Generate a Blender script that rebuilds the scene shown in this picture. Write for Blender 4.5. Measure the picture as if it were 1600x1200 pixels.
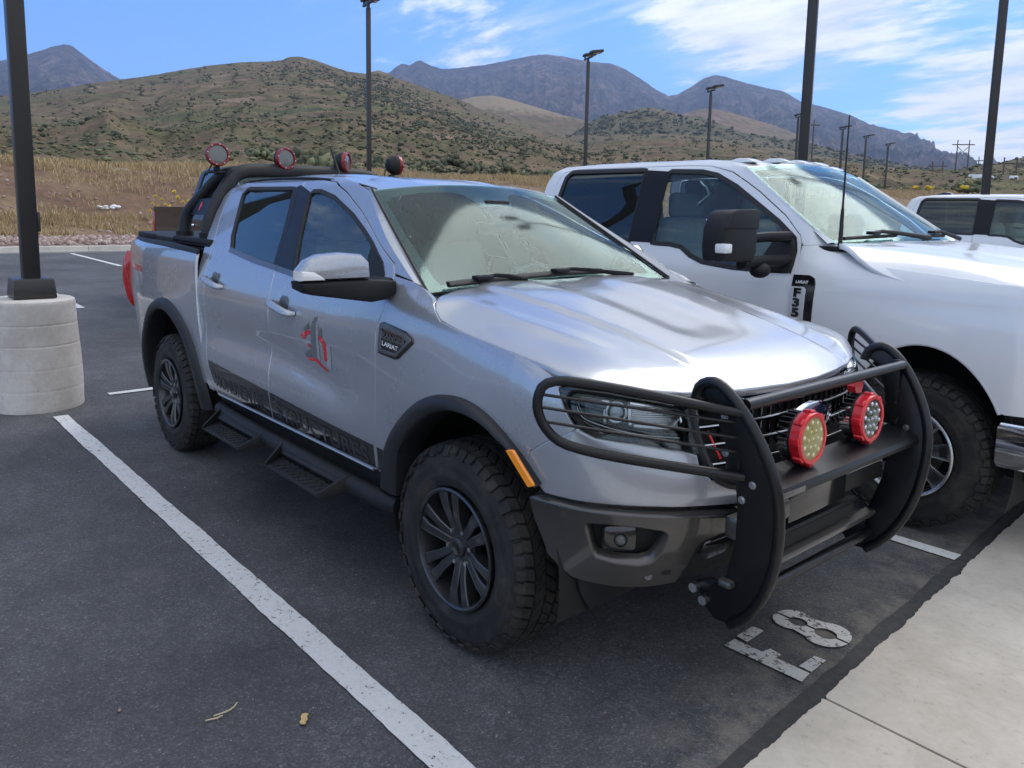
import bpy, bmesh, math, random
import numpy as np
from mathutils import Vector, Matrix
from mathutils.geometry import delaunay_2d_cdt

for _o in list(bpy.data.objects):
    bpy.data.objects.remove(_o, do_unlink=True)
scene = bpy.context.scene
COL = scene.collection
rng = np.random.default_rng(7)
random.seed(7)

# ------------------------------------------------------------------ camera
cam_d = bpy.data.cameras.new("camera")
cam = bpy.data.objects.new("camera", cam_d)
COL.objects.link(cam)
CAM = Vector((2.27810, -2.61168, 1.66219))
_right = Vector((0.65471027, 0.75565217, 0.01855394))
_up = Vector((-0.11298850, 0.07356586, 0.99086914))
_fwd = Vector((-0.74738749, 0.65082859, -0.13354433))
cam.matrix_world = Matrix(((_right.x, _up.x, -_fwd.x, CAM.x), (_right.y, _up.y, -_fwd.y, CAM.y),
                           (_right.z, _up.z, -_fwd.z, CAM.z), (0, 0, 0, 1)))
cam_d.sensor_fit = 'HORIZONTAL'
cam_d.sensor_width = 36.0
cam_d.lens = 1235.686 / 1600 * 36.0
cam_d.shift_y = -(600 - 499.263) / 1600
cam_d.clip_start = 0.05
cam_d.clip_end = 30000
scene.camera = cam

# ------------------------------------------------------------------ light
CLX, CLY = 3.1, 1.7                  # where the big cloud bank sits
SUN_EL, SUN_AZ = 45.0, 94.0          # azimuth counted from +x towards +y
world = bpy.data.worlds.new("World")
scene.world = world
world.use_nodes = True
wn, wl = world.node_tree.nodes, world.node_tree.links
wn.clear()
w_out = wn.new("ShaderNodeOutputWorld")
w_bg = wn.new("ShaderNodeBackground")
w_bg.inputs['Strength'].default_value = 0.15
w_sky = wn.new("ShaderNodeTexSky")
w_sky.sky_type = 'NISHITA'
w_sky.sun_disc = False
w_sky.sun_elevation = math.radians(SUN_EL)
w_sky.sun_rotation = math.radians(90 - SUN_AZ)
w_sky.altitude = 1400
w_sky.air_density = 1.0
w_sky.dust_density = 0.35
w_sky.ozone_density = 2.5


def wmath(op, a, b=None, clamp=False):
    n = wn.new("ShaderNodeMath"); n.operation = op; n.use_clamp = clamp
    for i, v in enumerate((a, b)):
        if v is None: continue
        if isinstance(v, (int, float)): n.inputs[i].default_value = v
        else: wl.new(v, n.inputs[i])
    return n.outputs[0]


def wramp(f, lo, hi):
    n = wn.new("ShaderNodeMapRange"); n.interpolation_type = 'SMOOTHSTEP'
    wl.new(f, n.inputs['Value']); n.inputs['From Min'].default_value = lo; n.inputs['From Max'].default_value = hi
    return n.outputs['Result']


w_tc = wn.new("ShaderNodeTexCoord")
w_sep = wn.new("ShaderNodeSeparateXYZ"); wl.new(w_tc.outputs['Generated'], w_sep.inputs[0])
dx, dy, dz = w_sep.outputs
zc = wmath('ADD', wmath('MAXIMUM', dz, 0.0), 0.10)
w_cmb = wn.new("ShaderNodeCombineXYZ")
wl.new(wmath('DIVIDE', dx, zc), w_cmb.inputs[0]); wl.new(wmath('DIVIDE', dy, zc), w_cmb.inputs[1])


def wnoise(scale, detail, rough, off, stretch=(1, 1, 1), rot=0.0):
    mp = wn.new("ShaderNodeMapping"); mp.inputs['Location'].default_value = off
    mp.inputs['Scale'].default_value = stretch; mp.inputs['Rotation'].default_value = (0, 0, rot)
    wl.new(w_cmb.outputs[0], mp.inputs[0])
    n = wn.new("ShaderNodeTexNoise"); n.inputs['Scale'].default_value = scale
    n.inputs['Detail'].default_value = detail; n.inputs['Roughness'].default_value = rough
    wl.new(mp.outputs[0], n.inputs['Vector'])
    return n.outputs['Fac']


# the cloud deck thickens towards the sun side and thins out to blue towards -x


def toward(az, el, inner, outer):
    a, e = math.radians(az), math.radians(el)
    d = (math.cos(e) * math.cos(a), math.cos(e) * math.sin(a), math.sin(e))
    dot = wmath('ADD', wmath('ADD', wmath('MULTIPLY', dx, d[0]), wmath('MULTIPLY', dy, d[1])), wmath('MULTIPLY', dz, d[2]))
    return wramp(dot, math.cos(math.radians(outer)), math.cos(math.radians(inner)))


cover = wmath('ADD', wmath('ADD', wmath('MULTIPLY', dx, 0.26), 0.10), wmath('MULTIPLY', dz, 0.40))
cover = wmath('ADD', cover, wmath('MULTIPLY', toward(122, 16.5, 0, 11), 0.44))
cover = wmath('ADD', wmath('ADD', cover, wmath('MULTIPLY', toward(107, 4, 0, 9), 0.30)),
             wmath('MULTIPLY', toward(141, 10.0, 0, 8), 0.17))
big = wnoise(0.75, 6, 0.55, (CLX, CLY, 0), (1.0, 1.0, 1))
mid = wnoise(2.4, 11, 0.66, (7.3, 2.2, 0), (0.62, 1.25, 1), 0.75)
wisp = wnoise(1.7, 12, 0.66, (1.3, 9.2, 0), (0.38, 1.9, 1), 0.85)
cl = wmath('ADD', wmath('ADD', wmath('MULTIPLY', big, 0.42), wmath('MULTIPLY', mid, 0.58)), wmath('MULTIPLY', cover, 0.46))
deck = wramp(cl, 0.535, 0.675)
thin = wmath('MULTIPLY', wramp(wmath('ADD', wisp, wmath('MULTIPLY', cover, 0.55)), 0.52, 0.82), 0.50)
mask = wmath('MAXIMUM', deck, thin)
w_shade = wn.new("ShaderNodeMixRGB")
wl.new(wramp(mid, 0.35, 0.62), w_shade.inputs[0])
w_shade.inputs[1].default_value = (3.7, 4.05, 4.6, 1)
w_shade.inputs[2].default_value = (5.6, 5.7, 5.85, 1)
w_tint = wn.new("ShaderNodeMixRGB"); w_tint.blend_type = 'MULTIPLY'; w_tint.inputs[0].default_value = 1.0
wl.new(w_sky.outputs[0], w_tint.inputs[1]); w_tint.inputs[2].default_value = (0.36, 0.60, 0.94, 1)
w_mix = wn.new("ShaderNodeMixRGB")
wl.new(mask, w_mix.inputs[0]); wl.new(w_tint.outputs[0], w_mix.inputs[1]); wl.new(w_shade.outputs[0], w_mix.inputs[2])
wl.new(w_mix.outputs[0], w_bg.inputs['Color'])
wl.new(w_bg.outputs[0], w_out.inputs['Surface'])

sun_d = bpy.data.lights.new("sun", 'SUN')
sun_d.energy = 1.0
sun_d.angle = math.radians(38)
sun_d.color = (1.0, 0.97, 0.92)
sun = bpy.data.objects.new("sun", sun_d)
COL.objects.link(sun)
_sd = Vector((math.cos(math.radians(SUN_EL)) * math.cos(math.radians(SUN_AZ)),
              math.cos(math.radians(SUN_EL)) * math.sin(math.radians(SUN_AZ)), math.sin(math.radians(SUN_EL))))
sun.rotation_euler = (-_sd).to_track_quat('-Z', 'Y').to_euler()

vs = scene.view_settings
vs.view_transform = 'Standard'
vs.look = 'None'
vs.gamma = 1.0
vs.use_curve_mapping = False
vs.exposure = 0.82
scene.cycles.use_denoising = True
scene.cycles.max_bounces = 8
scene.cycles.transparent_max_bounces = 24
scene.cycles.volume_bounces = 0
scene.cycles.sample_clamp_indirect = 8

# ------------------------------------------------------------------ materials
MATS = {}


def nodes_of(name):
    m = bpy.data.materials.new(name)
    m.use_nodes = True
    nt = m.node_tree
    b = nt.nodes['Principled BSDF']
    MATS[name] = m
    return m, nt, nt.nodes, nt.links, b


def tex(nt, kind, scale, detail=4, rough=0.55, space='Object', stretch=None, off=None):
    tc = nt.nodes.new("ShaderNodeTexCoord")
    src = tc.outputs[space]
    if space == 'World':
        pass
    if stretch or off:
        mp = nt.nodes.new("ShaderNodeMapping")
        if stretch: mp.inputs['Scale'].default_value = stretch
        if off: mp.inputs['Location'].default_value = off
        nt.links.new(src, mp.inputs[0]); src = mp.outputs[0]
    if kind == 'noise':
        n = nt.nodes.new("ShaderNodeTexNoise"); n.inputs['Detail'].default_value = detail
        n.inputs['Roughness'].default_value = rough
    elif kind == 'voronoi':
        n = nt.nodes.new("ShaderNodeTexVoronoi")
    n.inputs['Scale'].default_value = scale
    nt.links.new(src, n.inputs['Vector'])
    return n


def ramp(nt, fac, stops, interp='LINEAR'):
    r = nt.nodes.new("ShaderNodeValToRGB")
    cr = r.color_ramp; cr.interpolation = interp
    while len(cr.elements) < len(stops): cr.elements.new(0.5)
    for e, (p, c) in zip(cr.elements, stops):
        e.position = p
        e.color = (c, c, c, 1) if isinstance(c, (int, float)) else (*c, 1)
    nt.links.new(fac, r.inputs[0])
    return r.outputs[0]


def mixc(nt, fac, a, b, mode='MIX'):
    n = nt.nodes.new("ShaderNodeMixRGB"); n.blend_type = mode
    for i, v in ((0, fac), (1, a), (2, b)):
        if isinstance(v, (int, float)): n.inputs[i].default_value = v
        elif isinstance(v, tuple): n.inputs[i].default_value = (*v, 1)
        else: nt.links.new(v, n.inputs[i])
    return n.outputs[0]


def mth(nt, op, a, b=None, clamp=False):
    n = nt.nodes.new("ShaderNodeMath"); n.operation = op; n.use_clamp = clamp
    for i, v in enumerate((a, b)):
        if v is None: continue
        if isinstance(v, (int, float)): n.inputs[i].default_value = v
        else: nt.links.new(v, n.inputs[i])
    return n.outputs[0]


def mrange(nt, v, a, b, c=0.0, d=1.0):
    n = nt.nodes.new("ShaderNodeMapRange"); n.interpolation_type = 'SMOOTHSTEP'
    nt.links.new(v, n.inputs[0])
    for i, x in zip((1, 2, 3, 4), (a, b, c, d)): n.inputs[i].default_value = x
    return n.outputs[0]


def bump(nt, b, h, strength, dist):
    n = nt.nodes.new("ShaderNodeBump")
    n.inputs['Strength'].default_value = strength; n.inputs['Distance'].default_value = dist
    nt.links.new(h, n.inputs['Height'])
    nt.links.new(n.outputs[0], b.inputs['Normal'])


def simple(name, col, rough=0.5, metal=0.0, coat=0.0, coat_rough=0.03, var=0.0, vscale=8.0, bumps=None, dust=0.0, spec=None):
    m, nt, N, L, b = nodes_of(name)
    b.inputs['Roughness'].default_value = rough
    b.inputs['Metallic'].default_value = metal
    b.inputs['Coat Weight'].default_value = coat
    b.inputs['Coat Roughness'].default_value = coat_rough
    if spec is not None: b.inputs['Specular IOR Level'].default_value = spec
    c = tuple(col)
    out = None
    if var:
        n = tex(nt, 'noise', vscale, 5, 0.6)
        out = mixc(nt, n.outputs['Fac'], tuple(x * (1 - var) for x in c), tuple(min(1, x * (1 + var)) for x in c))
    if dust:
        n = tex(nt, 'noise', 3.5, 8, 0.68)
        f = mth(nt, 'MULTIPLY', mrange(nt, n.outputs['Fac'], 0.42, 0.75), dust)
        out = mixc(nt, f, out if out is not None else c, (0.22, 0.19, 0.155))
        r = mth(nt, 'ADD', mth(nt, 'MULTIPLY', f, 0.5), rough)
        L.new(r, b.inputs['Roughness'])
    if out is not None: L.new(out, b.inputs['Base Color'])
    else: b.inputs['Base Color'].default_value = (*c, 1)
    if bumps:
        sc, st, di = bumps
        bump(nt, b, tex(nt, 'noise', sc, 3, 0.6).outputs['Fac'], st, di)
    return m


def paint(name, col, metal, rough, dustf, flake=True):
    m, nt, N, L, b = nodes_of(name)
    b.inputs['Metallic'].default_value = metal
    b.inputs['Coat Weight'].default_value = 1.0
    b.inputs['Coat IOR'].default_value = 1.5
    n = tex(nt, 'noise', 2.2, 9, 0.65)
    film = mth(nt, 'MULTIPLY', mrange(nt, n.outputs['Fac'], 0.38, 0.72), dustf)
    base = tuple(col)
    if flake:
        v = tex(nt, 'voronoi', 900)
        base = mixc(nt, v.outputs['Color'], tuple(x * 0.90 for x in col), tuple(min(1, x * 1.10) for x in col))
    g = nt.nodes.new("ShaderNodeNewGeometry")
    z = nt.nodes.new("ShaderNodeSeparateXYZ"); L.new(g.outputs['Position'], z.inputs[0])
    n2 = tex(nt, 'noise', 14, 6, 0.7)
    splash = mth(nt, 'MULTIPLY', mrange(nt, mth(nt, 'ADD', z.outputs[2], mth(nt, 'MULTIPLY', n2.outputs['Fac'], 0.25)), 0.95, 0.55), 0.16)
    zn = nt.nodes.new("ShaderNodeSeparateXYZ"); L.new(g.outputs['Normal'], zn.inputs[0])
    settle = mth(nt, 'MULTIPLY', mrange(nt, zn.outputs[2], 0.55, 0.98), mrange(nt, n.outputs['Fac'], 0.25, 0.75, 0.14, 0.34))
    tot = mth(nt, 'ADD', mth(nt, 'ADD', film, splash), settle, True)
    L.new(mixc(nt, tot, base, (0.27, 0.245, 0.215)), b.inputs['Base Color'])
    L.new(mth(nt, 'ADD', mth(nt, 'MULTIPLY', tot, 0.35), rough), b.inputs['Roughness'])
    L.new(mth(nt, 'ADD', mth(nt, 'MULTIPLY', tot, 0.30), 0.03), b.inputs['Coat Roughness'])
    return m


paint('silver_paint', (0.375, 0.40, 0.44), 0.52, 0.27, 0.07)
paint('white_paint', (0.70, 0.725, 0.755), 0.0, 0.32, 0.05, False)
paint('black_paint', (0.005, 0.005, 0.006), 0.0, 0.25, 0.02, False)
MATS['black_paint'].node_tree.nodes['Principled BSDF'].inputs['Coat Weight'].default_value = 0.1
paint('bronze_paint', (0.030, 0.029, 0.029), 0.45, 0.40, 0.07)
simple('black_plastic', (0.009, 0.010, 0.012), 0.58, spec=0.3, bumps=(260, 0.25, 0.002), dust=0.05)
simple('flare_plastic', (0.013, 0.014, 0.017), 0.50, spec=0.38, bumps=(320, 0.2, 0.002), dust=0.06)
simple('gloss_black', (0.006, 0.006, 0.008), 0.16, coat=0.6, dust=0.03)
simple('powder_black', (0.0040, 0.0045, 0.0065), 0.36, spec=0.38, coat=0.06, coat_rough=0.22, bumps=(420, 0.18, 0.001), dust=0.018)
simple('satin_black', (0.006, 0.006, 0.008), 0.40, spec=0.35)
simple('trim_black', (0.008, 0.008, 0.010), 0.34, spec=0.25)
simple('rubber_seal', (0.012, 0.012, 0.013), 0.62)
simple('interior_dark', (0.018, 0.018, 0.020), 0.8)
simple('underbody_black', (0.010, 0.010, 0.010), 0.9)
simple('seat_grey', (0.24, 0.245, 0.25), 0.75, var=0.15, vscale=20)
simple('headliner', (0.45, 0.45, 0.43), 0.9)
simple('dash_plastic', (0.07, 0.072, 0.075), 0.6)
simple('chrome', (0.82, 0.83, 0.85), 0.07, 1.0, dust=0.08)
simple('satin_metal', (0.55, 0.56, 0.58), 0.28, 1.0)
simple('wheel_gunmetal', (0.040, 0.042, 0.047), 0.36, 0.6, coat=0.5, coat_rough=0.15, dust=0.06)
simple('wheel_barrel', (0.020, 0.021, 0.023), 0.5, 0.5, dust=0.2)
simple('machined_alloy', (0.62, 0.63, 0.65), 0.25, 1.0, dust=0.12)
simple('brake_disc', (0.16, 0.15, 0.14), 0.45, 0.9, var=0.3, vscale=30)
simple('red_bezel', (0.62, 0.012, 0.022), 0.34, 0.15, coat=0.5)
simple('red_anodised', (0.22, 0.007, 0.013), 0.34, 0.3, coat=0.4)
simple('red_decal', (0.60, 0.010, 0.020), 0.35, coat=0.4)
simple('pink_decal', (0.66, 0.05, 0.09), 0.4)
simple('grey_decal', (0.12, 0.125, 0.135), 0.4, coat=0.3)
simple('pale_decal', (0.30, 0.31, 0.33), 0.4, coat=0.3)
simple('letter_grey', (0.032, 0.032, 0.031), 0.5, coat=0.2)
simple('letter_white', (0.75, 0.75, 0.76), 0.4)
simple('black_decal', (0.006, 0.007, 0.008), 0.12, coat=1.0, dust=0.03)
simple('amber_lens', (0.95, 0.30, 0.015), 0.18, coat=1.0)
simple('red_lens', (0.42, 0.010, 0.014), 0.15, coat=1.0)
simple('lamp_silver', (0.78, 0.80, 0.82), 0.22, 0.6)
simple('lamp_white', (0.72, 0.73, 0.73), 0.3, coat=1.0)
simple('led_chip', (0.66, 0.62, 0.40), 0.25, coat=0.8)
simple('led_plate', (0.26, 0.25, 0.19), 0.35, 0.5)
simple('fluted_lens', (0.10, 0.11, 0.10), 0.25, 0.2, coat=0.9, bumps=(55, 0.5, 0.004))
simple('pole_bronze', (0.030, 0.028, 0.027), 0.42, 0.2, coat=0.2, coat_rough=0.3)
simple('galv', (0.45, 0.46, 0.47), 0.45, 0.8)
simple('wood_pole', (0.11, 0.085, 0.065), 0.85)
simple('steel_grey', (0.30, 0.31, 0.32), 0.5, 0.6)
simple('leaf_dry', (0.55, 0.40, 0.18), 0.7, var=0.2, vscale=40)
simple('twig_dry', (0.50, 0.43, 0.26), 0.8)
simple('flower_yellow', (0.55, 0.40, 0.03), 0.7)
simple('edge_grey', (0.20, 0.205, 0.215), 0.35, 0.8)
simple('badge_silver', (0.62, 0.63, 0.65), 0.35, 0.35)
simple('badge_grey', (0.10, 0.105, 0.112), 0.32, 0.5, coat=0.5)
simple('logo_blue', (0.012, 0.020, 0.055), 0.2, coat=1.0)


def glass(name, tint, rough=0.0, ior=1.5, film=0.0, boost=1.0, fcol=(0.5, 0.5, 0.47)):
    """thin pane: clear tint + mirror reflection by Fresnel, plus a little dust film"""
    m = bpy.data.materials.new(name); m.use_nodes = True; MATS[name] = m
    nt = m.node_tree; nt.nodes.clear()
    out = nt.nodes.new("ShaderNodeOutputMaterial")
    tr = nt.nodes.new("ShaderNodeBsdfTransparent"); tr.inputs[0].default_value = (*tint, 1)
    gl = nt.nodes.new("ShaderNodeBsdfGlossy"); gl.inputs['Roughness'].default_value = rough
    gl.inputs[0].default_value = (0.84, 1.0, 0.98, 1)
    fr = nt.nodes.new("ShaderNodeFresnel"); fr.inputs[0].default_value = ior
    mx = nt.nodes.new("ShaderNodeMixShader")
    f = mth(nt, 'MULTIPLY', fr.outputs[0], boost, True)
    nt.links.new(f, mx.inputs[0]); nt.links.new(tr.outputs[0], mx.inputs[1]); nt.links.new(gl.outputs[0], mx.inputs[2])
    last = mx.outputs[0]
    if film:
        df = nt.nodes.new("ShaderNodeBsdfDiffuse"); df.inputs[0].default_value = (*fcol, 1)
        n = tex(nt, 'noise', 3.0, 7, 0.65)
        m2 = nt.nodes.new("ShaderNodeMixShader")
        nt.links.new(mth(nt, 'MULTIPLY', mrange(nt, n.outputs['Fac'], 0.3, 0.75, 0.35, 1.0), film), m2.inputs[0])
        nt.links.new(last, m2.inputs[1]); nt.links.new(df.outputs[0], m2.inputs[2]); last = m2.outputs[0]
    nt.links.new(last, out.inputs['Surface'])
    return m


glass('windshield_glass', (0.66, 0.92, 0.90), 0.09, 1.52, 0.018, 0.68)
glass('side_glass', (0.70, 0.85, 0.84), 0.0, 1.52, 0.04, 1.3)
glass('privacy_glass', (0.035, 0.04, 0.045), 0.0, 1.52, 0.012, 1.5)
glass('lens_glass', (0.80, 0.83, 0.85), 0.0, 1.45, 0.005, 1.0)


def tyre_mat():
    m, nt, N, L, b = nodes_of('tyre_rubber')
    n = tex(nt, 'noise', 9, 8, 0.7)
    n2 = tex(nt, 'noise', 60, 4, 0.6)
    f = mth(nt, 'MULTIPLY', mrange(nt, n.outputs['Fac'], 0.42, 0.75), 0.55)
    c = mixc(nt, f, (0.015, 0.015, 0.0155), (0.090, 0.078, 0.064))
    c = mixc(nt, mth(nt, 'MULTIPLY', n2.outputs['Fac'], 0.35), c, (0.02, 0.019, 0.018))
    L.new(c, b.inputs['Base Color'])
    b.inputs['Roughness'].default_value = 0.74
    b.inputs['Specular IOR Level'].default_value = 0.35
    bump(nt, b, n2.outputs['Fac'], 0.2, 0.002)


tyre_mat()
# ------------------------------------------------------------------ helpers
PI = math.pi


def tag(o, label=None, cat=None, group=None, kind=None):
    if label: o['label'] = label
    if cat: o['category'] = cat
    if group: o['group'] = group
    if kind: o['kind'] = kind
    return o


def empty(name, loc=(0, 0, 0), rz=0.0, parent=None):
    o = bpy.data.objects.new(name, None)
    o.location = loc; o.rotation_euler = (0, 0, rz)
    o.empty_display_size = 0.2
    COL.objects.link(o)
    if parent: o.parent = parent
    return o


def link(name, me, parent=None, loc=None):
    o = bpy.data.objects.new(name, me)
    COL.objects.link(o)
    if parent: o.parent = parent
    if loc is not None: o.location = loc
    return o


def np_mesh(name, V, F, mat, smooth=True, mats=None, fm=None):
    """V (n,3), F (m,3) or list of tuples"""
    me = bpy.data.meshes.new(name)
    V = np.asarray(V, dtype=np.float32)
    if isinstance(F, np.ndarray):
        k = F.shape[1]
        me.vertices.add(len(V)); me.vertices.foreach_set('co', V.ravel())
        me.loops.add(F.size); me.loops.foreach_set('vertex_index', F.astype(np.int32).ravel())
        me.polygons.add(len(F))
        me.polygons.foreach_set('loop_start', np.arange(0, F.size, k, dtype=np.int32))
        me.polygons.foreach_set('loop_total', np.full(len(F), k, dtype=np.int32))
        me.update(calc_edges=True)
    else:
        me.from_pydata([tuple(map(float, v)) for v in V], [], F)
        me.update()
    if smooth:
        me.polygons.foreach_set('use_smooth', np.ones(len(me.polygons), dtype=bool))
    for mm in (mats or [mat]):
        me.materials.append(MATS[mm])
    if fm is not None:
        me.polygons.foreach_set('material_index', np.asarray(fm, dtype=np.int32))
    me.validate()
    return me


class MB:
    """collects simple shapes into one mesh"""
    def __init__(s):
        s.bm = bmesh.new()

    def box(s, c, d, bev=0.0, rot=None, seg=2):
        m = Matrix.Translation(Vector(c))
        if rot is not None: m = m @ rot.to_4x4()
        r = bmesh.ops.create_cube(s.bm, size=1.0, matrix=m @ Matrix.Diagonal((*d, 1)))
        if bev > 0:
            es = list({e for v in r['verts'] for e in v.link_edges})
            bmesh.ops.bevel(s.bm, geom=es, offset=min(bev, min(d) * 0.45), segments=seg, profile=0.5, affect='EDGES', clamp_overlap=True)
        return s

    def cyl(s, a, b, r, r2=None, n=20, caps=True):
        a = Vector(a); b = Vector(b); d = b - a
        q = d.to_track_quat('Z', 'Y').to_matrix().to_4x4()
        bmesh.ops.create_cone(s.bm, cap_ends=caps, segments=n, radius1=r, radius2=r if r2 is None else r2, depth=d.length,
                              matrix=Matrix.Translation((a + b) / 2) @ q)
        return s

    def sph(s, c, r, n=16, sc=(1, 1, 1)):
        bmesh.ops.create_uvsphere(s.bm, u_segments=n, v_segments=max(6, n // 2), radius=r,
                                  matrix=Matrix.Translation(Vector(c)) @ Matrix.Diagonal((*sc, 1)))
        return s

    def tube(s, pts, r, n=12, smooth=0, closed=False, caps=True, ry=None):
        P = [Vector(p) for p in pts]
        rr = list(r) if isinstance(r, (list, tuple)) else [r] * len(P)
        for _ in range(smooth):           # corner cutting keeps the ends
            Q, R2 = ([] if closed else [P[0]]), ([] if closed else [rr[0]])
            L = len(P)
            for i in range(L if closed else L - 1):
                a, b = P[i], P[(i + 1) % L]
                Q += [a * 0.75 + b * 0.25, a * 0.25 + b * 0.75]
                R2 += [rr[i] * 0.75 + rr[(i + 1) % L] * 0.25, rr[i] * 0.25 + rr[(i + 1) % L] * 0.75]
            if not closed: Q.append(P[-1]); R2.append(rr[-1])
            P, rr = Q, R2
        L = len(P)
        T = []
        for i in range(L):
            a = P[i - 1] if (i > 0 or closed) else P[0]
            b = P[(i + 1) % L] if (i < L - 1 or closed) else P[-1]
            T.append((b - a).normalized())
        nrm = T[0].orthogonal().normalized()
        rings = []
        for i in range(L):
            nrm = (nrm - T[i] * nrm.dot(T[i]))
            nrm = nrm.normalized() if nrm.length > 1e-6 else T[i].orthogonal().normalized()
            bi = T[i].cross(nrm)
            rings.append([s.bm.verts.new(P[i] + (nrm * math.cos(2 * PI * k / n) + bi * math.sin(2 * PI * k / n) * (ry or 1.0)) * rr[i]) for k in range(n)])
        for i in range(L if closed else L - 1):
            A, B_ = rings[i], rings[(i + 1) % L]
            for k in range(n):
                s.bm.faces.new((A[k], A[(k + 1) % n], B_[(k + 1) % n], B_[k]))
        if caps and not closed:
            s.bm.faces.new(rings[0][::-1]); s.bm.faces.new(rings[-1])
        return s

    def prism(s, poly, mapper, t0, t1, bev=0.0):
        """extrude a 2D polygon: mapper(a, b, t) -> point"""
        lo = [s.bm.verts.new(mapper(a, b, t0)) for a, b in poly]
        hi = [s.bm.verts.new(mapper(a, b, t1)) for a, b in poly]
        n = len(poly)
        fs = [s.bm.faces.new(lo[::-1]), s.bm.faces.new(hi)]
        for i in range(n):
            fs.append(s.bm.faces.new((lo[i], lo[(i + 1) % n], hi[(i + 1) % n], hi[i])))
        bmesh.ops.recalc_face_normals(s.bm, faces=fs)
        if bev > 0:
            es = [e for e in fs[0].edges] + [e for e in fs[1].edges]
            bmesh.ops.bevel(s.bm, geom=es, offset=bev, segments=2, profile=0.5, affect='EDGES', clamp_overlap=True)
        return s

    def lathe(s, prof, mapper, n=48, closed_prof=False, a0=0.0, a1=2 * PI):
        """prof: (r, w) list; mapper(r*cos, r*sin, w)"""
        full = abs(a1 - a0 - 2 * PI) < 1e-6
        m = n if full else n + 1
        rings = []
        for i in range(m):
            a = a0 + (a1 - a0) * i / n
            rings.append([s.bm.verts.new(mapper(r * math.cos(a), r * math.sin(a), w)) for r, w in prof])
        K = len(prof)
        for i in range(n):
            A, B_ = rings[i], rings[(i + 1) % m]
            for k in range(K if closed_prof else K - 1):
                j = (k + 1) % K
                s.bm.faces.new((A[k], B_[k], B_[j], A[j]))
        return s

    def quad(s, pts):
        s.bm.faces.new([s.bm.verts.new(p) for p in pts]); return s

    def build(s, name, mat, parent=None, auto=35.0, loc=None, recalc=True):
        bm = s.bm
        bmesh.ops.remove_doubles(bm, verts=bm.verts, dist=1e-5)
        if recalc: bmesh.ops.recalc_face_normals(bm, faces=bm.faces)
        for f in bm.faces: f.smooth = True
        ang = math.radians(auto)
        for e in bm.edges:
            if len(e.link_faces) == 2:
                if e.calc_face_angle(0) > ang: e.smooth = False
            else:
                e.smooth = False
        me = bpy.data.meshes.new(name)
        bm.to_mesh(me); bm.free()
        me.materials.append(MATS[mat])
        return link(name, me, parent, loc)


def herm(xs, ys):
    xs = np.asarray(xs, float); ys = np.asarray(ys, float)
    h = np.diff(xs); s = np.diff(ys) / h
    m = np.empty_like(ys); m[0] = s[0]; m[-1] = s[-1]
    m[1:-1] = (s[:-1] * h[1:] + s[1:] * h[:-1]) / (h[:-1] + h[1:])

    def f(x):
        x = np.asarray(x, float); xc = np.clip(x, xs[0], xs[-1])
        i = np.clip(np.searchsorted(xs, xc) - 1, 0, len(h) - 1)
        t = (xc - xs[i]) / h[i]; t2 = t * t; t3 = t2 * t
        y = (2*t3 - 3*t2 + 1) * ys[i] + (t3 - 2*t2 + t) * h[i] * m[i] + (-2*t3 + 3*t2) * ys[i+1] + (t3 - t2) * h[i] * m[i+1]
        return y + (x - xc) * np.where(x < xs[0], m[0], np.where(x > xs[-1], m[-1], 0))
    return f


def sst(a, b, x):
    t = np.clip((np.asarray(x, float) - a) / (b - a), 0, 1)
    return t * t * (3 - 2 * t)


def resample(loop, step, round_=0):
    """closed 2D loop -> evenly split edges; round_ corner-cutting passes"""
    P = [np.array(p, float) for p in loop]
    for _ in range(round_):
        Q = []
        for i in range(len(P)):
            a, b = P[i], P[(i + 1) % len(P)]
            Q += [a * .75 + b * .25, a * .25 + b * .75]
        P = Q
    out = []
    for i in range(len(P)):
        a, b = P[i], P[(i + 1) % len(P)]
        n = max(1, int(round(np.hypot(*(b - a)) / step)))
        for k in range(n): out.append(a + (b - a) * k / n)
    return np.array(out)


def inside(poly, P):
    x, y = P[:, 0], P[:, 1]
    r = np.zeros(len(P), bool)
    n = len(poly)
    for i in range(n):
        x1, y1 = poly[i]; x2, y2 = poly[(i + 1) % n]
        c = ((y1 > y) != (y2 > y))
        with np.errstate(divide='ignore', invalid='ignore'):
            r ^= c & (x < (x2 - x1) * (y - y1) / (y2 - y1 + 1e-30) + x1)
    return r


def dist_poly(poly, P):
    d = np.full(len(P), 1e9)
    for i in range(len(poly)):
        a, b = poly[i], poly[(i + 1) % len(poly)]
        ab = b - a; t = np.clip(((P - a) @ ab) / (ab @ ab + 1e-12), 0, 1)
        d = np.minimum(d, np.hypot(*(P - a - t[:, None] * ab).T))
    return d


def area2(p):
    return 0.5 * np.sum(p[:, 0] * np.roll(p[:, 1], -1) - np.roll(p[:, 0], -1) * p[:, 1])


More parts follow.
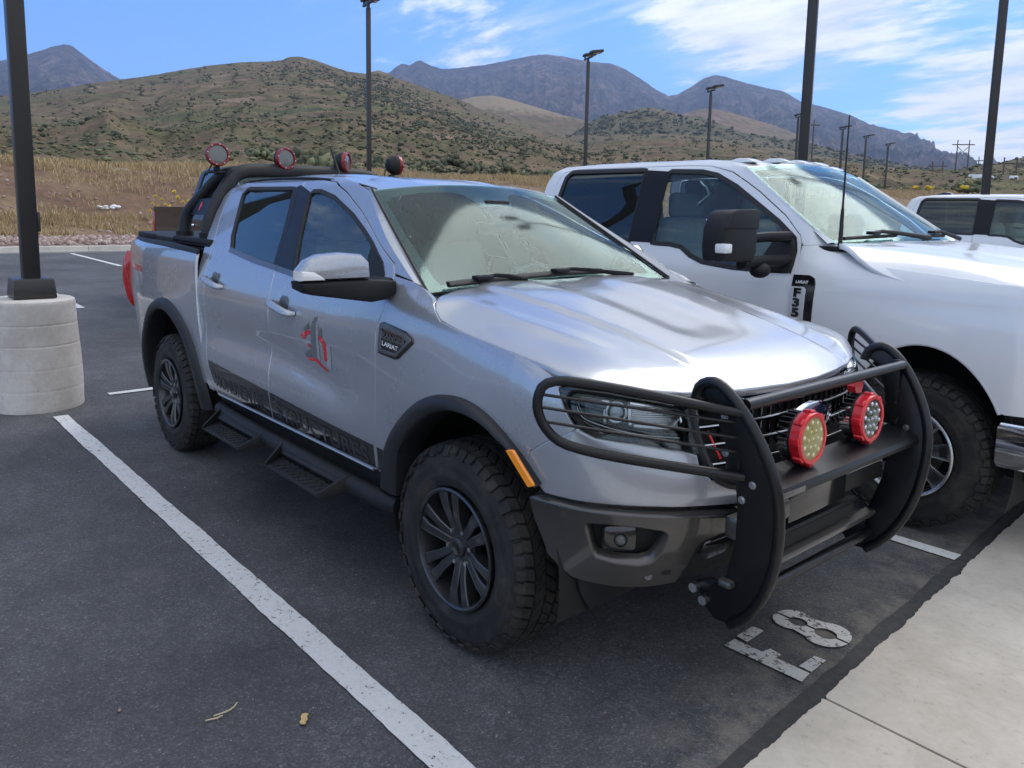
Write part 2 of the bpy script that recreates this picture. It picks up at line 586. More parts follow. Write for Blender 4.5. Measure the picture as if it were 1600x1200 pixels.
def tri2d(loops, step):
    """loops[0] outer, others holes; returns points, triangles"""
    outer = loops[0]
    lo, hi = outer.min(0), outer.max(0)
    gx = np.arange(lo[0] + step / 2, hi[0], step); gy = np.arange(lo[1] + step / 2, hi[1], step)
    if len(gx) and len(gy):
        G = np.stack(np.meshgrid(gx, gy), -1).reshape(-1, 2)
        ok = inside(outer, G)
        G = G[ok]
        for l in loops:
            if len(G): G = G[dist_poly(l, G) > step * 0.45]
        for h in loops[1:]:
            if len(G): G = G[~inside(h, G)]
    else:
        G = np.zeros((0, 2))
    pts = np.concatenate(loops + [G])
    edges, o = [], 0
    for l in loops:
        n = len(l); edges += [(o + i, o + (i + 1) % n) for i in range(n)]; o += n
    r = delaunay_2d_cdt([Vector(p) for p in pts], edges, [], 0, 1e-7)
    V = np.array([tuple(v) for v in r[0]]); T = np.array(r[2])
    c = V[T].mean(1)
    ok = inside(outer, c)
    for h in loops[1:]: ok &= ~inside(h, c)
    return V, T[ok]


def surf_normal(mapf, V, e=1.5e-3):
    du = mapf(V[:, 0] + e, V[:, 1]) - mapf(V[:, 0] - e, V[:, 1])
    dv = mapf(V[:, 0], V[:, 1] + e) - mapf(V[:, 0], V[:, 1] - e)
    n = np.cross(du, dv)
    return n / (np.linalg.norm(n, axis=1, keepdims=True) + 1e-12)


def panel(name, outline, mapf, mat, parent=None, holes=(), step=0.03, lip=0.016, off=0.0, flip=False, mirror=False,
          rnd=0, gap=0.0, soft=0.0022):
    """a pressed sheet: 2D outline carried onto the surface mapf(a, b), with true surface normals and folded-in edges"""
    loops = [resample(outline, step, rnd)]
    if area2(loops[0]) < 0: loops[0] = loops[0][::-1]
    if gap:
        loops[0] = inset(loops[0], gap)
    for h in holes:
        l = resample(h, step, rnd)
        loops.append(l if area2(l) < 0 else l[::-1])
    V2, T = tri2d(loops, step)
    P = mapf(V2[:, 0], V2[:, 1]); N = surf_normal(mapf, V2)
    if flip: N = -N
    P = P + N * off
    a, b, c = P[T[:, 0]], P[T[:, 1]], P[T[:, 2]]
    fn = np.cross(b - a, c - a)
    bad = (fn * N[T[:, 0]]).sum(1) < 0
    T[bad] = T[bad][:, ::-1]
    VV, NN, FF = [P], [N], [T]
    base = len(P)
    if lip:
        for l in loops:
            n = len(l)
            p = mapf(l[:, 0], l[:, 1]); nn = surf_normal(mapf, l)
            if flip: nn = -nn
            p = p + nn * off
            t = np.roll(p, -1, 0) - np.roll(p, 1, 0)
            t /= np.linalg.norm(t, axis=1, keepdims=True) + 1e-12
            # outward (away from the sheet) direction in the surface
            e = np.cross(t, nn)
            t2 = np.roll(l, -1, 0) - np.roll(l, 1, 0)
            o2 = np.stack([t2[:, 1], -t2[:, 0]], 1)           # right-hand side = outside for CCW outer / CW hole
            o2 /= np.linalg.norm(o2, axis=1, keepdims=True) + 1e-12
            q = mapf(l[:, 0] + o2[:, 0] * 2e-3, l[:, 1] + o2[:, 1] * 2e-3) + nn * off - p
            sg = np.sign((e * q).sum(1)); sg = np.where(np.median(sg) >= 0, 1.0, -1.0)
            e = e * sg
            r0 = p; r1 = p + e * soft * 0.7 - nn * soft * 0.6; r2 = p + e * soft - nn * lip
            n1 = nn + e; n1 /= np.linalg.norm(n1, axis=1, keepdims=True)
            VV += [r0, r1, r2]; NN += [nn, n1, e]
            i = np.arange(n); j = (i + 1) % n
            for k in (0, 1):
                A, B_ = base + k * n, base + (k + 1) * n
                q4 = np.concatenate([np.stack([A + i, A + j, B_ + j], 1), np.stack([A + i, B_ + j, B_ + i], 1)])
                VA = np.concatenate(VV)
                f = np.cross(VA[q4[:, 1]] - VA[q4[:, 0]], VA[q4[:, 2]] - VA[q4[:, 0]])
                nr = np.concatenate(NN)[q4[:, 0]] + np.concatenate(NN)[q4[:, 2]]
                bad = (f * nr).sum(1) < 0
                q4[bad] = q4[bad][:, ::-1]
                FF.append(q4)
            base += 3 * n
    V = np.concatenate(VV); N = np.concatenate(NN); F = np.concatenate(FF)
    if mirror:
        V = V * [1, -1, 1]; N = N * [1, -1, 1]; F = F[:, ::-1]
    me = np_mesh(name, V, np.ascontiguousarray(F), mat)
    if len(me.vertices) == len(N):
        me.normals_split_custom_set_from_vertices([tuple(map(float, x)) for x in N])
    return link(name, me, parent)


def inset(l, g):
    t = np.roll(l, -1, 0) - np.roll(l, 1, 0)
    n = np.stack([-t[:, 1], t[:, 0]], 1)
    n /= np.linalg.norm(n, axis=1, keepdims=True) + 1e-12
    return l + n * g


def loft(name, rings, mat, parent=None, closed=False, mirror=False, auto=40):
    """rings: list of equally long point lists"""
    R = np.array(rings, float)
    m, k = R.shape[:2]
    if mirror: R = R * [1, -1, 1]
    bm = bmesh.new()
    vs_ = [[bm.verts.new(p) for p in r] for r in R]
    for i in range(m - 1):
        for j in range(k if closed else k - 1):
            jj = (j + 1) % k
            try: bm.faces.new((vs_[i][j], vs_[i][jj], vs_[i+1][jj], vs_[i+1][j]))
            except ValueError: pass
    mb = MB(); mb.bm.free(); mb.bm = bm
    return mb.build(name, mat, parent, auto)


def text2d(body, size=1.0, bold=0.0, shear=0.0, align='CENTER'):
    """flat lettering as 2D triangles, centred at the origin"""
    cu = bpy.data.curves.new("lettering", 'FONT')
    cu.body = body; cu.size = size; cu.align_x = align; cu.align_y = 'CENTER'
    cu.offset = bold; cu.shear = shear; cu.resolution_u = 3
    o = bpy.data.objects.new("lettering", cu)
    COL.objects.link(o)
    dg = bpy.context.evaluated_depsgraph_get(); dg.update()
    me = o.evaluated_get(dg).to_mesh()
    me.calc_loop_triangles()
    V = np.array([v.co[:2] for v in me.vertices]); T = np.array([t.vertices[:] for t in me.loop_triangles])
    o.evaluated_get(dg).to_mesh_clear()
    bpy.data.objects.remove(o, do_unlink=True); bpy.data.curves.remove(cu)
    return V, T


def flat2d(name, V, T, place, mat, parent=None):
    """carry 2D triangles into space; place(a, b) -> (n,3)"""
    me = np_mesh(name, place(V[:, 0], V[:, 1]), np.ascontiguousarray(T), mat, smooth=False)
    return link(name, me, parent)


def kids(o):
    return [c for c in bpy.data.objects if c.parent == o]


def copy_tree(o, parent=None):
    c = o.copy(); COL.objects.link(c)
    if parent: c.parent = parent
    for ch in list(o.children):
        copy_tree(ch, c)
    return c


_perm = np.random.default_rng(3).permutation(256)
_perm = np.concatenate([_perm, _perm])
_ga = np.random.default_rng(4).uniform(0, 2 * PI, 256)


def perlin(x, y, seed=0):
    x = np.asarray(x, float) + seed * 37.17; y = np.asarray(y, float) + seed * 11.71
    xi = np.floor(x).astype(int); yi = np.floor(y).astype(int)
    xf, yf = x - xi, y - yi
    u = xf**3 * (xf * (xf * 6 - 15) + 10); v = yf**3 * (yf * (yf * 6 - 15) + 10)

    def g(ix, iy, fx, fy):
        a = _ga[_perm[(_perm[ix & 255] + iy) & 255]]
        return np.cos(a) * fx + np.sin(a) * fy
    a = g(xi, yi, xf, yf); b = g(xi + 1, yi, xf - 1, yf)
    c = g(xi, yi + 1, xf, yf - 1); d = g(xi + 1, yi + 1, xf - 1, yf - 1)
    return (a * (1 - u) + b * u) * (1 - v) + (c * (1 - u) + d * u) * v


def fbm(x, y, oct=5, seed=0, gain=0.5, ridged=False):
    s = 0; a = 1.0; f = 1.0
    for i in range(oct):
        n = perlin(np.asarray(x) * f, np.asarray(y) * f, seed + i)
        s = s + a * ((0.35 - np.abs(n)) if ridged else n)
        a *= gain; f *= 2.03
    return s
# ------------------------------------------------------------------ silver pickup: body surfaces (x forward, y left, z up, metres)
CABP = herm([.40, .48, .56, .64, .73, .80, .88, .98, 1.08, 1.15, 1.22, 1.28, 1.34, 1.45, 1.55, 1.65, 1.75, 1.79, 1.82, 1.85],
            [.835, .862, .884, .901, .911, .908, .897, .893, .897, .893, .880, .862, .838, .786, .737, .686, .632, .607, .57, .53])
BEDP = herm([.40, .55, .70, .85, 1.0, 1.15, 1.28, 1.36, 1.40, 1.43], [.86, .885, .90, .903, .905, .900, .890, .875, .858, .82])
FZT = herm([-.75, -.45, -.27, -.1, .1, .35, .565, .7, .9], [1.40, 1.345, 1.312, 1.283, 1.248, 1.203, 1.155, 1.12, 1.06])
FLOW = herm([.40, .55, .70, .85, 1.0], [.87, .885, .90, .905, .905])


def FEN(x, z):
    zt = FZT(x); t = np.clip((z - 1.0) / (zt + .012 - 1.0), 0, 1)
    pw = .5 + .42 * sst(-.12, -.48, x)
    top = .835 + (.905 - .835) * np.maximum(1 - t ** 2.4, 0) ** pw - .42 * np.maximum(z - (zt + .012), 0)
    y = np.where(z < 1.0, FLOW(z), top)
    return y + .018 * np.exp(-((x - .02) / .38) ** 2) * np.exp(-((z - .93) / .13) ** 2)


def CABY(x, z):
    a = sst(-.95, -.40, x)
    y = CABP(z)
    # the scallop in the doors, closing towards the front wheel
    y = y - .012 * np.exp(-((z - (.93 - .10 * sst(-1.6, -.7, x))) / .075) ** 2) * sst(-2.6, -2.2, x) * (1 - sst(-.95, -.62, x))
    return y * (1 - a) + FEN(x, z) * a


def BEDY(x, z):
    b = BEDP(z) + .020 * np.exp(-((x + 3.20) / .46) ** 2) * np.exp(-((z - .98) / .17) ** 2)
    k = np.clip((-3.72 - x) / .55, 0, 2) ** 2
    return b - k * (.055 + .08 * sst(1.15, .65, z))


def CABS(x, z): return np.stack([np.asarray(x, float) + 0 * z, -CABY(x, z), np.asarray(z, float) + 0 * x], -1)
def BEDS(x, z): return np.stack([np.asarray(x, float) + 0 * z, -BEDY(x, z), np.asarray(z, float) + 0 * x], -1)


_nx = np.array([.30, .45, .58, .70, .80, .87, .915, .932, .935, .932]); _nw = np.array([1., .985, .94, .86, .74, .56, .35, .15, 0., -.15])
_s = np.concatenate([[0], np.cumsum(np.hypot(np.diff(_nx), np.diff(_nw * .905)))])
_NX = herm(_s, _nx); _NW = herm(_s, _nw); NL = _s[-2]
UC = .30 + NL                                                  # u of the centre line on the nose
XFR = herm([.40, .48, .55, .62, .70, .74, .77, .80, .84, .88, .92, .96, 1.03, 1.10, 1.16, 1.22], [.76, .82, .865, .90, .924, .936, .950, .952, .946, .934, .917, .897, .876, .853, .81, .74])


def NOSE(u, z):
    """fender side and nose as one sheet: u = x up to .30, then length round the nose"""
    u = np.asarray(u, float); z = np.asarray(z, float)
    s = np.clip(u - .30, 0, None); side = u <= .30
    k = (XFR(z) - .30) / (.935 - .30)
    x = np.where(side, u, .30 + (_NX(s) - .30) * k)
    ys = CABY(np.minimum(u, .30 + .25 * np.tanh(s / .25)), z)
    y = np.where(side, CABY(u, z), ys * _NW(s))
    return np.stack([x, -y, z + 0 * u], -1)


# hood
H_C = herm([-.40, -.1, .1, .3, .5, .7, .8, .87, .92], [1.354, 1.325, 1.292, 1.252, 1.207, 1.155, 1.122, 1.094, 1.07])
H_E = herm([-.40, -.22, -.131, .004, .253, .459, .575, .64, .71, .78, .835, .87, .92], [1.335, 1.312, 1.262, 1.232, 1.2, 1.172, 1.152, 1.137, 1.117, 1.101, 1.093, 1.088, 1.07])
H_W = herm([-.40, -.26, -.20, -.131, .004, .253, .40, .50, .558, .61, .665, .72, .775, .825, .86], [.77, .80, .845, .869, .872, .8715, .869, .861, .842, .806, .752, .675, .57, .43, .36])


def hood_z(x, y):
    ay = np.abs(y); w = np.maximum(H_W(x), .40)
    t = np.clip(ay / w, 0, 1.1)
    z = H_C(x) - (H_C(x) - H_E(x)) * t ** 5
    # power dome: a raised middle with two crisp shoulders that converge forward
    ridge = .50 - .10 * sst(-.3, .75, x)
    z = z + .015 * sst(ridge + .035, ridge - .02, ay) * sst(.86, .62, x) - .012 * np.exp(-(ay / .20) ** 4) * sst(.62, .40, x)
    z = z + .010 * np.exp(-((ay - (.70 - .08 * sst(0, .6, x))) / .05) ** 2) * sst(-.3, -.05, x) * sst(.60, .35, x)
    return z


def HOOD(x, y): return np.stack([x + 0 * y, y + 0 * x, hood_z(np.asarray(x, float), np.asarray(y, float))], -1)


R_C = herm([-2.86, -2.7, -2.4, -2., -1.6, -1.3, -1.05, -.95], [1.79, 1.842, 1.866, 1.868, 1.855, 1.828, 1.787, 1.765])
def ROOF(x, y): return np.stack([x + 0 * y, y + 0 * x, R_C(x) - .030 * (np.abs(y) / .56) ** 2.4 + .008 * np.exp(-((np.abs(y) - .3) / .05) ** 2) * sst(-1.15, -1.35, x)], -1)


def WSH(s, t):
    """windshield: s across (-1..1), t up"""
    s = np.asarray(s, float); t = np.asarray(t, float); a = np.abs(s)
    bx = -.41 + .055 * a ** 2; by = .775 * s; bz = 1.338 - .004 * a ** 2
    hx = -1.045 - .02 * a ** 2; hy = .605 * s; hz = 1.788 - .030 * a ** 2.2
    n = .028 * np.sin(PI * np.clip(t, 0, 1)) * (1 - a ** 2) + .02 * (1 - a ** 2)
    return np.stack([bx + (hx - bx) * t + n * .57, by + (hy - by) * t, bz + (hz - bz) * t + n * .82], -1)


DOOR_FRONT = [(-.576, .553), (-.556, .694), (-.550, .976), (-.560, 1.177), (-.546, 1.211), (-.526, 1.266), (-.523, 1.358), (-.535, 1.404), (-.560, 1.440),
              (-.784, 1.536), (-1.044, 1.661), (-1.25, 1.744), (-1.438, 1.803), (-1.62, 1.820), (-1.80, 1.823), (-1.715, 1.616), (-1.669, 1.415),
              (-1.636, 1.262), (-1.618, 1.088), (-1.612, .885), (-1.600, .746), (-1.600, .556)]
DOOR_REAR = [(-1.605, .556), (-1.605, .746), (-1.617, .885), (-1.623, 1.088), (-1.641, 1.262), (-1.674, 1.415), (-1.720, 1.616), (-1.805, 1.823), (-2.2, 1.826), (-2.59, 1.818),
             (-2.66, 1.783), (-2.728, 1.745), (-2.743, 1.688), (-2.716, 1.60), (-2.655, 1.48), (-2.605, 1.347), (-2.585, 1.29), (-2.545, 1.18), (-2.530, 1.06),
             (-2.515, .906), (-2.478, .752), (-2.440, .600), (-2.40, .556)]
GLASS_FRONT = [(-1.443, 1.351), (-1.54, 1.52), (-1.645, 1.735), (-1.62, 1.752), (-1.54, 1.752), (-1.364, 1.720), (-1.1, 1.634), (-.80, 1.507), (-.655, 1.432), (-.63, 1.395), (-.65, 1.368), (-1.0, 1.352)]
GLASS_REAR = [(-1.69, 1.368), (-1.94, 1.386), (-2.325, 1.424), (-2.40, 1.50), (-2.463, 1.623), (-2.535, 1.745), (-2.49, 1.775), (-1.865, 1.770), (-1.762, 1.58)]
ARCH_F_IN = [(-.385, .50), (-.366, .606), (-.345, .69), (-.282, .775), (-.17, .865), (-.06, .925), (.041, .950), (.15, .950), (.24, .930), (.33, .880), (.400, .825), (.450, .775)]
ARCH_F_OUT = [(-.53, .50), (-.491, .624), (-.422, .749), (-.33, .845), (-.241, .912), (-.116, .974), (.0, .997), (.11, .997), (.22, .968), (.33, .908), (.41, .842), (.462, .785)]


def poly_at(P, ts):
    P = np.array(P, float); s = np.concatenate([[0], np.cumsum(np.hypot(*np.diff(P, axis=0).T))]); s /= s[-1]
    return np.stack([herm(s, P[:, 0])(ts), herm(s, P[:, 1])(ts)], 1)


def build_pickup():
    T = empty('pickup_truck', (0, 0, 0))
    tag(T, 'silver crew cab pickup with black grille guard and red rimmed lights in stall E8', 'pickup truck')

    def P(name, ol, fn, mat, parent=T, both=True, **k):
        o = panel(name, ol, fn, mat, parent, **k)
        if both:
            pm = parent
            panel(name, ol, fn, mat, mirror_parent.get(parent, parent), mirror=True, **k)
        return o
    mirror_parent = {}
    # ---- doors with their glass, seals, handles
    for nm, ol, gl in (('front_door', DOOR_FRONT, GLASS_FRONT), ('rear_door', DOOR_REAR, GLASS_REAR)):
        g = resample(gl, .03)
        if area2(g) < 0: g = g[::-1]
        for mir in (False, True):
            d = panel(nm, ol, CABS, 'silver_paint', T, holes=[inset(g, -.006)], step=.026, gap=.0025, mirror=mir, flip=False)
            panel('window_seal', inset(g, -.014), CABS, 'rubber_seal', d, holes=[inset(g, .004)], step=.016, off=.003, mirror=mir, lip=.012)
            panel('window_glass', inset(g, -.004), CABS, 'privacy_glass' if nm == 'rear_door' else 'side_glass', d, step=.05, off=-.008, mirror=mir, lip=0)
            hx = -1.44 if nm == 'front_door' else -2.385
            hz = 1.172 if nm == 'front_door' else 1.226
            s = 1 if mir else -1
            yb = float(CABY(np.array([hx]), np.array([hz]))[0])
            sl = -.16
            mb = MB()
            pts = [(hx + u, s * (yb + o), hz + u * sl) for u, o in ((-.125, .004), (-.115, .036), (-.06, .046), (.06, .046), (.115, .036), (.125, .004))]
            mb.tube(pts, [.012, .018, .020, .020, .018, .012], n=12, smooth=2, ry=.62)
            mb.build('door_handle', 'silver_paint', d)
            mb = MB(); mb.sph((hx - .01, s * (yb - .004), hz + .0), .06, 20, (.95, .16, 1.0)); mb.build('handle_cup', 'gloss_black' if False else 'badge_grey', d)
    # black pillar trim between the windows
    pil_r = [(-1.695, 1.372), (-1.764, 1.60), (-1.85, 1.774), (-1.812, 1.790), (-1.722, 1.60), (-1.672, 1.40), (-1.668, 1.37)]
    pil_f = [(-1.664, 1.37), (-1.715, 1.60), (-1.80, 1.790), (-1.655, 1.752), (-1.56, 1.54), (-1.455, 1.35)]
    P('pillar_trim', pil_r, CABS, 'trim_black', off=.004, step=.02, lip=.006)
    P('pillar_trim', pil_f, CABS, 'trim_black', off=.004, step=.02, lip=.006)
    sail = [(-.80, 1.512), (-.645, 1.440), (-.60, 1.395), (-.60, 1.350), (-.78, 1.345), (-.775, 1.42)]
    P('mirror_sail', sail, CABS, 'black_plastic', off=.006, step=.02, lip=.012)
    # belt strips under the side windows
    P('belt_strip', [(-2.33, 1.428), (-1.94, 1.388), (-1.675, 1.368), (-1.672, 1.345), (-1.95, 1.364), (-2.345, 1.405)], CABS, 'badge_grey', off=.006, step=.02, lip=.008)
    P('belt_strip', [(-1.668, 1.366), (-1.44, 1.349), (-1.0, 1.350), (-.62, 1.365), (-.61, 1.345), (-1.0, 1.328), (-1.44, 1.326), (-1.667, 1.344)], CABS, 'badge_grey', off=.006, step=.02, lip=.008)
    # ---- cab frame (roof rail, A pillar outer, C pillar)
    frame = [(-.40, 1.385), (-.52, 1.452), (-.70, 1.545), (-.90, 1.655), (-1.06, 1.752), (-1.20, 1.793), (-1.40, 1.822), (-1.65, 1.838), (-2.0, 1.844), (-2.36, 1.842), (-2.62, 1.820), (-2.76, 1.785), (-2.815, 1.74),
             (-2.822, 1.62), (-2.79, 1.50), (-2.735, 1.38), (-2.695, 1.26), (-2.63, 1.06), (-2.565, .724), (-2.52, .560), (-2.445, .560), (-2.483, .752), (-2.520, .906), (-2.535, 1.06), (-2.550, 1.18), (-2.590, 1.29),
             (-2.610, 1.347), (-2.660, 1.48), (-2.721, 1.60), (-2.748, 1.688), (-2.733, 1.748), (-2.665, 1.788), (-2.592, 1.823), (-2.2, 1.831), (-1.80, 1.829), (-1.62, 1.826), (-1.437, 1.809),
             (-1.25, 1.750), (-1.044, 1.667), (-.784, 1.542), (-.556, 1.446), (-.530, 1.405)]
    P('cab_frame', frame, CABS, 'silver_paint', step=.022, lip=.014)
    # A pillar return to the windshield edge
    for sg in (1, -1):
        rg = []
        for t in np.linspace(0, 1, 14):
            x = -.385 + (-1.06 + .385) * t; zt_ = np.interp(x, [-1.06, -.90, -.70, -.52, -.385], [1.752, 1.655, 1.545, 1.452, 1.377])
            a = CABS(np.array([x]), np.array([zt_]))[0]
            b = WSH(np.array([-1.0]), np.array([np.clip(t * 1.0, 0, 1)]))[0]
            m = (a + b) / 2 + np.array([.012, -.006, .010])
            rg.append([a, m, b])
        fe = [(-.385, 1.3765), (-.34, 1.364), (-.29, 1.348), (-.245, 1.327), (-.215, 1.310)]
        cr = []
        for x, z in fe[::-1]:
            a = CABS(np.array([x]), np.array([z]))[0]
            b = np.array([x - .035, -(.765 + .03 * (x + .385) / .17), 1.322 + .02 * np.clip((-.26 - x) / .12, 0, 1)])
            cr.append([a, (a * .6 + b * .4) + np.array([.004, 0, .008]), (a * .15 + b * .85) + np.array([0, 0, .003]), b])
        loft('cowl_corner', np.array(cr) * [1, sg, 1], 'silver_paint', T)
        R = np.array(rg)
        loft('a_pillar', R if sg == 1 else R * [1, -1, 1], 'silver_paint', T)
        tr_ = [np.array(r[2]) + [.004, -.004, .006] for r in rg]
        MB().tube([Vector(p * np.array([1, 1 if sg == 1 else -1, 1])) for p in tr_], .006, n=8).build('windshield_trim', 'rubber_seal', T)
    P('roof', [(-2.86, -.30), (-2.845, -.50), (-2.80, -.545), (-2.6, -.556), (-1.5, -.560), (-1.16, -.572), (-1.075, -.575), (-1.062, -.40), (-1.052, -.2), (-1.05, 0),
               (-1.052, .2), (-1.062, .40), (-1.075, .575), (-1.16, .572), (-1.5, .56), (-2.6, .556), (-2.80, .545), (-2.845, .50), (-2.86, .30)], ROOF, 'silver_paint', both=False, step=.04, lip=.02)
    for s in (-1, 1):
        xs = np.linspace(-2.72, -1.09, 24)
        MB().tube([(x, s * .566, float(R_C(x)) - .033) for x in xs], .007, n=8).build('roof_ditch_strip', 'rubber_seal', T)
    # ---- bed
    bed = [(-2.707, 1.378), (-2.69, 1.288), (-2.635, 1.06), (-2.570, .724), (-2.535, .59), (-2.60, .585)]
    for a in np.linspace(.06, PI - .30, 26): bed.append((-3.20 + .575 * math.cos(a), .42 + .60 * math.sin(a)))
    bed += [(-3.80, .66), (-4.0, .66), (-4.235, .70), (-4.262, .86), (-4.268, 1.10), (-4.262, 1.34), (-4.235, 1.418), (-3.9, 1.412), (-3.3, 1.398)]
    P('bed_side', bed, BEDS, 'silver_paint', step=.032)
    P('bed_rail_cap', [(-2.705, 1.376), (-3.3, 1.396), (-4.235, 1.418), (-4.235, 1.432), (-3.3, 1.424), (-2.71, 1.402)], BEDS, 'black_plastic', off=.004, step=.03)
    for s in (-1, 1):
        mb = MB()
        rings = [(z, .0) for z in np.linspace(.90, 1.31, 12)]
        pts = []
        for z in np.linspace(.90, 1.32, 12):
            y = float(BEDY(np.array([-4.255]), np.array([z]))[0]); pts.append((-4.248 - .012 * math.sin((z - .9) / .42 * PI), s * (y + .002), z))
        mb.tube(pts, [.022, .034, .038, .04, .04, .041, .042, .042, .042, .04, .036, .02], n=12)
        mb.build('tail_light', 'red_lens', T)
    MB().box((-4.272, 0, 1.05), (.03, 1.36, .70), .012).build('tailgate', 'silver_paint', T)
    MB().box((-4.30, 0, .64), (.16, 1.50, .15), .04).build('rear_bumper', 'black_plastic', T)
    V, F = text2d('TREMOR', .058, .0015, .12)
    def pl(a, b):
        x = -3.86 + a; z = 1.215 + b - a * .03
        p = BEDS(x, z); n = surf_normal(BEDS, np.stack([x, z], 1)); return p + n * .0015
    flat2d('bedside_lettering', V, F, pl, 'red_decal', T)
    # tonneau cover: three folding sections on the bed
    for i, (x0, x1) in enumerate(((-2.73, -3.22), (-3.228, -3.72), (-3.728, -4.235))):
        zt0, zt1 = (1.442 + .0195 * (-2.73 - x) for x in (x0, x1)); wd = .80 if i < 2 else .775
        MB().prism([(x0, zt0), (x1, zt1), (x1, zt1 - .05), (x0, zt0 - .05)], lambda a, b, t: (a, t, b), -wd, wd, .012).build('bed_cover_panel', 'black_plastic', T)

    # ---- fender and nose
    fen = [(-.553, .556), (-.551, .694), (-.545, .976), (-.555, 1.177), (-.541, 1.211), (-.521, 1.266), (-.518, 1.358), (-.525, 1.392), (-.40, 1.378), (-.30, 1.352), (-.235, 1.322),
           (-.185, 1.285), (-.131, 1.250), (.004, 1.2275), (.253, 1.196), (.459, 1.168), (.570, 1.149), (.532, 1.108), (.556, 1.044), (.596, .984), (.574, .972), (.476, .926), (.405, .880)]
    arch = poly_at(ARCH_F_IN, np.linspace(1, .12, 24))
    fen += [(a - .0, b + .012) for a, b in arch if b < .86 or a < .38]
    fen += [(-.40, .556)]
    P('fender', fen, NOSE, 'silver_paint', step=.024, lip=.02)
    hood_r = [(-.395, -.20), (-.375, -.45), (-.325, -.66), (-.270, -.775), (-.246, -.805), (-.222, -.830), (-.180, -.857), (-.131, -.870), (.004, -.8725), (.253, -.8715), (.40, -.8685), (.50, -.862), (.558, -.842),
              (.61, -.806), (.665, -.752), (.72, -.675), (.775, -.570), (.825, -.43), (.857, -.27), (.872, -.10)]
    hood_ol = hood_r + [(x, -y) for x, y in hood_r[::-1]]
    P('hood', hood_ol, HOOD, 'silver_paint', both=False, step=.022, lip=.03, gap=.003, soft=.006)
    # cowl and inner shell that keeps the gaps dark
    MB().prism([(-.52, -.80), (-.26, -.78), (-.30, -.4), (-.34, 0), (-.30, .4), (-.26, .78), (-.52, .80)], lambda a, b, t: (a, b, t), 1.285, 1.318, .004).build('cowl', 'black_plastic', T)
    # painted upper bumper
    bum = [(.410, .872), (.476, .918), (.575, .967), (.606, .976), (.660, .956), (.782, .946), (.930, .924), (.986, .908), (.984, .880), (.992, .852), (1.020, .828), (1.058, .807), (1.092, .791), (1.14, .782),
           (1.30, .776), (UC, .774), (UC, .730), (1.30, .732), (1.156, .736), (.985, .750), (.840, .760), (.712, .760), (.59, .757), (.473, .760), (.452, .778)]
    P('front_bumper', bum, NOSE, 'silver_paint', step=.022, lip=.045, soft=.012)
    P('bumper_gap_strip', [(.44, .768), (.59, .766), (.844, .765), (1.159, .745), (UC, .74), (UC, .66), (1.159, .68), (.844, .70), (.59, .705), (.42, .71)], NOSE, 'gloss_black', off=-.028, step=.04)
    low = [(.418, .722), (.499, .722), (.592, .719), (.717, .719), (.848, .714), (.98, .705), (1.10, .692), (1.185, .682), (1.185, .642), (1.10, .630), (1.041, .615), (1.02, .590), (1.024, .50), (1.028, .435), (.90, .440), (.767, .452),
           (.612, .474), (.568, .498), (.502, .541), (.470, .604), (.44, .66)]
    fog = [(.62, .676), (.636, .687), (.70, .690), (.801, .687), (.885, .672), (.905, .655), (.908, .635), (.892, .56), (.876, .541), (.839, .532), (.75, .540), (.676, .556), (.652, .582), (.635, .63)]
    P('lower_bumper', low, NOSE, 'bronze_paint', holes=[fog], step=.022, lip=.05, off=.006, soft=.010)
    P('fog_pocket', [(.60, .70), (.92, .70), (.93, .52), (.63, .54)], NOSE, 'black_plastic', off=-.055, step=.03, lip=0)
    for s in (-1, 1):
        p = NOSE(np.array([.748]), np.array([.632]))[0]; p = Vector((p[0], p[1] * -s, p[2]))
        f = Vector((.80, s * .60, 0)).normalized()
        MB().box(p - f * .035, (.06, .115, .095), .022, rot=f.to_track_quat('X', 'Z').to_matrix()).build('fog_lamp_housing', 'gloss_black', T)
        mb = MB(); mb.cyl(p - f * .015, p - f * .002, .017, .019, 20); o = mb.build('fog_lamp', 'badge_grey', T)
        mb = MB(); mb.sph(p + f * .000, .022, 20, (1, 1, 1)); mb.build('lens', 'lens_glass', o)
        q = NOSE(np.array([.887]), np.array([.487]))[0]
        mb = MB(); q = Vector((q[0], q[1] * -s, q[2])); mb.cyl(q - f * .01, q + f * .008, .013, n=16); mb.build('parking_sensor', 'badge_grey', T)
        q = NOSE(np.array([.551]), np.array([.699]))[0]; q = Vector((q[0], q[1] * -s, q[2])); g = Vector((.35, s * .93, 0)).normalized()
        mb = MB(); mb.cyl(q - g * .01, q + g * .008, .012, n=16); mb.build('parking_sensor', 'bronze_paint', T)
    # black centre of the lower bumper
    cen = [(1.045, .610), (1.10, .624), (1.185, .636), (UC, .640), (UC, .45), (1.2, .43), (1.034, .44), (1.026, .50), (1.024, .588)]
    P('bumper_insert', cen, NOSE, 'black_plastic', off=-.004, step=.03, lip=.04)
    P('bumper_wing_trim', [(1.06, .600), (1.17, .622), (1.17, .545), (1.10, .528), (1.055, .555)], NOSE, 'gloss_black', off=.008, step=.03, lip=.014)
    MB().box((.905, 0, .580), (.05, .74, .018), .006).build('lower_grille_bar', 'black_plastic', T)
    MB().box((.918, 0, .545), (.02, .70, .05), .004).build('lower_grille', 'underbody_black', T)
    MB().box((.93, 0, .500), (.05, 1.05, .025), .01).build('skid_lip', 'bronze_paint', T)
    MB().box((.935, 0, .685), (.05, 1.02, .075), .012).build('lower_grille_bar', 'bronze_paint', T)
    MB().box((.955, .0, .695), (.012, .40, .13), .006).build('licence_plate_holder', 'gloss_black', T)
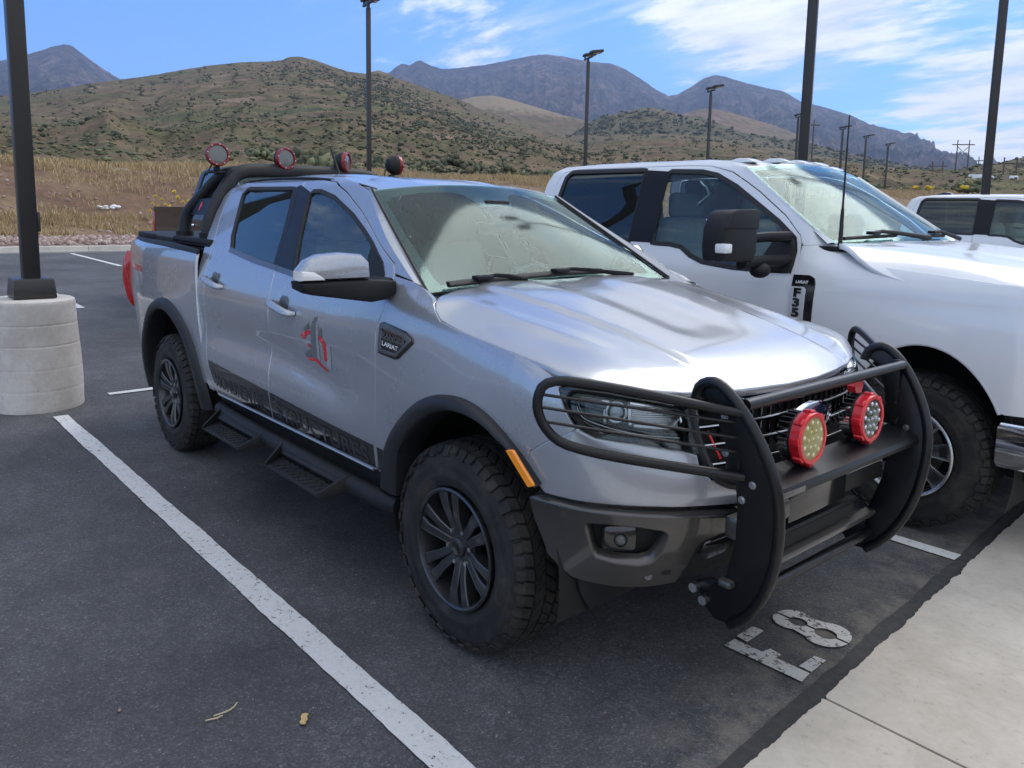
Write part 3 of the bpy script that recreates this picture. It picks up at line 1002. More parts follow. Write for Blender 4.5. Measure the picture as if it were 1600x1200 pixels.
    # ---- grille
    P('grille_back', [(1.0, 1.06), (UC, 1.075), (UC, .76), (1.02, .80), (1.01, .9)], NOSE, 'underbody_black', off=-.06, step=.05, lip=0)
    for s in (-1, 1):
        sur = [NOSE(np.array([u]), np.array([z]))[0] for u, z in ((1.005, 1.058), (1.012, .98), (1.02, .90), (1.035, .855), (1.07, .82), (1.14, .798))]
        MB().tube([(p[0] - .015, p[1] * -s, p[2]) for p in sur], .020, n=10, smooth=1).build('grille_surround', 'satin_black', T)
        red = [NOSE(np.array([u]), np.array([z]))[0] for u, z in ((1.062, .975), (1.072, .93), (1.082, .89))]
        MB().tube([(p[0] - .01, p[1] * -s, p[2]) for p in red], .004, n=6).build('grille_red_tick', 'red_decal', T)
    for z, th in ((1.045, .026), (.985, .014), (.93, .014), (.872, .014), (.82, .020)):
        pts = [NOSE(np.array([u]), np.array([z]))[0] for u in np.linspace(1.03, UC, 14)]
        pts = [(p[0] - .022, p[1], p[2]) for p in pts]; pts = pts + [(x, -y, zz) for x, y, zz in pts[::-1][1:]]
        MB().tube(pts, th, n=8, ry=.6).build('grille_bar', 'gloss_black', T)
        MB().tube([(x + th * .72, y, zz + th * .35) for x, y, zz in pts], .0035, n=6).build('grille_bar_trim', 'satin_metal', T)  # thin metal trim line along the front of each bar
    for k in range(-9, 10):
        y = k * .048
        s_ = np.interp(abs(y), [0, .15 * .905, .35 * .905, .56 * .905], [.90, .897, .88, .84])
        MB().box((s_ - .035, y, .93), (.012, .006, .24)).build('grille_mesh_bar', 'gloss_black', T)
    mb = MB(); mb.lathe([(.001, .018), (.05, .017), (.066, .010), (.070, .0)], lambda a, b, t: (.905 + t, a * 1.75, .965 + b * .72), 40); lg = mb.build('oval_badge', 'logo_blue', T)
    mb = MB(); mb.lathe([(.068, .004), (.070, .016), (.077, .014), (.079, 0)], lambda a, b, t: (.905 + t, a * 1.75, .965 + b * .72), 40); mb.build('badge_rim', 'chrome', lg)
    V, F = text2d('Ford', .085, .0015, .35)
    flat2d('badge_script', V, F, lambda a, b: np.stack([.9245 + 0 * a, a, .962 + b], -1), 'chrome', lg)
    # ---- headlights
    hl = [(.532, 1.106), (.570, 1.115), (.715, 1.107), (.908, 1.077), (1.026, 1.053), (1.030, 1.028), (1.016, .970), (.998, .912), (.933, .932), (.786, .953), (.664, .963), (.614, .984), (.572, 1.043)]
    for mir in (False, True):
        sg = 1 if mir else -1
        def at(u, z, d=0.0):
            p = NOSE(np.array([u]), np.array([z])); n = surf_normal(NOSE, np.array([[u, z]]))
            if n[0] @ np.array([1, -1, 0]) < 0: n = -n
            q = (p + n * d)[0]; return Vector((q[0], q[1] * -sg, q[2])), Vector((n[0][0], n[0][1] * -sg, n[0][2]))
        h = panel('headlight', hl, NOSE, 'gloss_black', T, step=.03, off=-.070, lip=0, mirror=mir)
        panel('lens', hl, NOSE, 'lens_glass', h, step=.02, off=.0, gap=.004, lip=.012, mirror=mir)
        panel('bezel', hl, NOSE, 'gloss_black', h, holes=[[(.585, 1.092), (.610, 1.099), (.72, 1.095), (.90, 1.068), (1.008, 1.046), (1.000, 1.005), (.975, .950), (.93, .948), (.79, .966), (.68, .976), (.63, .996), (.600, 1.04)]], step=.018, off=-.008, lip=.055, mirror=mir)
        # chrome wedge towards the grille with a bright frame
        rf = [(.790, 1.082), (.90, 1.068), (1.015, 1.053), (.985, 1.022), (.948, .995), (.86, .998), (.786, 1.003)]
        panel('reflector', rf, NOSE, 'lamp_silver', h, step=.02, off=-.056, lip=.02, mirror=mir)
        for k in range(9):
            z0 = 1.008 + k * .0065
            panel('reflector_flute', [(.80, z0 + .003), (.955 + .0045 * k, z0), (.955 + .0045 * k, z0 - .0022), (.80, z0)], NOSE, 'satin_metal', h, step=.03, off=-.050, lip=.004, mirror=mir)
        panel('reflector_frame', [(.792, 1.086), (.90, 1.072), (1.020, 1.057), (1.012, 1.046), (.90, 1.062), (.792, 1.075)], NOSE, 'chrome', h, step=.02, off=-.026, lip=.012, mirror=mir)
        panel('reflector_frame', [(1.020, 1.057), (1.006, 1.052), (.936, .998), (.950, .990)], NOSE, 'chrome', h, step=.02, off=-.024, lip=.012, mirror=mir)
        panel('reflector_frame', [(.950, .992), (.946, .999), (.80, 1.008), (.80, 1.001)], NOSE, 'satin_metal', h, step=.02, off=-.028, lip=.010, mirror=mir)
        # ribs that run down the outer edge and turn along the bottom
        for k in range(4):
            d = .0090 * k
            pts = [at(u, z, -.020 - .004 * k)[0] for u, z in ((.568 + d, 1.090 - d * .3), (.582 + d, 1.045), (.600 + d, 1.012 + d * .3), (.645 + d, .986 + d), (.725 + d, .969 + d), (.84, .957 + d), (.96, .948 + d))]
            m = MB(); m.tube(pts, .0017, n=6, smooth=2); m.build('light_rib', 'satin_metal' if k % 2 == 0 else 'edge_grey', h)
        p, n = at(.742, 1.047, -.042)
        m = MB(); m.cyl(p - n * .03, p + n * .010, .030, .035, 28); pj = m.build('projector', 'badge_grey', h)
        m = MB(); m.cyl(p + n * .008, p + n * .014, .036, .034, 28); m.build('projector_ring', 'satin_metal', pj)
        m = MB(); m.sph(p + n * .010, .029, 20); m.build('projector_lens', 'lens_glass', pj)
        p, n = at(.704, 1.077, -.030)
        m = MB(); m.box(p, (.012, .026, .014), .003, rot=n.to_track_quat('X', 'Z').to_matrix()); m.build('reflector_block', 'chrome', h)
        m = MB(); p, n = at(.700, 1.030, -.045); m.box(p, (.02, .012, .05), .003, rot=n.to_track_quat('X', 'Z').to_matrix()); m.build('reflector_block', 'satin_metal', h)
    # ---- windshield
    ring = [(-1, .0), (1, .0), (1, 1), (-1, 1)]
    wo = np.concatenate([np.stack([np.linspace(-1, 1, 40), np.full(40, .0)], 1), np.stack([np.linspace(1, 1, 20), np.linspace(0.02, .98, 20)], 1),
                         np.stack([np.linspace(1, -1, 40), np.full(40, 1.0)], 1), np.stack([np.full(20, -1.0), np.linspace(.98, .02, 20)], 1)])
    panel('windshield', wo, WSH, 'windshield_glass', T, step=.05, lip=0, flip=False)
    hole = [(-.88, .05), (.88, .05), (.905, .12), (.93, .5), (.935, .86), (.87, .90), (.60, .915), (.34, .905), (.24, .87), (.17, .76), (.13, .72), (-.13, .72), (-.17, .76), (-.24, .87), (-.34, .905), (-.60, .915), (-.87, .90), (-.935, .86), (-.93, .5), (-.905, .12)]
    panel('windshield_frit', wo, WSH, 'gloss_black', T, holes=[hole], step=.05, lip=0, off=-.004)
    MB().box((-.90, .02, 1.70), (.07, .16, .05), .012).build('camera_pod', 'black_plastic', T)
    m = MB(); m.box((-.86, .0, 1.585), (.03, .24, .065), .02); m.build('rear_view_mirror', 'black_plastic', T)
    # ---- wipers
    def wp(s, t, d=.022):
        p = WSH(np.array([s]), np.array([t])); n = surf_normal(WSH, np.array([[s, t]])); n = n * np.sign(n[:, 2:3]); return Vector((p + n * d)[0])
    for (s0, t0, s1, t1, sp, tp) in ((-.86, .015, -.38, .012, -.30, -.03), (-.38, .018, .40, .035, .62, -.02)):
        w = MB(); n_ = 12
        w.tube([wp(s0 + (s1 - s0) * k / n_, t0 + (t1 - t0) * k / n_, .020) for k in range(n_ + 1)], .011, n=8, ry=1.5); bl = w.build('wiper_blade', 'rubber_seal', T)
        w = MB(); c = wp((s0 + s1) / 2, (t0 + t1) / 2, .040)
        w.tube([c, wp((s0 + s1) / 2 + .12 * np.sign(sp - s0), (t0 + t1) / 2, .05), wp(sp, tp, .03)], [.010, .011, .016], n=8, smooth=1, ry=.6); w.box(c, (.05, .09, .018), .006); w.build('wiper_arm', 'black_plastic', bl)
    # ---- inner shell, floor, interior
    shell = [(-2.60, .58), (-2.62, 1.24), (-.60, 1.27), (-.50, .58)]
    P('inner_shell', shell, CABS, 'interior_dark', off=-.055, step=.1, lip=0)
    MB().box((-1.75, 0, .52), (4.6, 1.50, .06)).build('floor_pan', 'underbody_black', T)
    MB().box((-3.45, 0, .62), (1.55, 1.10, .10)).build('bed_floor', 'underbody_black', T)
    MB().box((.25, 0, .74), (1.0, .95, .46), .05).build('engine_block', 'underbody_black', T)
    MB().box((.62, 0, .62), (.30, 1.25, .30), .05).build('crash_beam', 'underbody_black', T)
    MB().box((-.46, 0, .92), (.06, 1.55, .74)).build('firewall', 'underbody_black', T)
    for s in (-1, 1):
        MB().box((-1.7, s * .42, .40), (4.4, .10, .12), .02).build('chassis_rail', 'underbody_black', T)
    mb = MB(); mb.prism([(-.44, 1.30), (-.50, 1.325), (-.80, 1.30), (-.92, 1.24), (-.94, 1.10), (-.80, .95), (-.44, .95)], lambda a, b, t: (a, t, b), -.74, .74, .02); mb.build('dashboard', 'dash_plastic', T)
    mb = MB(); mb.tube([(-1.02 + .05 * math.sin(a) * 1.0, .37 + .185 * math.cos(a), 1.20 + .175 * math.sin(a)) for a in np.linspace(0, 2 * PI, 28)[:-1]], .016, n=10, closed=True)
    mb.box((-1.0, .37, 1.19), (.05, .14, .12), .03); mb.box((-1.01, .37, 1.20), (.03, .34, .04), .01); mb.build('steering_wheel', 'dash_plastic', T)
    for y in (-.37, .37):
        st = MB(); st.box((-1.42, y, .92), (.50, .50, .16), .06, seg=3).build('seat_cushion', 'seat_grey', T)
        MB().box((-1.70, y, 1.20), (.16, .48, .58), .07, rot=Matrix.Rotation(-.22, 3, 'Y'), seg=3).build('seat_back', 'seat_grey', T)
        MB().box((-1.755, y, 1.565), (.10, .26, .19), .05, seg=3).build('headrest', 'seat_grey', T)
    MB().box((-2.52, 0, 1.12), (.16, 1.36, .62), .07, rot=Matrix.Rotation(-.2, 3, 'Y'), seg=3).build('rear_seat_back', 'seat_grey', T)
    for y in (-.40, .40): MB().box((-2.60, y, 1.49), (.09, .24, .15), .04).build('headrest', 'seat_grey', T)
    MB().box((-2.76, 0, 1.03), (.04, 1.50, .82)).build('cab_back', 'silver_paint', T)
    panel('rear_window', [(-.62, 1.44), (.62, 1.44), (.54, 1.74), (-.54, 1.74)], lambda a, b: np.stack([-2.785 + 0 * a, a, b], -1), 'privacy_glass', T, lip=0, step=.2)
    for s in (-1, 1):
        MB().prism([(.58, 1.42), (.745, 1.42), (.63, 1.70), (.57, 1.76), (.50, 1.77)], lambda a, b, t: (t, s * a, b), -2.79, -2.765).build('cab_corner', 'silver_paint', T)
    MB().box((-2.78, 0, 1.775), (.03, 1.02, .07)).build('cab_header', 'silver_paint', T)
    panel('headliner', [(-2.75, -.52), (-1.15, -.54), (-1.15, .54), (-2.75, .52)], lambda x, y: np.stack([x, y, R_C(x) - .065 + 0 * y], -1), 'headliner', T, lip=0, step=.15)
    # ---- wheel arches: flares, liners
    ts = np.linspace(0, 1, 40)
    for mir in (False, True):
        sgn = -1 if mir else 1
        inn, out = poly_at(ARCH_F_IN, ts), poly_at(ARCH_F_OUT, ts)
        rf, rr = [], []
        for (iu, iz), (ou, oz) in zip(inn, out):
            a = NOSE(np.array([ou]), np.array([oz]))[0]; b = NOSE(np.array([iu]), np.array([iz]))[0]
            n = np.array([0, -1, 0.0]) if ou < .3 else np.array([.3, -.95, 0])
            def q(f, o): return a * (1 - f) + b * f + n * o
            rf.append([q(-.02, -.01), q(.0, .012), q(.12, .028), q(.5, .036), q(.86, .036), q(1.0, .028), q(1.03, .0), q(1.05, -.09)])
        loft('fender_flare', rf, 'flare_plastic', T, mirror=mir, auto=50)
        for t in np.linspace(-.52, PI - .02 + .0, 44):
            pass
        for t in np.linspace(-.02, PI + .12, 44):
            c, s = math.cos(t), math.sin(t)
            def q(rx, rz, o):
                x = -3.20 + rx * c; z = .42 + rz * s
                y = float(BEDY(np.array([max(x, -4.2)]), np.array([z]))[0]); return [x, -(y + o), z]
            rr.append([q(.628, .645, -.012), q(.620, .635, .010), q(.605, .622, .024), q(.575, .60, .032), q(.535, .575, .032), q(.522, .565, .022), q(.518, .562, .0), q(.515, .56, -.10)])
        loft('fender_flare', rr, 'flare_plastic', T, mirror=mir, auto=50)
        for cx, rx, rz in ((.03, .50, .56), (-3.20, .55, .59)):
            rg = [[[cx + rx * math.cos(t), -.86 * 1, .42 + rz * math.sin(t)], [cx + rx * math.cos(t), -.46, .42 + rz * math.sin(t)]] for t in np.linspace(-.2, PI + .2, 30)]
            loft('wheel_liner', rg, 'underbody_black', T, mirror=mir)
            MB().box((cx, -sgn * .47, .68), (1.06, .02, .64)).build('liner_wall', 'underbody_black', T)
        mk = [(.338, .880), (.368, .884), (.452, .786), (.430, .778)]
        def MK(u, z):
            p = NOSE(u, z); return p + np.array([.012, -.040, 0])
        panel('marker_lamp', mk, MK, 'amber_lens', T, mirror=mir, step=.012, lip=.012)
        # mud deflector behind the bumper corner
        MB().prism([(-.80, .50), (-.50, .50), (-.505, .43), (-.60, .345), (-.72, .318), (-.775, .40)], lambda a, b, t: (t, a * sgn, b), .535, .545, .002).build('air_deflector', 'black_plastic', T)
        P1 = [(-2.44, .552), (-.585, .549), (-.60, .50), (-.62, .45), (-2.40, .45)]
        panel('rocker_panel', P1, CABS, 'black_plastic', T, mirror=mir, off=-.020, step=.04, lip=.012)
        MB().tube([CABS(np.array([x]), np.array([.551]))[0] * [1, -sgn * -1, 1] for x in np.linspace(-2.38, -.60, 14)], .006, n=8).build('sill_edge', 'silver_paint', T)
        # vent badge
        bd = [(-.522, 1.198), (-.500, 1.206), (-.33, 1.186), (-.276, 1.168), (-.274, 1.150), (-.368, 1.076), (-.390, 1.070), (-.516, 1.078)]
        b = panel('vent_badge', bd, NOSE, 'gloss_black', T, mirror=mir, step=.014, off=.008, lip=.012)
        bi = [(-.500, 1.182), (-.34, 1.166), (-.305, 1.150), (-.382, 1.092), (-.498, 1.096)]
        panel('badge_ring', [(-.516, 1.193), (-.497, 1.199), (-.335, 1.180), (-.284, 1.163), (-.284, 1.152), (-.374, 1.083), (-.510, 1.086)], NOSE, 'badge_grey', b, holes=[bi], mirror=mir, step=.012, off=.013, lip=.008)
        for body, sz, cz, cx2, mt in (('RANGER', .036, 1.150, -.405, 'badge_grey'), ('LARIAT', .030, 1.118, -.425, 'letter_white')):
            V, F = text2d(body, sz, .0008)
            if mir: V = V * [-1, 1]; F = F[:, ::-1]
            def pb(a, bb, cz=cz, cx2=cx2):
                u = cx2 + a * 1.25; z = cz + bb * .8 - a * .10
                p = NOSE(u, z); n = surf_normal(NOSE, np.stack([u, z], 1)); n = n * np.sign(-n[:, 1:2]); p = p + n * .011
                return p * ([1, -1, 1] if mir else [1, 1, 1])
            flat2d('badge_lettering', V, F, pb, mt, b)
        # black strip with lettering along the door bottoms
        top = lambda x: .752 + (x + 2.475) * (.664 - .752) / (2.475 - .493)
        for x0, x1, pn in ((-2.455, -1.612, 'strip_decal'), (-1.596, -.575, 'strip_decal'), (-.548, -.50, 'strip_decal')):
            fnn = NOSE if x0 > -.56 else CABS
            xs = np.linspace(x0, x1, 12)
            ol = [(x, float(top(x))) for x in xs] + [(x, .566) for x in xs[::-1]]
            if x0 < -2.4: ol = [(x, float(top(x))) for x in xs] + [(x, .566) for x in xs[::-1] if x > -2.40]
            panel(pn, ol, fnn, 'black_decal', T, mirror=mir, step=.04, off=.0016, lip=0)
        for word, cx2, wd in (('MONUMENTAL', -2.02, .70), ('STRUCTURES', -1.08, .92)):
            V, F = text2d(word, .115, .003)
            V[:, 0] *= wd / (V[:, 0].max() - V[:, 0].min())
            if mir: V = V * [-1, 1]; F = F[:, ::-1]
            def pt(a, bb, cx2=cx2):
                u = cx2 + a; z = .622 + bb * .95 + (u + 1.48) * -.020
                p = CABS(u, z); n = surf_normal(CABS, np.stack([u, z], 1)); n = n * np.sign(-n[:, 1:2]); p = p + n * .0032
                return p * ([1, -1, 1] if mir else [1, 1, 1])
            flat2d('strip_lettering', V, F, pt, 'letter_grey', T)
        # door emblem: a grey upright bit shape with red strokes
        def strokes(nm, polys, mt, off):
            VV, FF = [], []
            for pl_ in polys:
                l = resample(pl_, .01); v, f = tri2d([l if area2(l) > 0 else l[::-1]], .02); FF.append(f + sum(len(a) for a in VV)); VV.append(v)
            V = np.concatenate(VV); F = np.concatenate(FF)
            def pe(a, b):
                p = CABS(a, b); n = surf_normal(CABS, np.stack([a, b], 1)); n = n * np.sign(-n[:, 1:2]); p = p + n * off
                return p * ([1, -1, 1] if mir else [1, 1, 1])
            flat2d(nm, V, F if not mir else F[:, ::-1], pe, mt, T)
        def px(l):   # emblem drawn in its own 2D frame: a along the door, b up
            return [(-1.115 + a * .00115 * 1.35, 1.155 - b * .00115 * .245 / .245 * .0 - b * .000268 * 1.0 - a * .00022) for a, b in l]
        E = lambda l: [(-1.105 + (a - 450) * .00098, 1.158 - (b - 200) * .000320 - (a - 450) * .00003) for a, b in l]
        strokes('emblem_shade', [E([(415, 330), (445, 200), (470, 180), (480, 830), (415, 830)]), E([(500, 320), (525, 330), (528, 480), (500, 440)]), E([(330, 420), (390, 300), (405, 380), (350, 440)]), E([(335, 760), (400, 700), (405, 820), (345, 820)])], 'grey_decal', .0018)
        strokes('emblem_panel', [E([(468, 240), (485, 260), (498, 830), (470, 830)]), E([(560, 560), (608, 540), (608, 900), (560, 840)])], 'pale_decal', .0020)
        strokes('emblem_stroke', [E([(310, 510), (360, 440), (405, 400), (408, 460), (365, 500), (350, 565), (320, 555)]), E([(485, 450), (520, 450), (560, 530), (570, 600), (568, 790), (540, 790), (538, 600), (520, 540)]),
                                  E([(368, 635), (400, 620), (410, 690)]), E([(345, 840), (430, 815), (480, 810), (500, 860), (580, 930), (560, 945), (485, 885), (450, 850), (390, 875)])], 'red_decal', .0024)
        # door mirror (the far one is folded back along the door)
        def MM(a, b, t):
            return (t, a, b) if not mir else (-.60 - (abs(a) - .86) * .92, .90 + (t + .56) * .9 + (abs(a) - .86) * .12, b)
        mr = MB()
        prof = [(-1.272, 1.392), (-1.270, 1.428), (-1.235, 1.468), (-1.185, 1.490), (-1.10, 1.497), (-1.01, 1.490), (-.978, 1.462), (-.972, 1.392)]
        mr.prism(prof, lambda a, b, t: MM(a * sgn, b, t), -.56, -.455, .028); m_ = mr.build('mirror_cap', 'silver_paint', T)
        mr = MB(); mr.prism([(-1.272, 1.389), (-1.268, 1.360), (-1.225, 1.338), (-.965, 1.296), (-.89, 1.304), (-.85, 1.330), (-.85, 1.378), (-.972, 1.389)], lambda a, b, t: MM(a * sgn, b, t), -.565, -.462, .014); mr.build('mirror_base', 'black_plastic', m_)
        mr = MB(); mr.prism([(-1.277, 1.395), (-1.275, 1.430), (-1.225, 1.428), (-1.19, 1.408), (-1.176, 1.394)], lambda a, b, t: MM(a * sgn, b, t), -.53, -.448, .010); mr.build('turn_lamp', 'lamp_white', m_)
        mr = MB(); mr.prism([(-1.23, 1.355), (-1.0, 1.335), (-1.0, 1.470), (-1.18, 1.470), (-1.23, 1.435)], lambda a, b, t: MM(a * sgn, b, t), -.568, -.562, .002); mr.build('mirror_glass', 'chrome', m_)
        MB().box((-.60, -sgn * .84, 1.335), (.16, .06, .10), .02).build('mirror_foot', 'black_plastic', m_)
        # nerf bar with two drop steps
        nb = MB(); nb.tube([(-2.42, -.80 * sgn, .46), (-2.36, -.905 * sgn, .462), (-.50, -.905 * sgn, .445), (-.40, -.88 * sgn, .445)], .041, n=16, smooth=2); st = nb.build('side_step_bar', 'black_plastic', T)
        for xa, xb in ((-2.27, -1.63), (-1.42, -.75)):
            for xe, dxs in ((xa, .06), (xb, -.06)):
                s2 = MB()
                s2.prism([(-.90, .49), (-.935, .485), (-1.045, .418), (-1.045, .395), (-1.02, .392), (-.90, .43)], lambda a, b, t: (t + dxs * (-(a) - .9) / .14, a * sgn, b), xe - .008, xe + .008, .003)
                s2.build('step_bracket', 'black_plastic', st)
            s2 = MB(); s2.prism([(xa + .005, .92), (xb - .005, .92), (xb - .06, 1.045), (xa + .06, 1.045)], lambda a, b, t: (a, -b * sgn, t - (b - .92) * .12), .412, .422, .003); s2.build('step_pad', 'black_plastic', st)
            s2 = MB(); s2.prism([(xa + .03, .905), (xb - .03, .905), (xb - .06, .955), (xa + .06, .955)], lambda a, b, t: (a, -b * sgn, t - (b - .905) * .75), .482, .490, .003); s2.build('step_hood', 'black_plastic', st)
            s2 = MB()
            for i in range(9):
                for j in range(3):
                    s2.box((xa + .12 + i * (xb - xa - .24) / 8 + (.018 if j % 2 else 0), -sgn * (.955 + .03 * j), .4195 - .0036 * j), (.030, .014, .008), .003, rot=Matrix.Rotation(.6, 3, 'Z'))
            s2.build('step_tread', 'black_plastic', st)
    return T
# ------------------------------------------------------------------ wheels
def build_wheel(parent, cx, cy_out, R, W, side, style, name='wheel'):
    """cy_out: y of the outer tyre face; side: -1 right, +1 left. Local w axis points outwards."""
    H = empty(name, (0, 0, 0), parent=parent)
    H.location = (cx, 0, R)
    def mp(a, b, w): return (a, cy_out + side * w, b)          # w: 0 at outer face, negative inwards
    rb = .43 * R / .40 * .5 + .012 if style == 'dark' else .56 * R * .5 + .012
    k = R / .40
    rb = (.228 if style == 'dark' else .245)
    t = MB()
    prof = [(rb - .004, -.035), (rb + .010, -.012), (rb + .03, -.004), (rb + .045, .001), (rb + .052, .0015), (rb + .056, .0), (R - .085, -.001), (R - .075, -.0005), (R - .055, -.006), (R - .032, -.016), (R - .022, -.026), (R - .018, -.040),
            (R - .016, -W / 2), (R - .018, -W + .040), (R - .018, -W + .026), (R - .055, -W + .006), (rb + .05, -W), (rb, -W + .03)]
    t.lathe(prof, mp, 72)
    # tread blocks: centre ribs, shoulder lugs wrapping onto the sidewall
    NB = 50 if style == 'dark' else 54
    def blk(a0, a1, w0, w1, r0, r1, sk=0.0, r1b=None):
        r1b = r1 if r1b is None else r1b
        v = []
        for r, sh in ((r0, 0), (r1, .004)):
            for a, w in ((a0, w0), (a1, w0), (a1, w1), (a0, w1)):
                rr = r if r == r0 else (r1b if w == w1 else r1)
                am = (a0 + a1) / 2; a_ = a + sk * (w - (w0 + w1) / 2)
                a_ = am + (a_ - am) * (1 - sh * 8)
                v.append(t.bm.verts.new(mp(rr * math.cos(a_), rr * math.sin(a_), w)))
        for f in ((0, 1, 2, 3), (7, 6, 5, 4), (0, 4, 5, 1), (1, 5, 6, 2), (2, 6, 7, 3), (3, 7, 4, 0)):
            t.bm.faces.new([v[i] for i in f])
    da = 2 * PI / NB
    r_ = random.Random(3)
    for i in range(NB):
        a = i * da
        for ww, ofs, sk, fw in ((-W * .5, 0.0, 2.0, .155), (-W * .5 + W * .19, .45, -2.2, .150), (-W * .5 - W * .19, .55, 2.2, .150)):
            aa = a + ofs * da
            blk(aa, aa + da * .86, ww - W * fw / 2, ww + W * fw / 2, R - .020, R, sk)
        for s_ in (0, 1):
            w0, w1 = (-.052, -.020) if s_ == 0 else (-W + .052, -W + .020)
            aa = a + (.25 if s_ == 0 else .7) * da
            L = .86 if i % 2 else .80
            wi = -W * .5 + W * .30 if s_ == 0 else -W * .5 - W * .30
            blk(aa, aa + da * L, wi, w1, R - .024, R - .001, .8 if s_ == 0 else -.8, R - .010)
            # sidewall lug
            wl0, wl1 = (-.022, -.003) if s_ == 0 else (-W + .022, -W + .003)
            ext = .036 if i % 2 else .022
            v = []
            for (r, w) in ((R - .010, wl0 + (.002 if s_ == 0 else -.002)), (R - .010 - ext, wl1 + (.004 if s_ == 0 else -.004))):
                for a_ in (aa + .006, aa + da * L - .006):
                    v.append(t.bm.verts.new(mp(r * math.cos(a_), r * math.sin(a_), w)))
            for (r, w) in ((R - .026, wl0 - (.006 if s_ == 0 else -.006)), (R - .014 - ext, wl1 - (.006 if s_ == 0 else -.006))):
                for a_ in (aa, aa + da * L):
                    v.append(t.bm.verts.new(mp(r * math.cos(a_), r * math.sin(a_), w)))
            for f in ((0, 1, 3, 2), (0, 2, 6, 4), (1, 5, 7, 3), (2, 3, 7, 6), (0, 4, 5, 1)):
                t.bm.faces.new([v[q] for q in f])
    o = t.build('tyre', 'tyre_rubber', H, 28)
    # raised dashes like moulded lettering on the sidewall
    m = MB()
    for i in range(64):
        if i % 16 in (0, 1, 2, 15): continue
        a = i * 2 * PI / 64
        q0 = rb + .066; q1 = q0 + .020
        vv = [m.bm.verts.new(mp(r * math.cos(aa), r * math.sin(aa), .0012)) for r, aa in ((q0, a), (q1, a + .012), (q1, a + .05), (q0, a + .04))]
        m.bm.faces.new(vv)
    m.build('sidewall_lettering', 'tyre_rubber', o, recalc=False)['kind'] = 'stuff'
    rimmat = 'wheel_gunmetal' if style == 'dark' else 'machined_alloy'
    m = MB()
    m.lathe([(rb + .004, -.006), (rb + .006, .004), (rb - .002, .007), (rb - .010, .002), (rb - .014, -.012), (rb - .022, -.05), (rb - .030, -.12), (rb - .03, -W + .05), (rb, -W + .02)], mp, 64)
    m.build('rim', 'wheel_gunmetal' if style == 'dark' else 'machined_alloy', H, 40)
    m = MB(); m.lathe([(.001, -.155), (rb - .035, -.155), (rb - .03, -.10)], mp, 40); m.build('wheel_barrel_back', 'wheel_barrel', H)
    m = MB(); m.lathe([(.06, -.110), (.165, -.110), (.165, -.125), (.06, -.125)], mp, 48); m.build('brake_disc', 'brake_disc', H)
    m = MB(); m.box(mp(-.09, .09, -.11), (.10, .06, .11), .02); m.build('brake_calliper', 'wheel_barrel', H)
    NS = 6 if style == 'dark' else 8
    a00 = math.radians(100)
    for i in range(NS):
        a = a00 + i * 2 * PI / NS
        m = MB()
        def spoke(path):
            # path: list of (r, da(m sideways), width, w_top, depth)
            top, bot = [], []
            for r, sd, wd, wt, dp in path:
                ca, sa = math.cos(a), math.sin(a)
                L = []
                for s2, wv in ((-1, wt - .004), (-.72, wt), (.72, wt), (1, wt - .004), (.9, wt - dp), (-.9, wt - dp)):
                    off_ = sd + s2 * wd / 2
                    L.append(m.bm.verts.new(mp(r * ca - off_ * sa, r * sa + off_ * ca, wv)))
                top.append(L)
            for p, q in zip(top[:-1], top[1:]):
                for k_ in range(6):
                    m.bm.faces.new((p[k_], p[(k_+1) % 6], q[(k_+1) % 6], q[k_]))
            m.bm.faces.new(top[0][::-1]); m.bm.faces.new(top[-1])
        if style == 'dark':
            for s2 in (-1, 1):
                spoke([(.040, s2 * .012, .026, -.040, .04), (.075, s2 * .0165, .032, -.028, .05), (.120, s2 * .021, .036, -.016, .05), (.165, s2 * .031, .040, -.008, .05), (rb - .008, s2 * .036, .052, -.006, .05)])
            m.build('spoke', 'wheel_gunmetal', H, 25)
            # thin machined edge on each spoke
            m = MB()
            for s2 in (-1, 1):
                ca, sa = math.cos(a), math.sin(a)
                pts = [mp(r * ca - off_ * sa, r * sa + off_ * ca, w) for r, off_, w in ((.062, s2 * .029, -.031), (.120, s2 * .038, -.0165), (.165, s2 * .050, -.0085), (rb - .014, s2 * .060, -.0065))]
                m.tube(pts, .0011, n=5)
            m.build('spoke_edge', 'edge_grey', H)
        else:
            spoke([(.045, 0, .075, -.05, .04), (.09, 0, .066, -.035, .045), (.15, 0, .070, -.02, .045), (rb - .03, 0, .092, -.008, .045), (rb - .008, 0, .115, -.005, .045)])
            m.build('spoke', 'machined_alloy', H, 25)
            m = MB()
            ca, sa = math.cos(a), math.sin(a)
            vv = [m.bm.verts.new(mp(r * ca - o_ * sa, r * sa + o_ * ca, w)) for r, o_, w in ((.095, -.012, -.0325), (.095, .012, -.0325), (rb - .030, .030, -.0068), (rb - .030, -.030, -.0068))]
            m.bm.faces.new(vv); m.build('spoke_pocket', 'wheel_barrel', H, recalc=False)
        aa = a + PI / NS
        ca, sa = math.cos(aa), math.sin(aa)
        m = MB(); m.cyl(mp(.068 * ca, .068 * sa, -.06), mp(.068 * ca, .068 * sa, -.026), .0105, .009, 6); m.build('lug_nut', 'satin_metal' if style == 'dark' else 'chrome', H)
    m = MB(); m.lathe([(.001, -.018), (.030, -.018), (.037, -.022), (.040, -.034), (.085, -.042), (.088, -.07)], mp, 40); m.build('hub', rimmat, H)
    m = MB(); m.lathe([(.001, -.0155), (.026, -.0165), (.029, -.020)], mp, 32); m.build('hub_cap', 'gloss_black' if style == 'dark' else 'chrome', H)
    return H


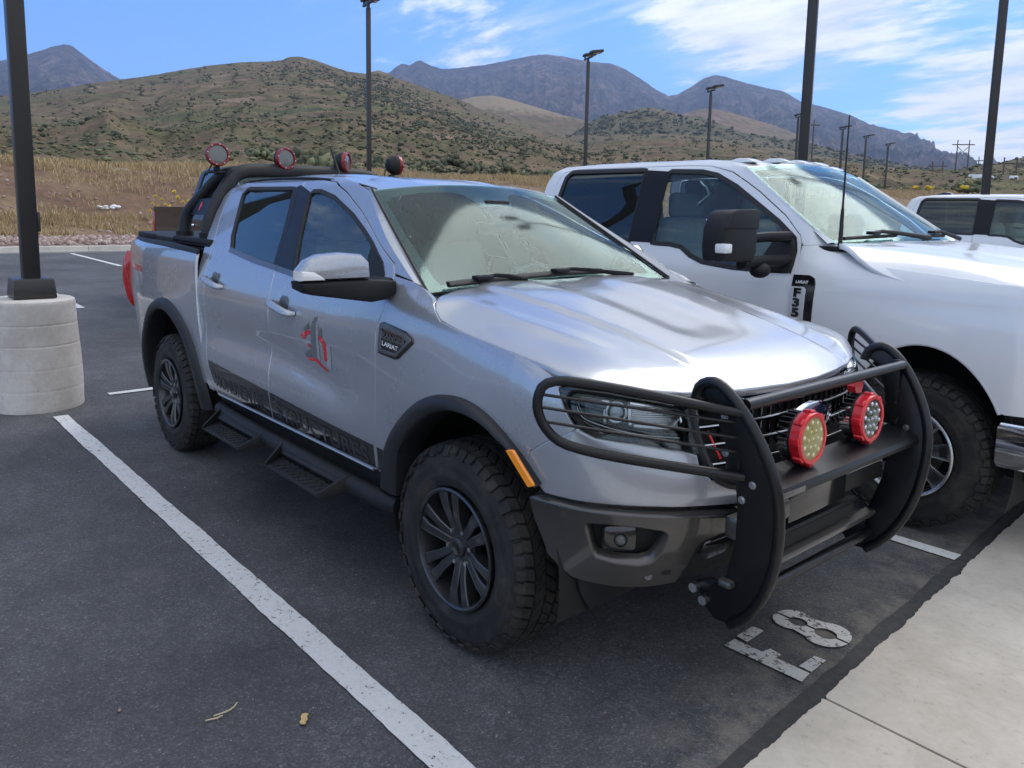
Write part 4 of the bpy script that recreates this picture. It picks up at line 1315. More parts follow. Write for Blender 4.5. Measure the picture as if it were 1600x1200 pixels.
# ------------------------------------------------------------------ round LED lamp (bar and guard)
def round_lamp(parent, c, r, fwd, style):
    f = Vector(fwd).normalized(); s = f.cross(Vector((0, 0, 1))).normalized(); u = s.cross(f)
    c = Vector(c)
    def mp(a, b, w): return c + s * a + u * b + f * w
    L = empty('round_lamp', parent=parent)
    if style == 'bar':
        m = MB(); m.lathe([(r * .99, -.010), (r * 1.0, -.03), (r * .92, -.05), (r * .62, -.085), (.001, -.10)], mp, 40); m.build('lamp_housing', 'black_plastic', L)
        m = MB(); m.lathe([(r * .80, .004), (r * .84, .012), (r * .97, .012), (r * 1.02, .006), (r * 1.02, -.014), (r * .96, -.016)], mp, 48); b = m.build('lamp_bezel', 'red_anodised', L)
        for k in range(8):
            a = k * PI / 4 + .2
            m = MB(); m.cyl(mp(r * .905 * math.cos(a), r * .905 * math.sin(a), .008), mp(r * .905 * math.cos(a), r * .905 * math.sin(a), .0145), .0035, n=8); m.build('screw', 'satin_metal', b)
        m = MB(); m.lathe([(.001, .007), (r * .5, .006), (r * .82, .002)], mp, 40); m.build('lamp_lens', 'fluted_lens', L)
        m = MB(); m.box(c - f * .05 - u * (r + .012), (.05, .03, .03), .006); m.tube([c - f * .05 - u * (r - .01), c - f * .05 - u * (r + .05)], .008, n=8)
        m.box(c - f * .05 - u * (r + .035), (.055, .10, .012), .004); m.build('lamp_mount', 'black_plastic', L)
        m = MB(); m.tube([c - f * .09 - u * .02, c - f * .12 - u * .06 + s * .02, c - f * .12 - u * (r + .05) + s * .05], .005, n=6, smooth=2); m.build('lamp_cable', 'rubber_seal', L)
    else:
        m = MB(); m.lathe([(r * .95, -.004), (r * .95, -.035), (.001, -.036)], mp, 32); m.build('lamp_housing', 'black_plastic', L)
        for k in range(26):
            a = k * 2 * PI / 26
            m = MB() if k == 0 else m
            m.box(mp(r * .84 * math.cos(a), r * .84 * math.sin(a), -.050), (.05, .003, .020), 0, rot=Matrix((f, s * math.cos(a + PI / 2) + u * math.sin(a + PI / 2), s * math.cos(a) + u * math.sin(a))).transposed())
        m.build('cooling_fins', 'powder_black', L)
        m = MB(); m.lathe([(r * .78, .0), (r * .82, .014), (r * .95, .014), (r * 1.0, .008), (r * 1.0, -.024), (r * .93, -.026)], mp, 48)
        for k in range(8):
            a = k * PI / 4
            m.box(mp(r * .99 * math.cos(a), r * .99 * math.sin(a), -.006), (.034, .026, .016), .004, rot=Matrix((f, s * math.cos(a + PI / 2) + u * math.sin(a + PI / 2), s * math.cos(a) + u * math.sin(a))).transposed())
        m.build('lamp_bezel', 'red_bezel', L)
        m = MB(); m.lathe([(.001, .003), (r * .80, .003)], mp, 40); m.build('led_plate', 'led_plate', L)
        pts = [(0, 0)] + [(r * .33 * math.cos(k * PI / 3), r * .33 * math.sin(k * PI / 3)) for k in range(6)] + [(r * .62 * math.cos(k * PI / 5 + .2), r * .62 * math.sin(k * PI / 5 + .2)) for k in range(10)]
        for a, b in pts:
            m = MB(); m.sph(mp(a, b, .004), r * .125, 10, (1, 1, 1)); m.build('led', 'led_chip' if style == 'led_yellow' else 'lamp_silver', L)
        m = MB(); m.lathe([(.001, .0135), (r * .5, .0135), (r * .81, .010)], mp, 36)
        m.build('lamp_lens', 'lens_glass' if style != 'led_yellow' else 'yellow_film', L)
        m = MB(); m.box(c - f * .035 - u * (r + .030), (.04, .07, .012), .003); m.tube([c - f * .035 - u * (r - .02), c - f * .035 - u * (r + .03)], .012, n=10); m.build('lamp_mount', 'black_plastic', L)
    return L


glass('yellow_film', (0.95, 0.88, 0.50), 0.05, 1.45, 0.62, 1.1, (0.78, 0.70, 0.33))


def add_guard(T):
    G = empty('grille_guard', parent=T)
    Y = lambda z: .428 + .128 * z
    out = [(.822, 1.108), (.836, 1.141), (.878, 1.160), (.912, 1.154), (.952, 1.125), (1.005, 1.066), (1.060, .975), (1.094, .888), (1.106, .815), (1.105, .715), (1.087, .598), (1.043, .482), (.986, .398), (.925, .348)]
    inn = [(.870, .345), (.828, .386), (.858, .455), (.920, .520), (.958, .644), (.968, .777), (.962, .862), (.935, .955), (.905, 1.030), (.885, 1.082), (.855, 1.100)]
    for s in (-1, 1):
        m = MB(); m.prism(out + inn, lambda a, b, t: (a, s * (Y(b) + t), b), -.004, .004, .0015)
        p = m.build('guard_upright', 'powder_black', G)
        m = MB(); m.tube([(x + .004, s * Y(z), z) for x, z in [(.820, 1.095)] + out], .0180, n=14, smooth=1); m.build('guard_edge_tube', 'powder_black', p)
        for x, z in ((.93, 1.057), (1.024, .859), (.985, .80), (.93, .94)):
            m = MB(); m.cyl((x, s * (Y(z) + .010), z), (x, s * (Y(z) - .010), z), .0085, n=6); m.cyl((x, s * (Y(z) + .006), z), (x, s * (Y(z) - .006), z), .0125, n=20); m.build('bolt', 'satin_metal', p)
        # wing hoop round the headlight
        lp = [(1.0, Y(1.08), 1.080), (.905, .625, 1.091), (.767, .776, 1.130), (.655, .900, 1.155), (.601, .956, 1.163), (.566, .990, 1.148), (.555, 1.002, 1.110), (.556, 1.003, 1.065),
              (.570, .988, 1.018), (.594, .962, .978), (.63, .925, .954), (.715, .838, .929), (.842, .695, .902), (.990, Y(.87), .875)]
        m = MB(); m.tube([(x, s * y, z) for x, y, z in lp], .0158, n=14, smooth=1); w = m.build('headlight_hoop', 'powder_black', G)
        for (z0, x0, y0), (z1, x1, y1) in (((1.117, .562, .996), (1.050, .955, .585)), ((1.078, .556, 1.0), (1.001, .962, .575)), ((1.033, .566, .99), (.955, .958, .57))):
            m = MB(); m.tube([(x0, s * y0, z0), (x1, s * y1, z1), (x1 + .02, s * (y1 - .04), z1 - .004)], .0052, n=8, smooth=1); m.build('hoop_rod', 'powder_black', w)
        m = MB(); m.box((.955, s * .545, .99), (.05, .012, .26), .003); m.build('hoop_bracket', 'powder_black', w)
        m = MB(); m.prism([(.80, .40), (.93, .37), (.93, .47), (.84, .47), (.78, .44)], lambda a, b, t: (a, s * (.455 + t), b), -.005, .005, .001); mb_ = m.build('frame_bracket', 'powder_black', G)
        for x, z in ((.79, .425), (.83, .395)):
            m = MB(); m.cyl((x, s * .49, z), (x, s * .45, z), .016, n=12); m.build('bolt', 'satin_metal', mb_)
    m = MB(); m.tube([(.985, -.545, 1.100), (.985, .545, 1.100)], .0190, n=16); m.build('guard_cross_tube', 'gloss_black' if False else 'powder_black', G)
    m = MB(); m.tube([(.935, -.475, .418), (.935, .475, .418)], .0195, n=16); m.build('guard_cross_tube', 'powder_black', G)
    m = MB(); m.prism([(.955, .862), (1.070, .838), (1.078, .822), (1.074, .806), (1.066, .806), (1.066, .826), (.955, .850)], lambda a, b, t: (a, t, b), -.530, .530, .002); m.build('guard_shelf', 'satin_black', G)
    m = MB(); m.box((1.0805, -.40, .820), (.003, .14, .018), .001, rot=None); m.build('maker_plate', 'badge_grey', G)
    # small black stay rods up to the grille
    for y, st in ((-.212, 'led_yellow'), (.212, 'led_white')):
        L = round_lamp(G, (1.022, y, .948), .088, (1, 0, .03), st)
        m = MB(); m.tube([(1.0, y + .03, .858), (.985, y + .05, .90), (.95, y + .06, .93)], .006, n=6, smooth=1); m.build('lamp_cable', 'rubber_seal', L)
    # red end caps of the mounting rods
    for y, x, z in ((.235, .935, 1.055), (.205, .94, .905)):
        m = MB(); m.cyl((x, y, z), (x + .03, y, z), .033, n=8); m.build('red_spacer', 'red_bezel', G)


def add_roll_bar(T):
    G = empty('sport_bar', parent=T)
    hp = [(-2.86, -.738, 1.44), (-2.86, -.731, 1.545), (-2.87, -.703, 1.630), (-2.89, -.586, 1.823), (-2.90, -.538, 1.876), (-2.90, -.490, 1.899), (-2.91, -.42, 1.912), (-2.91, -.2, 1.917)]
    hp = hp + [(x, -y, z) for x, y, z in hp[::-1]]
    m = MB(); m.tube(hp, .047, n=18, smooth=2); m.build('main_hoop', 'flare_plastic', G)
    for s in (-1, 1):
        rp = [(-3.30, s * .738, 1.44), (-3.30, s * .731, 1.575), (-3.275, s * .710, 1.640), (-3.22, s * .682, 1.695), (-3.0, s * .612, 1.856), (-2.95, s * .574, 1.889), (-2.92, s * .50, 1.900)]
        m = MB(); m.tube(rp, .040, n=16, smooth=2); m.build('rear_leg', 'flare_plastic', G)
        m = MB(); m.prism([(-3.36, 1.392), (-3.36, 1.468), (-2.66, 1.462), (-2.66, 1.380)], lambda a, b, t: (a, s * t, b), .665, .800, .008); ft = m.build('bar_foot', 'black_plastic', G)
        for k in range(3):
            m = MB(); m.prism([(-3.34, 1.405 + .02 * k), (-3.34, 1.413 + .02 * k), (-2.68, 1.406 + .02 * k), (-2.68, 1.398 + .02 * k)], lambda a, b, t: (a, s * t, b), .799, .804); m.build('foot_rib', 'black_plastic', ft)
        for x, y in ((-2.86, .738), (-3.30, .738)):
            m = MB(); m.cyl((x, s * y, 1.455), (x, s * y, 1.500), .056, n=20); m.build('foot_collar', 'black_plastic', G)
        m = MB(); m.prism([(-3.27, 1.61), (-3.15, 1.716), (-2.93, 1.722), (-2.93, 1.612)], lambda a, b, t: (a, s * (.714 - (b - 1.61) * .28 + t), b), -.004, .004); wp_ = m.build('gusset_plate', 'satin_black', G)
        zz = [(-3.100, 1.640), (-3.092, 1.672), (-3.078, 1.690), (-3.056, 1.702), (-3.060, 1.684), (-3.052, 1.676), (-3.060, 1.664), (-3.074, 1.662), (-3.080, 1.640)]
        m = MB(); m.prism(zz, lambda a, b, t: (a, s * (.714 - (b - 1.61) * .28 + t), b), .005, .007); m.build('emblem', 'pink_decal', wp_)
    for y, dr in ((-.655, (1, -.12, .10)), (-.19, (1, .10, .06)), (.275, (1, .85, .02)), (.705, (.12, 1.0, -.02))):
        round_lamp(G, (-2.875, y, 2.0), .0725, dr, 'bar')
    # stubby roof aerial
    m = MB(); m.tube([(-2.50, .01, 1.865), (-2.53, .02, 1.90), (-2.60, .0, 2.07)], [.012, .010, .006], n=8); m.box((-2.49, .01, 1.872), (.12, .05, .025), .01); m.build('roof_aerial', 'black_plastic', T)


def finish_pickup():
    T = build_pickup()
    for cx in (0.0, -3.221):
        for s in (-1, 1):
            build_wheel(T, cx, s * .905, .402, .275, s, 'dark')
    add_guard(T)
    add_roll_bar(T)
    return T


finish_pickup()
# ------------------------------------------------------------------ ground materials
def ground_mats():
    # asphalt: dark binder, pale aggregate, broad worn patches, dust blown against the pavement edge
    m, nt, N, L, b = nodes_of('asphalt')
    v = tex(nt, 'voronoi', 170); v2 = tex(nt, 'voronoi', 75)
    n1 = tex(nt, 'noise', 0.7, 7, 0.62); n2 = tex(nt, 'noise', 5.0, 8, 0.68); n3 = tex(nt, 'noise', 2.3, 6, 0.6, off=(5, 3, 0))
    agg = ramp(nt, v.outputs['Color'], [(0.0, 0.060), (0.55, 0.083), (0.82, 0.118), (1.0, 0.21)])
    agg2 = ramp(nt, v2.outputs['Color'], [(0.0, 0.85), (0.7, 1.0), (1.0, 1.35)])
    c = mixc(nt, 1.0, agg, agg2, 'MULTIPLY')
    c = mixc(nt, 1.0, c, ramp(nt, n1.outputs['Fac'], [(0.3, 0.62), (0.52, 0.95), (0.72, 1.42)]), 'MULTIPLY')
    c = mixc(nt, 1.0, c, ramp(nt, n2.outputs['Fac'], [(0.30, 0.78), (0.6, 1.05), (0.8, 1.25)]), 'MULTIPLY')
    vc = tex(nt, 'voronoi', 9.0); vc.feature = 'DISTANCE_TO_EDGE'
    wv = mixc(nt, 0.12, vc.inputs['Vector'].links[0].from_socket, n2.outputs['Color'], 'ADD'); L.new(wv, vc.inputs['Vector'])
    craze = mth(nt, 'MULTIPLY', mrange(nt, vc.outputs['Distance'], 0.030, 0.004), mrange(nt, n1.outputs['Fac'], 0.46, 0.62))
    c = mixc(nt, mth(nt, 'MULTIPLY', craze, 0.55), c, (0.022, 0.022, 0.024))
    c = mixc(nt, 1.0, c, (1.0, 1.0, 1.07), 'MULTIPLY')
    g = N.new("ShaderNodeNewGeometry"); sp = N.new("ShaderNodeSeparateXYZ"); L.new(g.outputs['Position'], sp.inputs[0])
    edge = mth(nt, 'ADD', sp.outputs[0], mth(nt, 'MULTIPLY', sp.outputs[1], 0.055))
    d1 = mrange(nt, mth(nt, 'ADD', edge, mth(nt, 'MULTIPLY', n3.outputs['Fac'], 0.35)), 0.76, 1.18)
    d2 = mrange(nt, n2.outputs['Fac'], 0.36, 0.66)
    c = mixc(nt, mth(nt, 'MULTIPLY', mth(nt, 'MULTIPLY', d1, d2), 0.55), c, (0.24, 0.205, 0.165))
    vo = tex(nt, 'voronoi', 2.1, off=(.4, .2, 0))
    oil = mrange(nt, mth(nt, 'ADD', vo.outputs['Distance'], mth(nt, 'MULTIPLY', n2.outputs['Fac'], 0.16)), 0.17, 0.10)
    c = mixc(nt, mth(nt, 'MULTIPLY', oil, 0.45), c, (0.026, 0.026, 0.028))
    d3 = mth(nt, 'MULTIPLY', mrange(nt, n3.outputs['Fac'], 0.60, 0.74), 0.20)
    c = mixc(nt, d3, c, (0.17, 0.155, 0.14))
    L.new(c, b.inputs['Base Color'])
    b.inputs['Roughness'].default_value = 0.78
    b.inputs['Specular IOR Level'].default_value = 0.4
    h = mth(nt, 'ADD', v.outputs['Distance'], mth(nt, 'MULTIPLY', n2.outputs['Fac'], 0.8))
    bump(nt, b, h, 0.55, 0.004)

    m, nt, N, L, b = nodes_of('seal_tar')
    n = tex(nt, 'noise', 26, 6, 0.65)
    L.new(ramp(nt, n.outputs['Fac'], [(0.3, 0.030), (0.6, 0.050), (0.8, 0.085)]), b.inputs['Base Color'])
    b.inputs['Roughness'].default_value = 0.8
    bump(nt, b, n.outputs['Fac'], 0.6, 0.006)

    m, nt, N, L, b = nodes_of('road_paint')
    n = tex(nt, 'noise', 46, 6, 0.7); n2 = tex(nt, 'noise', 3.2, 5, 0.6); v = tex(nt, 'voronoi', 170)
    wear = mth(nt, 'ADD', n.outputs['Fac'], mth(nt, 'MULTIPLY', n2.outputs['Fac'], 0.18))
    wear = mth(nt, 'ADD', wear, mth(nt, 'MULTIPLY', v.outputs['Distance'], -0.14))
    f = mrange(nt, wear, 0.405, 0.37)
    c = mixc(nt, n2.outputs['Fac'], (0.60, 0.60, 0.585), (0.72, 0.72, 0.71))
    c = mixc(nt, 1.0, c, ramp(nt, n.outputs['Fac'], [(0.35, 0.86), (0.7, 1.0)]), 'MULTIPLY')
    L.new(mixc(nt, f, c, (0.055, 0.055, 0.058)), b.inputs['Base Color'])
    b.inputs['Roughness'].default_value = 0.72
    bump(nt, b, mth(nt, 'ADD', n.outputs['Fac'], v.outputs['Distance']), 0.4, 0.003)

    m, nt, N, L, b = nodes_of('stencil_paint')
    n = tex(nt, 'noise', 40, 6, 0.75); n2 = tex(nt, 'noise', 6, 5, 0.6)
    f = mrange(nt, mth(nt, 'ADD', n.outputs['Fac'], mth(nt, 'MULTIPLY', n2.outputs['Fac'], 0.3)), 0.61, 0.55)
    L.new(mixc(nt, f, (0.50, 0.49, 0.47), (0.07, 0.066, 0.062)), b.inputs['Base Color'])
    b.inputs['Roughness'].default_value = 0.8

    for nm, lo, hi, sc in (('concrete_walk', (0.43, 0.385, 0.325), (0.57, 0.52, 0.45), 1.6), ('concrete_curb', (0.36, 0.34, 0.31), (0.50, 0.47, 0.43), 2.0), ('concrete_base', (0.45, 0.405, 0.37), (0.60, 0.575, 0.53), 2.5)):
        m, nt, N, L, b = nodes_of(nm)
        n = tex(nt, 'noise', sc, 8, 0.66); n2 = tex(nt, 'noise', 30, 6, 0.7); n3 = tex(nt, 'noise', 5, 7, 0.7, stretch=(1, 3.5, 1), off=(2, 4, 1))
        c = mixc(nt, mrange(nt, n.outputs['Fac'], 0.3, 0.7), lo, hi)
        c = mixc(nt, 1.0, c, ramp(nt, n2.outputs['Fac'], [(0.28, 0.70), (0.40, 0.95), (0.7, 1.05)]), 'MULTIPLY')
        c = mixc(nt, mth(nt, 'MULTIPLY', mrange(nt, n3.outputs['Fac'], 0.55, 0.75), 0.35), c, (0.30, 0.26, 0.22))
        v = tex(nt, 'voronoi', 18)
        spots = mrange(nt, v.outputs['Distance'], 0.050, 0.035)
        c = mixc(nt, mth(nt, 'MULTIPLY', spots, 0.6), c, (0.10, 0.085, 0.07))
        L.new(c, b.inputs['Base Color'])
        b.inputs['Roughness'].default_value = 0.85
        bump(nt, b, mth(nt, 'ADD', n2.outputs['Fac'], n.outputs['Fac']), 0.35, 0.004)

    m, nt, N, L, b = nodes_of('bank_soil')
    n = tex(nt, 'noise', 0.35, 9, 0.66); n2 = tex(nt, 'noise', 2.6, 8, 0.7)
    g = N.new("ShaderNodeNewGeometry"); sp = N.new("ShaderNodeSeparateXYZ"); L.new(g.outputs['Position'], sp.inputs[0])
    c = ramp(nt, n.outputs['Fac'], [(0.30, (0.17, 0.092, 0.058)), (0.5, (0.23, 0.145, 0.09)), (0.68, (0.30, 0.225, 0.125))])
    c = mixc(nt, 1.0, c, ramp(nt, n2.outputs['Fac'], [(0.3, 0.6), (0.6, 1.0), (0.8, 1.35)]), 'MULTIPLY')
    L.new(c, b.inputs['Base Color']); b.inputs['Roughness'].default_value = 0.95
    bump(nt, b, n2.outputs['Fac'], 0.8, 0.25)

    m, nt, N, L, b = nodes_of('gravel_bed')
    n = tex(nt, 'noise', 8, 5, 0.6)
    L.new(mixc(nt, n.outputs['Fac'], (0.20, 0.15, 0.125), (0.30, 0.23, 0.20)), b.inputs['Base Color']); b.inputs['Roughness'].default_value = 0.95

    m, nt, N, L, b = nodes_of('gravel_stone')
    oi = N.new("ShaderNodeNewGeometry")
    L.new(ramp(nt, oi.outputs['Random Per Island'], [(0.0, (0.17, 0.11, 0.095)), (0.35, (0.28, 0.19, 0.165)), (0.7, (0.36, 0.27, 0.24)), (1.0, (0.44, 0.37, 0.34))]), b.inputs['Base Color'])
    b.inputs['Roughness'].default_value = 0.9

    m, nt, N, L, b = nodes_of('dry_grass')
    oi = N.new("ShaderNodeNewGeometry")
    L.new(ramp(nt, oi.outputs['Random Per Island'], [(0.0, (0.24, 0.16, 0.085)), (0.35, (0.38, 0.275, 0.14)), (0.75, (0.50, 0.385, 0.21)), (1.0, (0.60, 0.48, 0.29))]), b.inputs['Base Color'])
    b.inputs['Roughness'].default_value = 0.8

    for nm, cols in (('scrub_leaf', [(0.0, (0.034, 0.042, 0.022)), (0.4, (0.056, 0.064, 0.030)), (0.75, (0.088, 0.088, 0.042)), (1.0, (0.13, 0.105, 0.055))]),
                     ('sage_leaf', [(0.0, (0.06, 0.072, 0.038)), (0.5, (0.10, 0.115, 0.055)), (0.8, (0.15, 0.15, 0.075)), (1.0, (0.19, 0.165, 0.07))])):
        m, nt, N, L, b = nodes_of(nm)
        oi = N.new("ShaderNodeNewGeometry")
        L.new(ramp(nt, oi.outputs['Random Per Island'], cols), b.inputs['Base Color'])
        b.inputs['Roughness'].default_value = 0.85

    def hill(nm, stops, tint_sc, relief=1.0, crest=None):
        m, nt, N, L, b = nodes_of(nm)
        a = tex(nt, 'noise', tint_sc, 9, 0.62); a2 = tex(nt, 'noise', tint_sc * 6, 8, 0.68); a3 = tex(nt, 'noise', tint_sc * 40, 6, 0.7)
        c = ramp(nt, a.outputs['Fac'], stops)
        c = mixc(nt, 1.0, c, ramp(nt, a2.outputs['Fac'], [(0.32, 0.50), (0.52, 1.0), (0.70, 1.45)]), 'MULTIPLY')
        c = mixc(nt, 1.0, c, ramp(nt, a3.outputs['Fac'], [(0.36, 0.70), (0.6, 1.08), (0.75, 1.2)]), 'MULTIPLY')
        if crest:      # bare tan rock near the top
            g = N.new("ShaderNodeNewGeometry"); sp = N.new("ShaderNodeSeparateXYZ"); L.new(g.outputs['Position'], sp.inputs[0])
            zz = mth(nt, 'ADD', sp.outputs[2], mth(nt, 'MULTIPLY', a2.outputs['Fac'], 60))
            c = mixc(nt, mth(nt, 'MULTIPLY', mrange(nt, zz, crest, crest + 30), 0.75), c, mixc(nt, a3.outputs['Fac'], (0.20, 0.155, 0.105), (0.36, 0.29, 0.21)))
        if relief > 1:  # ridge shading painted into the rock colour, as backlit slopes look flat
            c = mixc(nt, 0.55, c, mixc(nt, 1.0, c, ramp(nt, a2.outputs['Fac'], [(0.36, 0.35), (0.5, 1.0), (0.62, 1.9)]), 'MULTIPLY'))
        L.new(c, b.inputs['Base Color']); b.inputs['Roughness'].default_value = 0.95; b.inputs['Specular IOR Level'].default_value = 0.1
        bump(nt, b, mth(nt, 'ADD', a2.outputs['Fac'], mth(nt, 'MULTIPLY', a3.outputs['Fac'], 0.3)), 1.0 if relief > 1 else 0.8, relief * 2.5 / (tint_sc * 100))
        return m
    hill('hill_earth', [(0.28, (0.072, 0.082, 0.036)), (0.40, (0.120, 0.112, 0.052)), (0.49, (0.165, 0.118, 0.074)), (0.57, (0.098, 0.092, 0.044)), (0.64, (0.195, 0.140, 0.092)), (0.75, (0.27, 0.205, 0.148))], 0.011, 1.0, 238)
    hill('dome_earth', [(0.30, (0.065, 0.070, 0.035)), (0.5, (0.105, 0.095, 0.05)), (0.7, (0.17, 0.14, 0.09))], 0.010)
    hill('brown_earth', [(0.30, (0.17, 0.105, 0.07)), (0.5, (0.20, 0.14, 0.09)), (0.7, (0.15, 0.12, 0.065))], 0.006)
    hill('mountain_rock', [(0.30, (0.046, 0.043, 0.048)), (0.5, (0.098, 0.082, 0.082)), (0.6, (0.19, 0.135, 0.12)), (0.72, (0.058, 0.056, 0.05))], 0.0022, 7.0)


ground_mats()


def zg(x):
    """the lot rises gently away from the camera"""
    x = np.asarray(x, float)
    return .03 * np.clip(-5.6 - x, 0, 8) + .01 * np.maximum(0, -13.6 - x)


def sheet(name, xs, ys, zf, mat, kind='structure'):
    X, Y = np.meshgrid(xs, ys, indexing='ij')
    V = np.stack([X, Y, zf(X, Y)], -1).reshape(-1, 3)
    n, m = len(xs), len(ys)
    i = np.arange(n - 1)[:, None] * m + np.arange(m - 1)[None]
    F = np.stack([i, i + m, i + m + 1, i + 1], -1).reshape(-1, 4)
    o = link(name, np_mesh(name, V, F, mat))
    tag(o, kind=kind)
    return o


edge_x = lambda y: 1.085 - .055 * np.asarray(y, float)


def build_ground():
    # asphalt lot: front edge follows the pavement
    ys = np.concatenate([np.linspace(-70, -6, 12), np.linspace(-5, 8, 40), np.linspace(9, 120, 30)])
    us = np.concatenate([[0, .05, .2, .6, 1.2, 2.5, 4, 5.5, 6.2, 6.55, 6.6, 7.0], np.linspace(7.6, 24, 20)])
    U, Yg = np.meshgrid(us, ys, indexing='ij')
    X = edge_x(np.clip(Yg, -8, 8)) * (1 - np.minimum(U / 6, 1)) + 1.0 * np.minimum(U / 6, 1) - U
    V = np.stack([X, Yg, zg(X)], -1).reshape(-1, 3)
    n, m = len(us), len(ys)
    i = np.arange(n - 1)[:, None] * m + np.arange(m - 1)[None]
    F = np.stack([i, i + 1, i + m + 1, i + m], -1).reshape(-1, 4)
    tag(link('asphalt_lot', np_mesh('asphalt_lot', V, F, 'asphalt')), kind='structure')
    # tar seal along the pavement
    yy = np.arange(-6, 8, .03)
    w = .062 + .006 * fbm(yy * 2.2, yy * 0 + 3, 4, 5) * 2
    rag = .008 * fbm(yy * 7, yy * 0 + 1, 4, 9) * 2.2
    o = MB()
    bm = o.bm
    A = [bm.verts.new((float(edge_x(y)) - ww - .018 - .006 * float(fbm(y * 9, 8.0, 3, 2)), y, .0035)) for y, ww in zip(yy, w)]
    B_ = [bm.verts.new((float(edge_x(y)) + .06, y, .0035)) for y in yy]
    for k in range(len(yy) - 1): bm.faces.new((A[k], B_[k], B_[k+1], A[k+1]))
    tag(o.build('tar_seam', 'seal_tar', recalc=False), kind='structure')
    # concrete walk: two slabs in view and their neighbours, ragged along the seal
    walk = empty('pavement', (0, 0, 0)); tag(walk, kind='structure')
    joints = [-6.2, -3.15, -.098, 2.95, 6.0, 9.0]
    for j0, j1 in zip(joints[:-1], joints[1:]):
        y = np.arange(j0 + .006, j1 - .006, .011)
        yy2 = np.append(y, j1 - .006)
        r = .012 * fbm(yy2 * 5, yy2 * 0 + 1, 3, 9, .5) + .006 * fbm(yy2 * 26, yy2 * 0 + 1, 3, 19, .6) + .010 * fbm(yy2 * 1.1, yy2 * 0 + 5, 2, 29)
        front = [(float(edge_x(a)) - .012 + b, a) for a, b in zip(yy2, r)]
        front[0] = (front[0][0] + .008, front[0][1]); front[-1] = (front[-1][0] + .008, front[-1][1])
        m_ = MB(); m_.prism(front + [(3.2, j1 - .006), (3.2, j0 + .006)], lambda a, b, t: (a, b, t), -.10, .012, .0)
        m_.build('concrete_slab', 'concrete_walk', walk)
    m_ = MB(); m_.box((2.2, 1.4, -.02), (2.2, 15.4, .04)); m_.build('joint_filler', 'seal_tar', walk)
    # earth behind the pavement so the ground runs on everywhere
    X = np.array([3.19, 8, 20, 60, 200, 900]); Yv = np.array([-900, -200, -60, -20, 0, 20, 60, 200, 900.])
    sheet('verge', X, Yv, lambda a, b: -.02 + 0 * a, 'bank_soil')
    # painted lines
    def line(x0, x1, y0, y1, wob=.004, step=.04):
        L_ = max(abs(x1 - x0), abs(y1 - y0)); n = max(2, int(L_ / step))
        t = np.linspace(0, 1, n); along = t * L_
        if abs(x1 - x0) > abs(y1 - y0):
            a = np.stack([x0 + (x1 - x0) * t, y0 + wob * fbm(along * 1.5, 0 * t, 3, 1) + wob * .5 * fbm(along * 14, 0 * t, 3, 3)], 1)
            b = np.stack([x0 + (x1 - x0) * t, y1 + wob * fbm(along * 1.5, 0 * t + 7, 3, 2) + wob * .5 * fbm(along * 14, 0 * t, 3, 4)], 1)
        else:
            a = np.stack([x0 + wob * fbm(along * 1.5, 0 * t, 3, 1), y0 + (y1 - y0) * t], 1); b = np.stack([x1 + wob * fbm(along * 1.5, 0 * t + 4, 3, 1), y0 + (y1 - y0) * t], 1)
        V = np.concatenate([np.c_[a, zg(a[:, 0]) + .0075], np.c_[b, zg(b[:, 0]) + .0075]])
        i = np.arange(n - 1)
        F = np.stack([i, i + 1, i + 1 + n, i + n], 1)
        me = np_mesh('stall_line', V, F, 'road_paint')
        if me.polygons[0].normal.z < 0: me.flip_normals()
        tag(link('stall_line', me), kind='structure')
    line(-4.65, .99, -1.352, -1.240, .010)
    line(-4.65, .925, 1.490, 1.576, .007)
    for k in range(1, 9): line(-4.65, .90, 1.49 + 2.78 * k, 1.576 + 2.78 * k, .007)
    line(-5.275, -5.185, -.80, 24, .006)
    line(-5.275, -5.185, -24, -1.95, .006)
    for k in list(range(-8, -2)) + list(range(3, 14)):
        yb = -.2 + 2.78 * k
        line(-10.3, -5.9, yb, yb + .10, .006)
    line(-13.5, -10.6, .14, .24, .006)
    for k in range(-8, 16):
        yb = 2.48 + 2.85 * k
        if 0 < yb < 7 or k in (-1,) or k > 2 or k < -1: line(-22.2, -17.4, yb, yb + .11, .006, .1)
    # stencilled E 8
    def flat(name, poly, z=.0078):
        m_ = MB(); m_.bm.faces.new([m_.bm.verts.new((x, y, z)) for x, y in poly])
        f = m_.bm.faces[:] ; bmesh.ops.recalc_face_normals(m_.bm, faces=f)
        if m_.bm.faces and list(m_.bm.faces)[0].normal.z < 0: bmesh.ops.reverse_faces(m_.bm, faces=f)
        return m_.build(name, 'stencil_paint', recalc=False)
    SE = empty('stall_marking', (.8, .17, 0)); tag(SE, kind='structure')
    for poly in ([(.650, .026), (.650, .142), (.697, .146), (.703, .018)], [(.659, -.073), (.658, -.002), (.778, .001), (.787, .047), (.838, .040), (.834, .004), (.970, .009), (.979, -.063)], [(.920, .022), (.922, .133), (.966, .138), (.970, .022)]):
        o = flat('stencil_letter', poly); o.parent = SE; o.matrix_parent_inverse = Matrix.Translation((-.8, -.17, 0))
    cyc = .322
    def arc(cx, cy, rx, ry, a0, a1, n=14): return [(cx + rx * math.cos(math.radians(a0 + (a1 - a0) * i / n)), cy + ry * math.sin(math.radians(a0 + (a1 - a0) * i / n))) for i in range(n + 1)]
